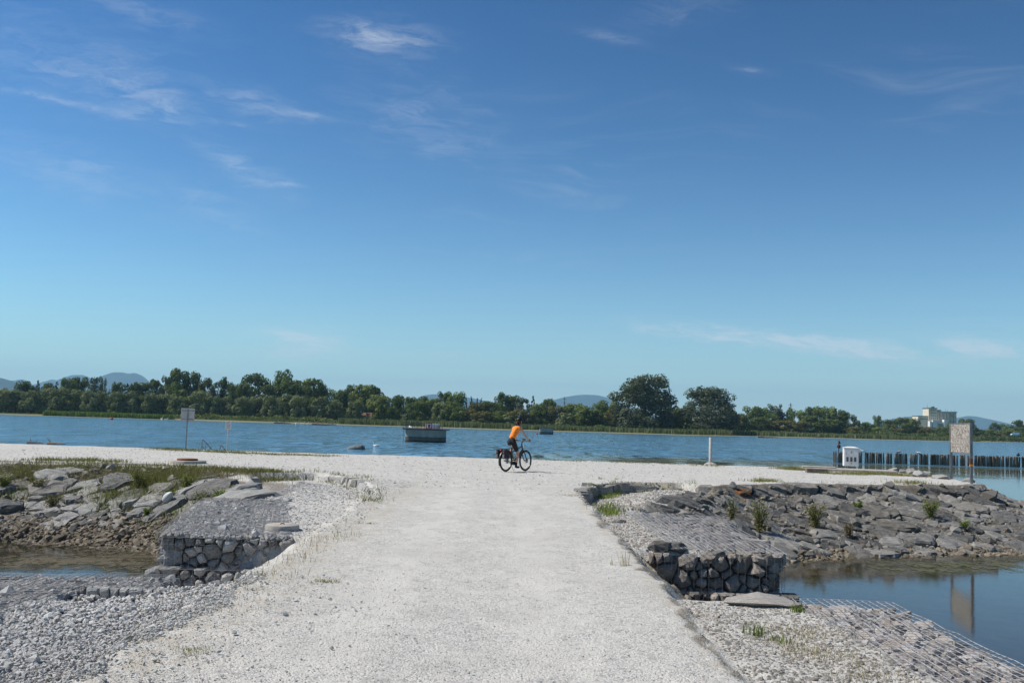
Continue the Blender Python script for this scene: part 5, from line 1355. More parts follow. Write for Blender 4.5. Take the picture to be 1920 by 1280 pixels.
for i in (-1, 0, 1):
    v = MB().box(i * w2 * .52 - .048, i * w2 * .52 + .048, -.178, -.168, 0.20, 0.40).build('vent', M_STEEL_D, g)
    mb = MB()
    for q in range(6): mb.box(-.044, .044, -.186, -.178, 0.215 + q * 0.03, 0.225 + q * 0.03)
    mb.build('slat', M_STEEL, v, loc=(i * w2 * .52, 0, 0))
MB().box(-.03, .04, -.178, -.168, ht * .68, ht * .68 + .09).build('label_plate', M_SLAB, g); MB().box(-w2 * .75, -w2 * .66, -.178, -.168, ht * .6, ht * .6 + .14).build('handle', M_ALU, g)
MB().box(-.025, .03, -.178, -.168, 0.10, 0.16).build('warning_plate', M_ORANGE, g)

pl = at(1783.5, 898, 0.0); pr = at(1821.5, 906, 0.0)
g = empty('information_board', tuple((pl + pr) / 2), math.atan2(pr.y - pl.y, pr.x - pl.x)); tag(g, 'information board with bleached flaking print between two grey posts', 'board')
wb = (pr - pl).length; D = g.location.y
zt = at_y(1804, 795, D).z; zb = at_y(1804, 848, D).z
for i, sgn in enumerate((-1, 1)):
    po = MB().bbox(-.045, .045, -.045, .045, -0.4, zt + 0.05, 0.006).build('post', M_STEEL, g, loc=(sgn * wb / 2, 0, 0))
    if sgn > 0: MB().bbox(-.048, .048, -.048, .048, 0.62, 0.86, 0.004).build('rust_patch', M_RUST, po); MB().box(-.0495, .0495, -.0495, .0495, 0.60, 0.66).build('yellow_tape', M_ORANGE, po)
MB().bbox(-wb / 2 + .045, wb / 2 - .045, -.012, .012, -(zt - zb) / 2, (zt - zb) / 2, 0.004).build('printed_panel', M_PRINT, g, loc=(0, -0.01, (zt + zb) / 2))
MB().box(-wb / 2 + .045, wb / 2 - .045, -.03, .02, zt, zt + .04).build('top_rail', M_STEEL, g); MB().box(-wb / 2 + .045, wb / 2 - .045, -.03, .02, zb - .035, zb - .001).build('bottom_rail', M_STEEL, g)

# ------------------------------------------------------------------ palisade, beacon
a = at(1563, 866, WL); b = at(1945, 876.5, WL); rng = random.Random(6)
g = empty('palisade', (a.x, a.y, WL)); tag(g, 'dark row of timber stakes standing in the bay on the right', 'palisade')
L = (b - a).length; d = (b - a).normalized(); sft = 0.0
stake = []
for v in range(5):
    mb = MB(); r0 = 0.082 + 0.010 * v
    mb.tube([(0, 0, -0.8), (rng.uniform(-.02, .02), 0, 0.3), (rng.uniform(-.03, .03), 0, 1.0), (rng.uniform(-.03, .03), 0, 1.14)], [r0, r0, r0 * .94, r0 * .82], 9)
    stake.append(mesh_np('stake', mb.v, mb.f)); stake[-1].materials.append(M_TIMBER)
while sft < L:
    o = add('stake', stake[rng.randrange(5)], None, g, tuple(d * sft + Vector((0, rng.uniform(-.08, .08), rng.uniform(-.05, .05)))))
    o.rotation_euler = (rng.uniform(-.02, .02), rng.uniform(-.035, .035), rng.uniform(0, 6.28)); 
    dens = 0.205 if sft / L > 0.3 else 0.235
    sft += dens * rng.uniform(0.85, 1.15) + (rng.uniform(0.12, 0.28) if rng.random() < (0.06 if sft / L > .3 else 0.2) else 0)
p = at(1575, 868, WL); D = p.y
g = empty('beacon_post', (p.x, p.y + 0.4, WL)); tag(g, 'thin dark beacon with a cone and lantern above the left end of the stakes', 'beacon')
ht = at_y(1575, 824, D).z - WL
MB().tube([(0, 0, -0.8), (0, 0, ht - 0.35)], 0.05, 8).build('pole', M_STEEL_D, g, True)
MB().lathe([(0.0, ht - .9), (.17, ht - .88), (.2, ht - .72), (.17, ht - .56), (0.0, ht - .54)], 16).build('lantern', M_LANT, g, True)
MB().lathe([(0.22, ht - .42), (0.0, ht)], 16).lathe([(0.0, ht - .42), (.22, ht - .42)], 16).build('cone', M_BLACK, g, True)

# ------------------------------------------------------------------ concrete platforms in the lake
pa = at(757.5, 827.5, WL); pb = at(827, 829.8, WL); D = pa.y
def rounded_block(x0, x1, y0, y1, z0, z1, r=0.6, seg=6):
    mb = MB(); ring = []
    for (cx_, cy_, a0) in ((x1 - r, y0 + r, -90), (x1 - r, y1 - r, 0), (x0 + r, y1 - r, 90), (x0 + r, y0 + r, 180)):
        for q in range(seg + 1):
            an = rad(a0 + 90 * q / seg); ring.append((cx_ + r * math.cos(an), cy_ + r * math.sin(an)))
    n = len(ring)
    mb.poly([(x, y, z0) for x, y in ring] + [(x, y, z1) for x, y in ring], [tuple(reversed(range(n))), tuple(range(n, 2 * n))] + [(i, (i + 1) % n, n + (i + 1) % n, n + i) for i in range(n)])
    return mb
g = empty('concrete_platform', (pa.x, pa.y, WL), rad(-9)); tag(g, 'rust-rimmed concrete platform with railings and a small cabin out in the lake', 'platform')
Wd = (pb.x - pa.x) * 1.0; zt = at_y(790, 804, D).z - WL
rounded_block(0, Wd, 0, 4.2, -1.2, zt - 0.12, 0.7).build('wall', M_CONC, g, True)
rounded_block(-0.32, Wd + 0.35, -0.3, 4.5, zt - 0.12, zt + 0.04, 0.3).build('deck_slab', M_STEEL_D, g, True)
rounded_block(-0.33, Wd + 0.36, -0.31, 4.51, zt + 0.041, zt + 0.07, 0.3).build('deck_edge', M_RUST, g, True)
k = D / FPX; z1 = zt + 0.07
cab = MB().bbox(38 * k, 62 * k, 0.5, 2.0, z1, z1 + 9.6 * k, 0.03).build('cabin', M_WHITE2, g)
MB().box(55.2 * k, 55.8 * k, 0.49, 0.5, z1, z1 + 9.4 * k).build('door_joint', M_STEEL_D, cab)
sg = MB().box(40 * k, 51 * k, 0.42, 0.46, z1 + 0.03, z1 + 10.2 * k).build('sign_frame', M_RED, g)
MB().box(41.3 * k, 49.7 * k, 0.405, 0.419, z1 + 1.4 * k, z1 + 9.0 * k).build('sign_face', M_WHITE, sg)
MB().box(44.2 * k, 47.0 * k, 0.392, 0.404, z1 + 2.0 * k, z1 + 5.5 * k).box(43.2 * k, 48.2 * k, 0.392, 0.404, z1 + 5.5 * k, z1 + 7.9 * k).build('symbol', M_BLACK, sg)
def rail(x0, x1, y, hh, npost):
    mb = MB(); mb.tube([(x0, y, z1 + hh), (x1, y, z1 + hh)], .03, 6).tube([(x0, y, z1 + hh * .5), (x1, y, z1 + hh * .5)], .025, 6)
    for i in range(npost): q = x0 + (x1 - x0) * i / max(1, npost - 1); mb.tube([(q, y, z1), (q, y, z1 + hh)], .03, 6)
    mb.build('railing', M_STEEL_D, g, True)
rail(-.2, 10 * k, -.1, .85, 4); rail(-.2, 10 * k, 4.2, .85, 4); rail(62 * k, Wd + .2, -.1, .5, 3); rail(12 * k, 38 * k, 4.3, 0.85, 5)
ps = MB().tube([(2.6 * k, 0.3, z1), (2.6 * k, 0.3, z1 + 24 * k)], .05, 8).build('signal_post', M_STEEL_D, g, True)
for zz in (17.5, 23.5):
    MB().lathe([(0, -.2), (.14, -.15), (.2, 0), (.14, .15), (0, .2)], 14).build('signal_ball', M_BLACK, ps, True, loc=(2.6 * k, 0.3, z1 + zz * k))
MB().tube([(-.15, .2, z1 + .2), (-.15, .2, 0.0)], .03, 6).build('ladder', M_STEEL_D, g, True)

pa = at(1011, 813.5, WL); pb = at(1037, 814.5, WL); D = pa.y; k = D / FPX
g = empty('concrete_platform', (pa.x, pa.y, WL), rad(-6)); tag(g, 'bare smaller concrete block far out in the lake right of the cyclist', 'platform')
zt = at_y(1024, 801, D).z - WL
rounded_block(0, pb.x - pa.x, 0, 4, -1.2, zt - .12, .4).build('wall', M_CONC, g, True)
rounded_block(-.2, pb.x - pa.x + .2, -.2, 4.2, zt - .12, zt + .02, .2).build('deck_slab', M_STEEL_D, g, True)
MB().tube([(13.5 * k, 1, zt), (13.5 * k, 1, zt + .8)], .05, 6).build('post', M_STEEL_D, g, True)

# ------------------------------------------------------------------ buoys
def ball_buoy(label, px, py, rpx, mat):
    p = at(px, py, WL); k = p.y / FPX; r = rpx * k
    g = empty('round_buoy', (p.x, p.y, WL)); tag(g, label, 'buoy', 'red round buoys')
    MB().lathe([(0.0, -r * .35), (r * .75, -r * .2), (r, r * .45), (r * .85, r * 1.0), (r * .45, r * 1.3), (0.0, r * 1.38)], 18).build('float_body', mat, g, True)
    MB().tube([(-.1 * r, 0, r * 1.36), (-.1 * r, 0, r * 1.6), (.1 * r, 0, r * 1.6), (.1 * r, 0, r * 1.36)], r * .05, 6).build('eye', M_STEEL, g, True)
ball_buoy('red round buoy beside the small concrete block in the lake', 1006.5, 814.5, 2.1, M_RED)
ball_buoy('red round buoy in front of the green reed island', 209.5, 786.5, 3.0, M_RED)
p = at(668, 842, WL); k = p.y / FPX
g = empty('mooring_drum', (p.x, p.y, WL + 0.05), rad(8)); tag(g, 'grey weathered drum floating tilted near the swan', 'buoy')
o = MB().lathe([(0.0, -.92), (.14, -.9), (.26, -.72), (.36, -.3), (.38, .2), (.36, .62), (.31, .66), (.30, .84), (.26, .88), (0.0, .88)], 20, axis='X').build('drum_body', M_DRUM, g, True); o.rotation_euler = (0, rad(-7), 0)
o = MB().lathe([(.34, .60), (.375, .60), (.375, .67), (.34, .67)], 20, axis='X', closed=True).build('rim', M_STEEL_D, g, True); o.rotation_euler = (0, rad(-7), 0)

# ------------------------------------------------------------------ birds: one continuous body with neck and head, bill as a part
def bird(name, label, loc, size, rz, mats, long_neck, cat, group):
    g = empty(name, loc, rz); tag(g, label, cat, group); g.scale = (size, size, size)
    if long_neck:
        pts = [(-.62, 0, .30), (-.5, 0, .24), (-.3, 0, .17), (0, 0, .14), (.25, 0, .15), (.36, 0, .24), (.40, 0, .38), (.37, 0, .52), (.38, 0, .64), (.45, 0, .71), (.54, 0, .70), (.60, 0, .67)]
        rr = [.015, .09, .19, .235, .19, .10, .06, .05, .048, .055, .05, .02]
        bill = [(.58, 0, .675), (.68, 0, .64)]
    else:
        pts = [(-.5, 0, .25), (-.35, 0, .22), (-.15, 0, .22), (.08, 0, .25), (.24, 0, .32), (.32, 0, .42), (.38, 0, .48), (.44, 0, .48), (.49, 0, .46)]
        rr = [.02, .07, .14, .16, .13, .085, .085, .07, .03]
        bill = [(.48, 0, .46), (.60, 0, .44)]
    MB().tube(pts, rr, 12).build('body', mats[0], g, True)
    for s_ in (-1, 1):
        MB().tube([(-.55, s_ * .06, .27), (-.3, s_ * .15, .28), (0, s_ * .17, .27), (.16, s_ * .13, .22)], [.02, .07, .09, .03], 8).build('wing', mats[1], g, True)
    MB().tube(bill, [.03, .012], 6).build('bill', M_FLESH, g, True)
    if not long_neck:
        for s_ in (-1, 1): MB().tube([(0.02, s_ * .05, .12), (0.04, s_ * .05, 0.0)], .012, 5).build('leg', M_FLESH, g, True)
M_GULLG = mat_plain('gull_grey', (0.35, 0.36, 0.38), 0.8); M_PINKB = mat_plain('brown_bird', (0.30, 0.20, 0.17), 0.8)
p = at(705, 837, WL); bird('swan', 'white swan swimming between the drum and the concrete platform', (p.x, p.y, WL - .04), 0.8, rad(172), (M_WHITE, M_WHITE), True, 'swan', 'swans on the lake')
for px, py, lb in ((303, 786, 'left of two distant swans below the reed island'), (312, 787, 'right of two distant swans below the reed island'), (555, 795, 'distant swan left of the driftwood below the left wood'), (567, 795.5, 'middle distant swan beside the driftwood'), (577, 796, 'distant swan nearest to the bare driftwood branch'), (186, 781.5, 'lone distant swan at the foot of the reed island')):
    p = at(px, py, WL); bird('swan', lb, (p.x, p.y, WL - .04), 1.6, rad(px * 7 % 360), (M_WHITE, M_WHITE), True, 'swan', 'swans on the lake')
def on_pal(px): 
    q = at_y(px, 848, 0); f = (px - 1563) / (1945 - 1563); return a0 + (b0 - a0) * f
a0 = at(1563, 866, WL); b0 = at(1945, 876.5, WL)
for px, ms, lb in ((1617, (M_WHITE, M_GULLG), 'white gull on a stake just right of the cabinet'), (1684, (M_PINKB, M_PINKB), 'brownish bird on the stakes midway to the board'), (1720, (M_PINKB, M_WHITE2), 'brownish bird on the stakes left of the board')):
    q = on_pal(px); bird('gull', lb, (q.x, q.y, WL + 1.12), 0.62, rad(px * 3 % 360), ms, False, 'gull', 'gulls on the stakes')
q = on_pal(1909); bird('cormorant', 'black cormorant on the stakes right of the board', (q.x, q.y, WL + 1.12), 0.8, 1.0, (M_BLACK, M_BLACK), False, 'bird', None)
p = at(768, 806, WL); bird('gull', 'white gull standing on the deck of the concrete platform', (at_y(768.5, 803, 146).x, 146.5, at_y(768.5, 803.2, 146).z), 0.8, 2.0, (M_WHITE, M_WHITE), False, 'gull', 'gulls on the stakes')

# ------------------------------------------------------------------ driftwood
def drift(label, px, py, z, length, seed, branches=3, r=0.14):
    rng = random.Random(seed); p = at(px, py, z); g = empty('driftwood', (p.x, p.y, z + 0.02), rng.uniform(-.3, .3)); tag(g, label, 'driftwood', 'driftwood along the shores')
    pts = [(length * (i / 5 - .5), rng.uniform(-.1, .1) * length * .3, r * .6 + rng.uniform(0, .1) * length * .15) for i in range(6)]
    MB().tube(pts, [r * (1.1 - .14 * i) for i in range(6)], 8).build('trunk', M_DRIFT, g, True)
    for b_ in range(branches):
        q = pts[1 + b_ % 4]; e = (q[0] + rng.uniform(-.25, .3) * length, q[1] + rng.uniform(-.1, .1) * length, q[2] + rng.uniform(.12, .34) * length)
        MB().tube([q, ((q[0] + e[0]) / 2, (q[1] + e[1]) / 2 + .05, (q[2] + e[2]) / 2), e], [r * .5, r * .32, r * .1], 6).build('branch', M_DRIFT, g, True)
drift('dark weathered plank lying on the beach at the far left', 106, 834, 0.02, 0.95, 1, 1, .06)
drift('small dark branch left of the weathered plank on the beach', 66, 832, 0.02, 0.7, 2, 2, .05)
drift('bare branching driftwood below the left wood', 608, 797, WL, 11, 3, 5, .5)
drift('low driftwood left of the distant swans', 530, 794, WL, 8, 4, 3, .4)
drift('flat driftwood log in the lake above the bollard', 1440, 820.5, WL, 10, 5, 1, .35)
drift('driftwood heap at the reeds left of the beacon', 1535, 820.5, WL, 6, 6, 3, .35)
drift('driftwood trunk at the reeds right of the beacon', 1637, 822, WL, 9, 7, 3, .5)
drift('snag sticking out of the mud near the left picture edge', 27, 773, WL, 6, 8, 3, .3)
drift('low driftwood on the mud left of the reed island', 70, 774, WL, 9, 9, 2, .4)
drift('forked branch on the mud right of the square sign', 470, 788.5, -1.4, 4, 10, 2, .2)

# ------------------------------------------------------------------ grain silo and the other far buildings
D = 1500.0; k = D / FPX
def X_(px, py=800): return at_y(px, py, D).x
def Z_(px, py): return at_y(px, py, D).z
ox = X_(1741); g = empty('grain_silo', (ox, D, 0.0)); tag(g, 'cream grain silo with tower and fluted bins behind the far right trees', 'building')
x_ = lambda px: X_(px) - ox
MB().box(x_(1741.5), x_(1757), 0, 22, 0, Z_(1749, 766)).build('tower', M_CREAM, g)
MB().box(x_(1740.9), x_(1757.6), -.6, 22.6, Z_(1749, 766) + .05, Z_(1749, 765.0) + .6).build('tower_roof', M_STEEL, g)
MB().box(x_(1750.5), x_(1754.5), 4, 10, Z_(1749, 765) + .7, Z_(1752, 761.5)).build('roof_hut', M_STEEL, g)
zt = Z_(1775, 771)
nb = 6; wb = (x_(1794.5) - x_(1757)) / nb
for i in range(nb):
    MB().lathe([(wb / 2 * 1.02, 0), (wb / 2 * 1.02, zt - 1.5), ], 20, c=(x_(1757) + wb * (i + .5), wb / 2, 0)).build('silo_bin', M_GREYC, g, True)
MB().box(x_(1757) + .1, x_(1794.5), wb / 2, 20, 0, zt - 1.6).build('bin_block', M_GREYC, g)
MB().box(x_(1757) + .2, x_(1794.9), -.4, 20.4, zt - 1.5, zt).build('bin_roof', M_GREYC, g)
MB().box(x_(1757) + .4, x_(1766), 3, 12, zt + .05, zt + 2.2).build('roof_plant', M_STEEL, g)
for px, h_ in ((1776, 4), (1780, 3), (1788, 3), (1794, 4), (1742, 4), (1768, 2.5)):
    MB().tube([(x_(px), 6, zt), (x_(px), 6, zt + h_ + (6 if px == 1742 else 0))], .18, 5).build('antenna', M_STEEL_D, g)
MB().box(x_(1722.5), x_(1741.5) - .05, 2, 24, 0, Z_(1732, 780.5)).build('side_wing', M_CREAM, g)
MB().box(x_(1722) , x_(1741.5) - .1, 1.5, 24.5, Z_(1732, 780.5) + .05, Z_(1732, 779.5) + .3).build('wing_roof', M_STEEL, g)
for i in range(6): 
    q = x_(1726.5 + i * 2.4); MB().box(q - .6, q + .6, 1.88, 1.98, Z_(1732, 785) - .6, Z_(1732, 785) + .8).build('window', M_GLASS, g)
for r_ in range(4):
    for c_ in range(3):
        q = x_(1746.5 + c_ * 3.4); zz = Z_(1750, 768.5 + r_ * 5.2); MB().box(q - .6, q + .6, -.12, -.02, zz - .9, zz + .7).build('window', M_GLASS, g)
for i in range(6):
    q = x_(1757) + wb * (i + .5); MB().box(q - .5, q + .5, -.55, -.43, zt - 1.2, zt - .4).build('window', M_GLASS, g)
mb = MB(); q = x_(1783); zz = Z_(1785, 781); sx = 4.2 * k; sz = 4.5 * k
mb.box(q, q + .5, -.30, -.22, zz, zz + sz).box(q + sx * .55, q + sx * .55 + .5, -.30, -.22, zz, zz + sz).box(q + .4, q + sx * .55, -.30, -.22, zz + sz * .4, zz + sz * .55).box(q + sx * .7, q + sx * 1.3, -.30, -.22, zz - .6, zz - .1)
mb.build('wall_mark', M_STEEL_D, g)
for px0, px1, py, lb in ((1739, 1743, 789, 0), (1744.5, 1753, 788, 0), (1765.5, 1773.5, 786.5, 0)):
    MB().box(x_(px0), x_(px1), -9, -1, 0, Z_((px0 + px1) / 2, py)).build('white_annexe', M_WHITE, g)
MB().box(x_(1755), x_(1765.4), -8, -2, Z_(1760, 794), Z_(1760, 790.5)).build('conveyor_bridge', M_WHITE, g)
D2 = 1100.0; q0 = at_y(1722, 805, D2); q1 = at_y(1763, 805, D2)
g = empty('long_shed', (q0.x, D2, 0.0)); tag(g, 'long low grey shed with dark roof below the grain silo', 'building')
MB().box(0, q1.x - q0.x, 0, 14, 0, at_y(1742, 803.5, D2).z).build('wall', M_WHITE2, g)
mb = MB(); zr = at_y(1742, 803.5, D2).z; LX = q1.x - q0.x
mb.poly([(-.5, -.6, zr), (LX + .5, -.6, zr), (LX + .5, 14.6, zr), (-.5, 14.6, zr), (-.5, 7, zr + 1.8), (LX + .5, 7, zr + 1.8)], [(0, 1, 5, 4), (2, 3, 4, 5), (1, 2, 5), (3, 0, 4), (0, 3, 2, 1)]).build('roof', M_STEEL_D, g)
for i in range(7): MB().box(LX * (i + .35) / 7, LX * (i + .65) / 7, -.1, -.01, zr - 2.2, zr - 1.0).build('window', M_GLASS, g)
q = at_y(1602, 800, 1400); g = empty('white_tower', (q.x, 1400, 0)); tag(g, 'small white round tower left of the slim lone tree', 'tower')
MB().lathe([(3.6, 0), (3.6, at_y(1602, 789, 1400).z)], 18).build('shaft', M_WHITE, g, True); MB().lathe([(3.9, at_y(1602, 789, 1400).z), (2.6, at_y(1602, 787.5, 1400).z), (0, at_y(1602, 786.6, 1400).z)], 18).build('cap', M_WHITE2, g, True)
D3 = 590.0; q0 = at_y(676.5, 778, D3); q1 = at_y(696, 778, D3); zr0 = at_y(686, 778.5, D3).z; zr1 = at_y(686, 773, D3).z; LX = q1.x - q0.x
g = empty('red_roofed_house', (q0.x, D3, -0.8)); tag(g, 'small house with a red tiled roof showing among the left trees', 'house')
MB().box(.2, LX - .2, 0, 6, 0, zr0 + .8).build('wall', M_WHITE2, g)
mb = MB(); z0 = zr0 + .8; z1_ = zr1 + .8
mb.poly([(-.3, -.6, z0), (LX + .3, -.6, z0), (LX + .3, 6.6, z0), (-.3, 6.6, z0), (-.1, 3, z1_), (LX + .1, 3, z1_)], [(0, 1, 5, 4), (2, 3, 4, 5), (1, 2, 5), (3, 0, 4), (0, 3, 2, 1)]).build('roof', M_TILE, g)
MB().box(LX * .4, LX * .6, -.05, .01, .4, 1.6).build('window', M_GLASS, g)
def pylon(label, px, py, D, w0):
    q = at_y(px, py, D); g = empty('lattice_pylon', (q.x, D, 0.0)); tag(g, label, 'pylon', 'lattice pylons'); h = q.z
    mb = MB(); n = 7
    lv = [(h * i / n, w0 * (1 - .88 * i / n)) for i in range(n + 1)]
    for sx in (-1, 1):
        for sy in (-1, 1): mb.tube([(sx * w, sy * w, z) for z, w in lv], .16, 4, False)
    for (za, wa), (zb_, wb_) in zip(lv[:-1], lv[1:]):
        mb.tube([(-wa, -wa, za), (wb_, -wb_, zb_)], .10, 4, False).tube([(wa, -wa, za), (-wb_, -wb_, zb_)], .10, 4, False).tube([(-wb_, -wb_, zb_), (wb_, -wb_, zb_)], .10, 4, False)
        mb.tube([(-wa, wa, za), (wb_, wb_, zb_)], .10, 4, False).tube([(wa, wa, za), (-wb_, wb_, zb_)], .10, 4, False)
    mb.build('mast', M_STEEL, g)
    for f in (.80, .92): MB().tube([(-w0 * 1.3, 0, h * f), (0, 0, h * f + .6), (w0 * 1.3, 0, h * f)], .16, 4).build('cross_arm', M_STEEL, g)
pylon('lattice pylon in front of the dome-shaped blue mountain', 1058.5, 744, 1000, 1.6)
pylon('lattice pylon rising behind the trees right of centre', 1482.5, 755.5, 1100, 2.2)

def van(label, px, py, D, rz):
    q = at_y(px, py, D); g = empty('white_van', (q.x, D, q.z), rz); tag(g, label, 'van', 'white vans beyond the far shore')
    mb = MB(); prof = [(-2.9, .45), (-2.9, 2.3), (-2.7, 2.45), (1.0, 2.45), (1.35, 2.35), (2.0, 1.45), (2.75, 1.2), (2.9, .95), (2.9, .45)]
    n = len(prof); mb.poly([(x, -1, z) for x, z in prof] + [(x, 1, z) for x, z in prof], [tuple(range(n)), tuple(reversed(range(n, 2 * n)))] + [(i, i + n, (i + 1) % n + n, (i + 1) % n) for i in range(n)])
    mb.build('body', M_WHITE, g)
    MB().poly([(1.1, -1.01, 1.5), (1.85, -1.01, 1.5), (1.4, -1.01, 2.2), (1.1, -1.01, 2.2)], [(0, 1, 2, 3)]).build('side_window', M_GLASS, g)
    MB().poly([(1.42, -.9, 2.3), (2.02, -.9, 1.5), (2.02, .9, 1.5), (1.42, .9, 2.3)], [(0, 1, 2, 3)]).build('windscreen', M_GLASS, g)
    for x in (-1.9, 1.9):
        for y in (-.9, .9): MB().lathe([(0, -.11), (.36, -.11), (.36, .11), (0, .11)], 14, c=(x, y, .36), axis='Y').build('wheel', M_BLACK, g, True)
van('white van on the embankment at the far right', 1903, 816.5, 760, 3.1)
van('white van half hidden among the right hand trees above the reeds', 1519, 808, 690, 0.2)
# ------------------------------------------------------------------ bicycle and rider (local frame: +x forward, +y left)
rw = at(948, 884, 0.0)
HEAD = rad(54)
BZ = H(rw.x, rw.y) + 0.01
M_FRAME = mat_plain('black_frame_paint', (0.018, 0.019, 0.020), 0.35, spec=0.5)
M_TYRE = mat_plain('tyre_rubber', (0.016, 0.016, 0.016), 0.85)
M_SILVER = mat_plain('fender_silver', (0.45, 0.46, 0.47), 0.35, 0.7)
M_BAG = mat_plain('pannier_cloth', (0.022, 0.022, 0.024), 0.8, var=0.4)
M_BAG2 = mat_plain('pannier_grey', (0.16, 0.16, 0.165), 0.8)
M_REFL = mat_plain('red_reflector', (0.6, 0.05, 0.02), 0.3)
bike = empty('bicycle', (rw.x, rw.y, BZ), HEAD); tag(bike, 'black trekking bicycle with panniers ridden across the gravel', 'bicycle')
RW = 0.358
def wheel(nm, x):
    mb = MB(); tr, tb = RW - 0.026, 0.026
    prof = [(tr + tb * math.cos(a), tb * math.sin(a)) for a in np.linspace(0, 2 * math.pi, 9)[:-1]]
    w_ = empty(nm, (x, 0, RW)); w_.parent = bike
    MB().lathe(prof, 40, axis='Y', closed=True).build('tyre', M_TYRE, w_, True)
    MB().lathe([(tr - .022, -.012), (tr - .022, .012), (tr - .045, .010), (tr - .045, -.010)], 40, axis='Y', closed=True).build('rim', M_FRAME, w_, True)
    MB().lathe([(0, -.05), (.025, -.05), (.018, 0), (.025, .05), (0, .05)], 14, axis='Y').build('hub', M_STEEL, w_, True)
    sp = MB()
    for k in range(24):
        a = 2 * math.pi * k / 24; s_ = .03 if k % 2 else -.03
        sp.tube([(.02 * math.cos(a + .6), s_, .02 * math.sin(a + .6)), ((tr - .04) * math.cos(a), 0, (tr - .04) * math.sin(a))], .0014, 4, False)
    sp.build('spokes', M_STEEL, w_)
    MB().lathe([(.03, -.056), (.085, -.056), (.085, -.053), (.03, -.053)], 20, axis='Y', closed=True).build('brake_disc', M_STEEL, w_, True)
wheel('wheel', 0.0); wheel('wheel', 1.13)
hub_r, hub_f, bb = Vector((0, 0, RW)), Vector((1.13, 0, RW)), Vector((.46, 0, .30))
st_top, hd_t, hd_b = Vector((.27, 0, .80)), Vector((.885, 0, .90)), Vector((.94, 0, .72))
fr = MB()
fr.tube([bb, st_top], .018, 8).tube([Vector((.33, 0, .64)), hd_t + Vector((.01, 0, -.05))], .02, 8).tube([hd_b, hd_t], .025, 8)
for s_ in (-1, 1):
    o_ = Vector((0, s_ * .06, 0)); fr.tube([bb + o_ * .7, hub_r + o_], .012, 6).tube([Vector((.31, s_ * .02, .69)), hub_r + o_], .010, 6)
fr.build('frame', M_FRAME, bike, True)
MB().tube([bb + Vector((0, 0, .02)), bb.lerp(hd_b, .5), hd_b], [.045, .05, .038], 10).build('battery_tube', M_FRAME, bike, True)
MB().lathe([(0, -.075), (.085, -.075), (.09, 0), (.085, .075), (0, .075)], 18, c=tuple(bb), axis='Y').build('motor', M_BLACK, bike, True)
fk = MB()
for s_ in (-1, 1): fk.tube([hd_b + Vector((.0, s_ * .055, -.02)), hd_b.lerp(hub_f, .5) + Vector((.0, s_ * .06, 0)), hub_f + Vector((0, s_ * .06, 0))], [.018, .02, .014], 8)
fk.tube([hd_b + Vector((0, -.06, -.02)), hd_b + Vector((0, .06, -.02))], .02, 8); fk.build('fork', M_FRAME, bike, True)
MB().tube([hd_t, (.885, 0, .97), (.98, 0, 1.03)], .018, 8).build('stem', M_FRAME, bike, True)
hb = MB(); hb.tube([(.90, -.34, 1.045), (.94, -.24, 1.05), (.98, -.1, 1.035), (.98, .1, 1.035), (.94, .24, 1.05), (.90, .34, 1.045)], .012, 8); hb.build('handlebar', M_FRAME, bike, True)
for s_ in (-1, 1):
    MB().tube([(.895, s_ * .345, 1.045), (.935, s_ * .245, 1.05)], .018, 8).build('grip', M_BLACK, bike, True)
    MB().tube([(.96, s_ * .22, 1.05), (1.03, s_ * .25, 1.02), (1.01, s_ * .33, 1.01)], .007, 5).build('brake_lever', M_STEEL, bike, True)
MB().bbox(.98, 1.04, -.05, .05, 1.03, 1.10, .01).build('display', M_BLACK, bike)
MB().tube([(1.0, 0, .84), (1.07, 0, .85)], [.03, .04], 10).build('headlight', M_SILVER, bike, True)
MB().tube([(.27, 0, .80), (.265, 0, .92)], .014, 8).build('seat_post', M_STEEL, bike, True)
sd = MB(); sd.tube([(.11, 0, .935), (.16, 0, .942), (.25, 0, .935), (.35, 0, .925), (.40, 0, .92)], [.045, .075, .055, .03, .022], 12); o = sd.build('saddle', M_BLACK, bike, True); o.scale = (1, 1, 1)
def fender(x, a0, a1, mat):
    mb = MB(); r = RW + .025
    for i in range(18):
        a = rad(a0 + (a1 - a0) * i / 17)
        for y in (-.03, -.018, .018, .03): mb.v.append((x + (r + (.006 if abs(y) < .02 else 0)) * math.cos(a), y, RW + (r + (.006 if abs(y) < .02 else 0)) * math.sin(a)))
    for i in range(17):
        for j in range(3): mb.f.append((i * 4 + j, i * 4 + j + 1, i * 4 + 5 + j, i * 4 + 4 + j))
    mb.build('mudguard', mat, bike, True)
fender(0, 20, 205, M_FRAME); fender(1.13, 75, 210, M_SILVER)
rk = MB()
for s_ in (-1, 1): rk.tube([(.28, s_ * .05, .76), (.12, s_ * .06, .755), (-.30, s_ * .06, .75)], .006, 6).tube([(0, s_ * .08, RW), (-.12, s_ * .07, .75)], .006, 6)
rk.tube([(-.30, -.06, .75), (-.30, .06, .75)], .006, 6).build('luggage_rack', M_FRAME, bike, True)
for s_ in (-1, 1):
    b_ = MB().bbox(-.33, -.06, s_ * .135 - .05, s_ * .135 + .05, .44, .74, .03).build('pannier', M_BAG, bike)
    MB().bbox(-.342, -.328, s_ * .135 - .035, s_ * .135 + .035, .47, .58, .004).build('pocket', M_BAG2, b_)
    MB().box(-.336, -.329, s_ * .135 - .02, s_ * .135 + .02, .64, .67).build('reflector', M_REFL, b_)
MB().box(-.325, -.315, -.03, .03, .70, .74).build('rear_light', M_REFL, bike)
ck = MB().lathe([(.05, -.062), (.085, -.062), (.085, -.056), (.05, -.056)], 24, c=tuple(bb), axis='Y', closed=True).build('chainring', M_STEEL_D, bike, True)
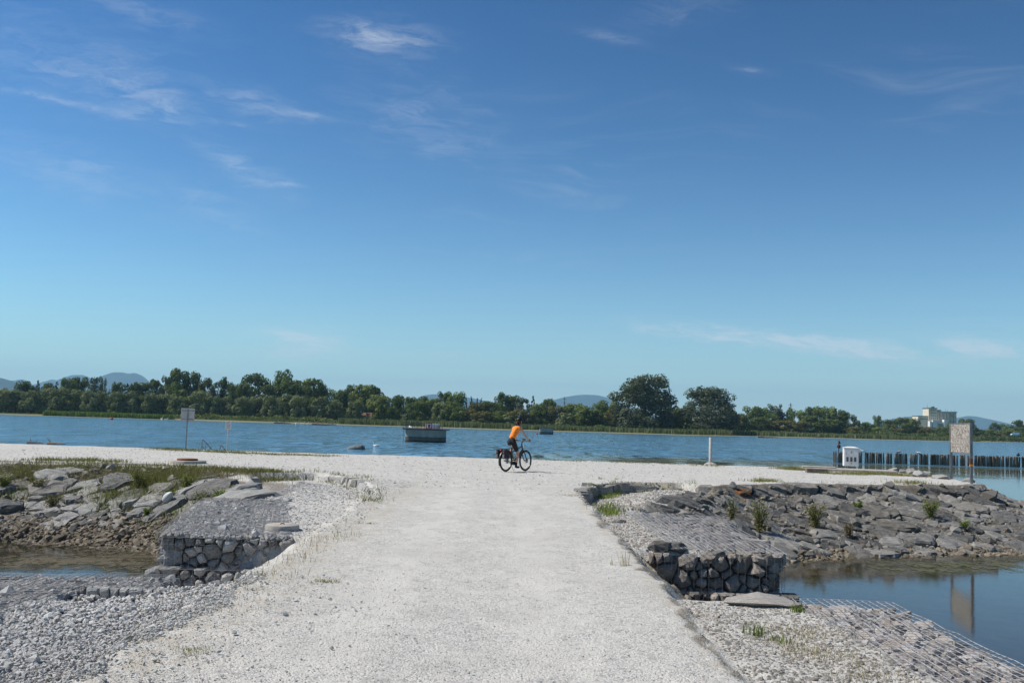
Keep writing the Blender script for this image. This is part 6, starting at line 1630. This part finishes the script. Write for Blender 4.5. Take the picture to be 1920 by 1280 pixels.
for s_, dz in ((-1, -.17), (1, .17)):
    c_ = MB().tube([bb + Vector((0, s_ * .08, 0)), bb + Vector((0, s_ * .10, dz))], .012, 6).build('crank', M_STEEL_D, bike, True)
    MB().bbox(bb.x - .045, bb.x + .045, s_ * .15 - .05, s_ * .15 + .05, bb.z + dz - .012, bb.z + dz + .012, .004).build('pedal', M_BLACK, c_)
MB().tube([(.10, -.09, RW - .02), (.24, -.14, .06), (.25, -.15, .03)], .008, 6).build('kickstand', M_STEEL_D, bike, True)
ch = MB(); ch.tube([(.46, -.06, .385), (0, -.06, .40)], .005, 4).tube([(.46, -.06, .215), (0, -.06, .315)], .005, 4).build('chain', M_STEEL_D, bike)

# rider: one continuous skinned body, clothes lifted off it as separate meshes
M_SKIN = mat_plain('skin', (0.50, 0.29, 0.20), 0.55, var=0.08)
mt, t = material('orange_jersey'); n1 = t.noise(t.n('ShaderNodeTexCoord').outputs['Object'], 14.0, 4.0, 0.6)
finish(t, pbr(t, t.mix(t.smooth(n1, .3, .7), (0.95, 0.21, 0.012), (1.0, 0.29, 0.025)), 0.75, t.bump(n1, .5, .02))); M_JERSEY = mt
M_SHORTS = mat_plain('black_shorts', (0.014, 0.014, 0.015), 0.7, var=0.3)
M_HAIR = mat_plain('brown_hair', (0.035, 0.016, 0.010), 0.6, var=0.5, scale=40)
M_SHOE = mat_plain('navy_shoe', (0.012, 0.018, 0.05), 0.6); M_SOCK = mat_plain('black_sock', (0.012, 0.012, 0.012), 0.8); M_STRAP = mat_plain('grey_strap', (0.30, 0.30, 0.34), 0.7)
J = {'pelvis': ((.26, 0, 1.02), .125), 'waist': ((.355, 0, 1.19), .110), 'chest': ((.49, 0, 1.345), .122), 'upper': ((.585, 0, 1.445), .10), 'neck': ((.65, 0, 1.525), .053), 'head0': ((.685, 0, 1.59), .052)}
E = [('pelvis', 'waist'), ('waist', 'chest'), ('chest', 'upper'), ('upper', 'neck'), ('neck', 'head0')]
for s_, S in ((-1, 'r'), (1, 'l')):
    knee = (.525, s_ * .115, .60) if s_ < 0 else (.585, s_ * .125, .94)
    ank = (.415, s_ * .13, .235) if s_ < 0 else (.415, s_ * .13, .565)
    J.update({'sh' + S: ((.58, s_ * .165, 1.44), .055), 'ua' + S: ((.645, s_ * .205, 1.34), .042), 'el' + S: ((.715, s_ * .24, 1.225), .034), 'fa' + S: ((.78, s_ * .265, 1.165), .035), 'wr' + S: ((.87, s_ * .29, 1.09), .023), 'pm' + S: ((.91, s_ * .30, 1.072), .027),
              'hp' + S: ((.275, s_ * .085, .985), .098), 'th' + S: (tuple(np.array((.275, s_ * .09, .985)) * .45 + np.array(knee) * .55), .073), 'kn' + S: (knee, .052),
              'cf' + S: (tuple(np.array(knee) * .62 + np.array(ank) * .38 + np.array((-.02, 0, 0))), .052), 'an' + S: (ank, .033), 'he' + S: ((ank[0] - .02, ank[1], ank[2] - .075), .034), 'ba' + S: ((ank[0] + .11, ank[1], ank[2] - .085), .030), 'to' + S: ((ank[0] + .17, ank[1], ank[2] - .09), .022)})
    E += [('upper', 'sh' + S), ('sh' + S, 'ua' + S), ('ua' + S, 'el' + S), ('el' + S, 'fa' + S), ('fa' + S, 'wr' + S), ('wr' + S, 'pm' + S), ('pelvis', 'hp' + S), ('hp' + S, 'th' + S), ('th' + S, 'kn' + S), ('kn' + S, 'cf' + S), ('cf' + S, 'an' + S), ('an' + S, 'he' + S), ('he' + S, 'ba' + S), ('ba' + S, 'to' + S)]
names = list(J); me = bpy.data.meshes.new('rig'); me.from_pydata([J[n][0] for n in names], [(names.index(a), names.index(b)) for a, b in E], [])
tmp = bpy.data.objects.new('rig', me); COL.objects.link(tmp)
md = tmp.modifiers.new('skin', 'SKIN'); md.use_smooth_shade = True; md.branch_smoothing = 0.6
lay_ = me.skin_vertices[0] if len(me.skin_vertices) else None
if lay_ is None:
    bmx = bmesh.new(); bmx.from_mesh(me); bmx.verts.layers.skin.verify(); bmx.to_mesh(me); bmx.free(); lay_ = me.skin_vertices[0]
for i, n in enumerate(names):
    r_ = J[n][1]; f = (1.0, 1.0)
    if n in ('pelvis',): f = (1.05, 1.25)
    if n in ('waist',): f = (0.92, 1.12)
    if n in ('chest', 'upper'): f = (0.95, 1.2)
    lay_.data[i].radius = (r_ * f[0], r_ * f[1]); lay_.data[i].use_root = (n == 'pelvis')
tmp.modifiers.new('sub', 'SUBSURF').levels = 2; tmp.modifiers['sub'].render_levels = 2
dg = bpy.context.evaluated_depsgraph_get(); body_me = bpy.data.meshes.new_from_object(tmp.evaluated_get(dg))
bpy.data.objects.remove(tmp)
rider = empty('person', (rw.x, rw.y, BZ), HEAD); tag(rider, 'person cycling away in a sleeveless orange top, black shorts and helmet', 'person')
bmx = bmesh.new(); bmx.from_mesh(body_me)
segs = [(Vector(J[a][0]), Vector(J[b][0]), a, b) for a, b in E]
def nearest(p):
    best = None
    for A, B, a, b in segs:
        d = B - A; t_ = max(0, min(1, (p - A).dot(d) / d.length_squared)); q = (p - (A + d * t_)).length
        if best is None or q < best[0]: best = (q, a, b, t_)
    return best
def garment(name, test, lift, mat):
    bm2 = bmx.copy(); bm2.normal_update()
    kill = [f for f in bm2.faces if not test(f.calc_center_median())]
    bmesh.ops.delete(bm2, geom=kill, context='FACES')
    bm2.normal_update()
    for v in bm2.verts: v.co += v.normal * lift
    m_ = bpy.data.meshes.new(name); bm2.to_mesh(m_); bm2.free()
    m_.polygons.foreach_set('use_smooth', np.ones(len(m_.polygons), bool))
    o = add(name, m_, mat, rider)
    so = o.modifiers.new('thickness', 'SOLIDIFY'); so.thickness = lift * 0.8; so.offset = -1
    return o
tors = Vector((.165, 0, .35)).normalized()
def t_jersey(p):
    q, a, b, t_ = nearest(p)
    if b in ('waist', 'chest', 'upper') and not (a == 'pelvis' and t_ < .45): return True
    if a == 'upper' and b.startswith('sh'): return abs(p.y) < .155
    if a == 'upper' and b == 'neck': return t_ < .25
    return False
def t_shorts(p):
    q, a, b, t_ = nearest(p)
    if a == 'pelvis' and b == 'waist': return t_ < .5
    return (a == 'pelvis' and b[:2] == 'hp') or b[:2] == 'th' or (b[:2] == 'kn' and t_ < .35)
def t_sock(p):
    q, a, b, t_ = nearest(p); return (b[:2] == 'an' and t_ > .68) 
def t_shoe(p):
    q, a, b, t_ = nearest(p); return b[:2] in ('he', 'ba', 'to')
garment('jersey', t_jersey, .012, M_JERSEY); garment('shorts', t_shorts, .011, M_SHORTS); garment('sock', t_sock, .005, M_SOCK); garment('shoe', t_shoe, .010, M_SHOE)
# head with face, ears; hands with fingers, all in the body mesh
mb = MB(); hc = Vector((.725, 0, 1.685)); fw = Vector((.97, -.12, -.20)).normalized(); up = Vector((.2, .0, .98)); up = (up - fw * up.dot(fw)).normalized(); sd_ = up.cross(fw)
hp = []
for i in range(15):
    la = math.pi * i / 14 - math.pi / 2
    for k in range(20):
        lo = 2 * math.pi * k / 20; cx_, cy_, cz_ = math.cos(la) * math.cos(lo), math.cos(la) * math.sin(lo), math.sin(la)
        x_ = cx_ * .094; y_ = cy_ * .074; z_ = cz_ * .112
        if z_ < -.03: y_ *= 1 - (-.03 - z_) * 3.2; x_ *= 1 - (-.03 - z_) * 1.5 * (1 if cx_ < 0 else .4)
        if cx_ > .75 and abs(cy_) < .35: x_ += .022 * math.exp(-((z_ + .012) / .022) ** 2) * (1 - abs(cy_) / .35)
        if cx_ > .7 and .2 < abs(cy_) < .5: x_ -= .008 * math.exp(-((z_ - .012) / .014) ** 2)
        if cx_ > .75 and abs(cy_) < .3: x_ += .006 * math.exp(-((z_ + .055) / .008) ** 2)
        hp.append(hc + fw * x_ + sd_ * y_ + up * z_)
mb.poly(hp, [(i * 20 + k, i * 20 + (k + 1) % 20, (i + 1) * 20 + (k + 1) % 20, (i + 1) * 20 + k) for i in range(14) for k in range(20)])
for s_ in (-1, 1):
    e_ = hc + sd_ * (.076 * s_) + up * (-.01); mb.tube([e_ - up * .03 - fw * .0, e_ - up * .01 + sd_ * (.012 * s_) - fw * .012, e_ + up * .025 + sd_ * (.010 * s_) - fw * .01], [.008, .014, .008], 8)
    W0 = Vector(J['pm' + ('r' if s_ < 0 else 'l')][0]); bar = Vector((.915, s_ * .295, 1.047)); ax = Vector((-.04, s_ * .10, -.005)).normalized()
    for f in range(4):
        c_ = bar + ax * (.032 - f * .021) ; L_ = (.024, .027, .026, .022)[f]
        k0 = c_ + Vector((.012, 0, .032)); mb.tube([W0 + ax * (.028 - f * .019), k0 + Vector((.008, 0, 0)), c_ + Vector((.034, 0, .004)), c_ + Vector((.020, 0, -.022)), c_ + Vector((-.004, 0, -.024))], [.0105, .010, .0095, .009, .0075], 6)
    c_ = bar - ax * .04; mb.tube([W0 - ax * .02 + Vector((-.01, 0, -.005)), c_ + Vector((-.012, 0, .012)), c_ + Vector((.002, 0, -.020)), c_ + Vector((.018, 0, -.026))], [.012, .011, .010, .008], 6)
mm = mesh_np('h', mb.v, mb.f, True); bmx.from_mesh(mm); bpy.data.meshes.remove(mm)
m_ = bpy.data.meshes.new('body'); bmx.to_mesh(m_); bmx.free(); m_.polygons.foreach_set('use_smooth', np.ones(len(m_.polygons), bool)); add('body', m_, M_SKIN, rider)
for s_ in (-1, 1):
    MB().lathe([(0, .0), (.008, .001), (.010, .004), (0, .007)], 10, axis='X').build('eye', M_BLACK, rider, True, loc=tuple(hc + fw * .079 + sd_ * (.030 * s_) + up * .012))
# hair cap, pony tail, helmet
def dome(rx, ry, rz_, la0, test, off=(0, 0, 0)):
    mb = MB(); n, s = 12, 24
    for i in range(n + 1):
        la = la0 + (math.pi / 2 - la0) * i / n
        for k in range(s):
            lo = 2 * math.pi * k / s; q = (math.cos(la) * math.cos(lo), math.cos(la) * math.sin(lo), math.sin(la))
            mb.v.append(tuple(hc + fw * (q[0] * rx + off[0]) + sd_ * (q[1] * ry) + up * (q[2] * rz_ + off[2])))
    for i in range(n):
        for k in range(s):
            if test(i, k / s): mb.f.append((i * s + k, i * s + (k + 1) % s, (i + 1) * s + (k + 1) % s, (i + 1) * s + k))
    return mb
dome(.101, .080, .118, -1.0, lambda i, u: i > 5 or .22 < u < .78).build('hair', M_HAIR, rider, True)
MB().tube([hc - fw * .085 - up * .03, hc - fw * .125 - up * .075, hc - fw * .135 - up * .14, hc - fw * .115 - up * .19], [.024, .034, .028, .008], 8).build('pony_tail', M_HAIR, rider, True)
hm = dome(.128, .098, .122, .12, lambda i, u: True, (-.005, 0, .022)).build('helmet', M_BLACK, rider, True)
hv = MB()
for yy_ in (-.05, 0, .05):
    pts = []
    for a in np.linspace(rad(25), rad(150), 9): pts.append(hc + fw * (math.cos(a) * .118 - .005) + sd_ * yy_ * (1 - .2 * abs(math.cos(a))) + up * (math.sin(a) * (.128 - abs(yy_) * .35) + .018))
    hv.tube(pts, .010, 6)
hv.build('vent_rib', M_STEEL_D, hm, True)
MB().tube([hc + sd_ * .078 + up * .02, hc + sd_ * .062 - up * .09 + fw * .03, hc - up * .128 + fw * .045, hc - sd_ * .062 - up * .09 + fw * .03, hc - sd_ * .078 + up * .02], .006, 5).build('chin_strap', M_BLACK, hm, True)
for s_ in (-1, 1): MB().tube([(.515, s_ * .135, 1.485), (.555, s_ * .138, 1.505), (.605, s_ * .135, 1.505), (.655, s_ * .125, 1.465)], .012, 6).build('top_strap', M_STRAP, rider, True)
# ------------------------------------------------------------------ grass and weeds on the near land
rs = np.random.RandomState(33)
M_GRASS = mat_leaf('green_grass', (0.09, 0.098, 0.03), (0.18, 0.178, 0.06), (0.29, 0.26, 0.115))
M_DRY = mat_leaf('dry_grass', (0.15, 0.12, 0.055), (0.28, 0.23, 0.11), (0.42, 0.355, 0.20))
M_WEED = mat_leaf('weed_leaves', (0.075, 0.11, 0.022), (0.15, 0.20, 0.04), (0.25, 0.29, 0.075))
M_BROWNW = mat_leaf('seeding_weed', (0.11, 0.085, 0.05), (0.20, 0.155, 0.095), (0.30, 0.235, 0.15))
def tufts(name, label, spots, per, h, wd, spread, mat, lean=0.9):
    P = []; Hh = []
    for (x, y, s) in spots:
        m_ = max(3, int(per * s))
        px = x + rs.normal(size=m_) * spread * s; py = y + rs.normal(size=m_) * spread * s
        P.append(np.stack([px, py, Hv(px, py) - 0.01], -1)); Hh.append(h * s * rs.uniform(0.4, 1.2, m_))
    P = np.concatenate(P); Hh = np.concatenate(Hh)
    o = blades(name, P, Hh, np.full(len(P), wd), lean, rs, mat)
    tag(o, label, 'grass', kind='stuff'); return o
def strip(n, pts, jit):
    pts = np.array(pts); L = np.linspace(0, 1, len(pts)); u = rs.rand(n)
    return np.stack([np.interp(u, L, pts[:, 0]) + rs.normal(size=n) * jit, np.interp(u, L, pts[:, 1]) + rs.normal(size=n) * jit, rs.uniform(0.6, 1.3, n)], -1)
G2 = lambda px, py, z=0.0: tuple(hit(px, py))[:2]
top_l = [G2(60, 872), G2(150, 876), G2(250, 878), G2(330, 882), G2(420, 884), G2(480, 886), G2(540, 892)]
tufts('grass_fringe', 'green grass fringe along the top of the left bank', np.concatenate([strip(330, top_l, 0.5), strip(50, [G2(60, 862), G2(230, 866)], 0.25)]), 26, 0.16, 0.012, 0.16, M_GRASS)
tufts('grass_fringe', 'dry brown grass on the upper left bank', np.concatenate([strip(330, [G2(0, 888), G2(100, 893), G2(230, 897), G2(300, 897), G2(400, 890)], 0.7), strip(120, [G2(60, 925), G2(200, 930), G2(330, 915), G2(420, 905)], 0.8)]), 26, 0.20, 0.008, 0.24, M_BROWNW)
tufts('grass_fringe', 'yellowish weeds spilling down the middle of the left bank', np.concatenate([strip(120, [G2(230, 890), G2(260, 915), G2(285, 935)], 0.55), strip(70, [G2(330, 885), G2(360, 905)], 0.4), strip(60, [G2(20, 895), G2(120, 890)], 0.5)]), 30, 0.26, 0.010, 0.2, M_GRASS)
tufts('grass_fringe', 'green weeds scattered between the stones of the left bank', np.concatenate([strip(75, [G2(0, 910, -.4), G2(120, 920, -.5), G2(260, 915, -.5), G2(300, 935, -.7)], 0.6), strip(30, [G2(150, 955, -.8), G2(300, 960, -.9), G2(400, 950, -.7)], 0.35)]), 24, 0.24, 0.014, 0.16, M_WEED)
tufts('grass_fringe', 'dry grass stalks along the left path edge', strip(46, [G2(660, 1000), G2(600, 1015), G2(545, 1040), G2(500, 1075), G2(460, 1100)], 0.14), 7, 0.12, 0.005, 0.10, M_DRY, 0.8)
tufts('grass_fringe', 'short green and yellow tufts on the left path edge', np.concatenate([strip(8, [G2(265, 1175), G2(215, 1210), G2(190, 1215)], 0.08), strip(6, [G2(340, 1220), G2(380, 1222)], 0.05), strip(8, [G2(590, 1090), G2(620, 1092)], 0.05)]), 30, 0.045, 0.005, 0.06, M_GRASS)
tufts('grass_fringe', 'thin grass below the pale stone edging left of the path', np.concatenate([strip(40, [G2(620, 895, -.15), G2(670, 905, -.2), G2(700, 935, -.15)], 0.25), strip(8, [G2(690, 935, -.1), G2(705, 940, -.1)], 0.1)]), 18, 0.13, 0.010, 0.12, M_GRASS)
tufts('grass_fringe', 'green weeds at the foot of the dark slate edge', np.concatenate([strip(26, [G2(1120, 935, -.25), G2(1150, 932, -.25), G2(1165, 925, -.25)], 0.14), strip(14, [G2(1140, 950, -.2), G2(1150, 968, -.15)], 0.10), strip(10, [G2(1190, 925, -.2), G2(1270, 912, -.25)], 0.5)]), 20, 0.17, 0.012, 0.09, M_WEED)
tufts('grass_fringe', 'low grass along the lake edge of the beach', np.concatenate([strip(150, [G2(310, 842), G2(400, 847), G2(500, 852), G2(610, 855)], 0.35), strip(14, [G2(332, 840), G2(340, 840)], 0.3), strip(40, [G2(1000, 862), G2(1180, 868), G2(1400, 876)], 0.3)]), 24, 0.12, 0.014, 0.25, M_GRASS)
tufts('grass_fringe', 'grass around the cabinet slab on the right', np.concatenate([strip(80, [G2(1480, 880), G2(1520, 881)], 0.35), strip(110, [G2(1560, 888), G2(1640, 889), G2(1720, 893)], 0.28), strip(20, [G2(1430, 902), G2(1440, 902)], 0.25), strip(16, [G2(1705, 906), G2(1725, 906)], 0.2)]), 24, 0.15, 0.014, 0.2, M_GRASS)
tufts('grass_fringe', 'dry grass on the right shoulder beside the nearest gabion', np.concatenate([strip(60, [G2(1480, 1210, -.1), G2(1560, 1235, -.1), G2(1620, 1275, -.1)], 0.14), strip(30, [G2(1450, 1170, -.1), G2(1530, 1200, -.1)], 0.2)]), 26, 0.05, 0.004, 0.09, M_DRY)
tufts('grass_fringe', 'little green sprigs on the right shoulder', np.concatenate([strip(5, [G2(1490, 1145, -.1), G2(1496, 1150, -.1)], 0.03), strip(6, [G2(1410, 1190, -.1), G2(1450, 1200, -.1)], 0.08)]), 14, 0.10, 0.008, 0.03, M_WEED, 0.5)
tufts('grass_fringe', 'few dry stalks standing on the right side of the path', strip(5, [G2(1160, 1060), G2(1175, 1062)], 0.05), 7, 0.17, 0.006, 0.03, M_DRY, 0.3)
tufts('grass_fringe', 'flattened reddish weeds on the path near the slate edge', strip(12, [G2(1055, 928), G2(1085, 928)], 0.08), 24, 0.03, 0.012, 0.12, M_DRY)
tufts('grass_fringe', 'dark grass tuft in the middle left of the path', strip(3, [G2(684, 982), G2(690, 982)], 0.05), 22, 0.06, 0.008, 0.06, M_GRASS)

tufts('grass_fringe', 'tan dry weeds creeping along both sides of the path', np.concatenate([strip(60, [G2(250, 1235), G2(440, 1120), G2(560, 1040), G2(640, 1005)], 0.22), strip(22, [G2(1420, 1255), G2(1330, 1160), G2(1250, 1080)], 0.12)]), 12, 0.035, 0.006, 0.10, M_DRY)
tufts('grass_fringe', 'brown grass and low weeds in the joints of the right bank', np.concatenate([strip(150, [G2(1380, 975), G2(1560, 990), G2(1750, 990), G2(1880, 990)], 0.9), strip(90, [G2(1450, 930), G2(1650, 930), G2(1850, 935)], 0.6)]), 14, 0.13, 0.008, 0.14, M_BROWNW)
def weed(label, px, py, z, h, wd, n, mats, seed):
    """a bushy weed: several stems with leaves"""
    r = np.random.RandomState(seed); p = hit(px, py); z0 = H(p.x, p.y) + 0.04
    root = empty('weed_bush', (p.x, p.y, z0 + 0.02)); tag(root, label, 'weed', 'weed bushes on the banks')
    mb = MB(); P = []; 
    for k in range(14):
        a = r.uniform(0, 6.283); e = np.array([math.cos(a) * wd * r.uniform(0.2, 0.9), math.sin(a) * wd * r.uniform(0.2, 0.9), h * r.uniform(0.55, 1.0)])
        mid = e * np.array([0.45, 0.45, 0.6]); mb.tube([(0, 0, -0.05), tuple(mid), tuple(e)], [0.008, 0.006, 0.003], 4)
        u = r.rand(n // 14)
        pt = np.where(u[:, None] < 0.5, mid * (u[:, None] * 2), mid + (e - mid) * (u[:, None] * 2 - 1)) + r.normal(size=(n // 14, 3)) * wd * 0.13
        P.append(pt)
    mb.build('stem', M_BARK, root)
    P = np.concatenate(P); P[:, 2] = np.maximum(P[:, 2], 0); Nn = r.normal(size=P.shape); Nn /= np.linalg.norm(Nn, axis=1)[:, None]
    for i, mt_ in enumerate(mats):
        sel = (np.arange(len(P)) % len(mats)) == i
        add('foliage', leaf_mesh('foliage', P[sel], Nn[sel], np.full(sel.sum(), 0.026) * r.uniform(0.5, 1.4, sel.sum()), r), mt_, root)
weed('tall brownish weed bush at the corner of the right gabion', 1425, 1000, -0.75, 0.85, 0.42, 1600, [M_BROWNW, M_WEED], 1)
weed('green weed bush right of the brownish one on the right bank', 1530, 990, -0.9, 0.72, 0.45, 1500, [M_WEED, M_BROWNW, M_GRASS], 2)
weed('small round yellow-green weed between stones of the right bank', 1608, 962, -0.55, 0.30, 0.18, 700, [M_WEED], 3)
weed('bright green weed bush in the middle of the right bank', 1745, 975, -0.8, 0.55, 0.38, 1400, [M_WEED, M_GRASS], 4)
weed('low brown weed near the waterline of the right bank', 1592, 1010, -1.1, 0.35, 0.26, 700, [M_BROWNW], 5)
weed('small green weed low on the right part of the right bank', 1806, 995, -1.0, 0.25, 0.25, 500, [M_WEED], 6)
weed('thin pinkish weed beside the wire on the right bank', 1372, 978, -0.5, 0.55, 0.25, 600, [M_BROWNW, M_WEED], 7)
weed('yellow flowering weed behind the left gabion', 385, 958, -0.7, 0.42, 0.38, 1100, [M_BROWNW, M_WEED], 8)
weed('fresh green weed just behind the left gabion top', 412, 948, -0.5, 0.35, 0.22, 700, [M_WEED], 9)
weed('green weed on the slope above the white float', 350, 920, -0.5, 0.34, 0.26, 800, [M_WEED, M_GRASS], 10)
weed('dry brown weed on the left bank near the picture edge', 70, 925, -0.6, 0.4, 0.3, 800, [M_BROWNW, M_GRASS], 11)
weed('green bush of weeds cut by the left picture edge', 8, 920, -0.5, 0.4, 0.4, 1000, [M_WEED, M_GRASS], 12)
weed('broad yellowish weed patch on the left bank', 262, 918, -0.5, 0.45, 0.5, 1500, [M_GRASS, M_BROWNW, M_WEED], 13)
weed('leafy weed low on the stones left of the white float', 100, 955, -0.9, 0.35, 0.35, 900, [M_GRASS, M_BROWNW], 14)
weed('small green weed under the white float', 275, 972, -1.0, 0.22, 0.16, 400, [M_WEED], 15)

# algae mats floating on the calm water
def mat_algae(name, c0, c1):
    mt, t = material(name); pos = t.n('ShaderNodeNewGeometry').outputs['Position']
    mp = t.vmath('MULTIPLY', pos, (1.0, 0.55, 1.0))
    n1 = t.noise(mp, 5.0, 8.0, 0.72)
    col = t.ramp(t.noise(pos, 24.0, 5.0, 0.7), [(0.3, c0), (0.7, c1)])
    big = t.math('ADD', n1, t.math('MULTIPLY', t.math('SUBTRACT', t.noise(t.vmath('MULTIPLY', pos, (0.35, 1.0, 1.0)), 0.6, 3.0, 0.5), 0.5), 0.5))
    cover = t.math('MULTIPLY', t.math('MULTIPLY', t.smooth(big, 0.46, 0.58), 0.8), t.attr('cover'))
    p = pbr(t, col, 0.7, spec=0.3); tr = t.n('ShaderNodeBsdfTransparent')
    mx = t.n('ShaderNodeMixShader'); t.set(mx.inputs[0], cover); t.t.links.new(tr.outputs[0], mx.inputs[1]); t.t.links.new(p, mx.inputs[2])
    finish(t, mx.outputs[0]); return mt
M_ALG = mat_algae('brown_algae', (0.05, 0.042, 0.022), (0.17, 0.14, 0.075))
M_ALG2 = mat_algae('olive_pondweed', (0.055, 0.065, 0.032), (0.15, 0.15, 0.075))
def algae(label, poly, mat, lift=0.006, n=26):
    """irregular sheet with a soft ragged edge"""
    P = np.array(poly); x0, x1, y0, y1 = P[:, 0].min(), P[:, 0].max(), P[:, 1].min(), P[:, 1].max()
    gx_, gy_ = np.meshgrid(np.linspace(x0, x1, n), np.linspace(y0, y1, n))
    d = -sdist([tuple(p) for p in poly], gx_, gy_); cov = smooth01(d, 0.0, 0.16 * min(x1 - x0, y1 - y0))
    i = np.arange(n * n).reshape(n, n)
    me = mesh_np('algae_mat', np.stack([gx_, gy_, np.full_like(gx_, WL + lift)], -1).reshape(-1, 3), np.stack([i[:-1, :-1], i[:-1, 1:], i[1:, 1:], i[1:, :-1]], -1).reshape(-1, 4))
    a = me.attributes.new('cover', 'FLOAT', 'POINT'); a.data.foreach_set('value', cov.ravel().astype(np.float32))
    tag(add('algae_mat', me, mat), label, 'algae', kind='stuff')
W_ = lambda *q: [(at(px, py, WL).x, at(px, py, WL).y) for px, py in q]
algae('brown algae floating on the left pond', W_((-60, 1022), (330, 1020), (330, 1090), (-60, 1070)), M_ALG)
algae('brown algae along the foot of the right bank', W_((1440, 1043), (1700, 1042), (1960, 1032), (1960, 1046), (1650, 1062), (1560, 1110), (1440, 1110)), M_ALG)
algae('brown algae film over the left pond near the gabion', W_((-60, 1015), (320, 1012), (325, 1050), (-60, 1045)), M_ALG, 0.012)
algae('thin algae streaks in the middle of the right pond', W_((1560, 1052), (1960, 1042), (1960, 1075), (1640, 1085)), M_ALG2, 0.010)
algae('olive pondweed in the bay behind the beach', W_((1060, 858), (1330, 858), (1330, 872), (1060, 868)), M_ALG2)
algae('olive pondweed between the bollard and the palisade', W_((1330, 860), (1570, 866), (1600, 880), (1330, 876)), M_ALG2, 0.010)
algae('olive pondweed in front of the palisade', W_((1560, 868), (1940, 878), (1960, 902), (1700, 893), (1560, 884)), M_ALG2, 0.014)
algae('faint weed streaks in the lake behind the beach', W_((190, 836), (300, 838), (660, 850), (600, 852), (280, 842), (190, 840)), M_ALG2)
# ------------------------------------------------------------------ air
mt, t = material('thin_haze')
pv = t.n('ShaderNodeVolumePrincipled', None, Density=0.00007, Anisotropy=0.1)
pv.inputs['Color'].default_value = (0.44, 0.77, 1.0, 1)
finish(t, None, pv.outputs[0])
mb = MB().box(-12000, 12000, -60, 17600, -8.5, 700)
hz = mb.build('haze', mt); tag(hz, 'thin blue summer haze over the lake', kind='stuff')
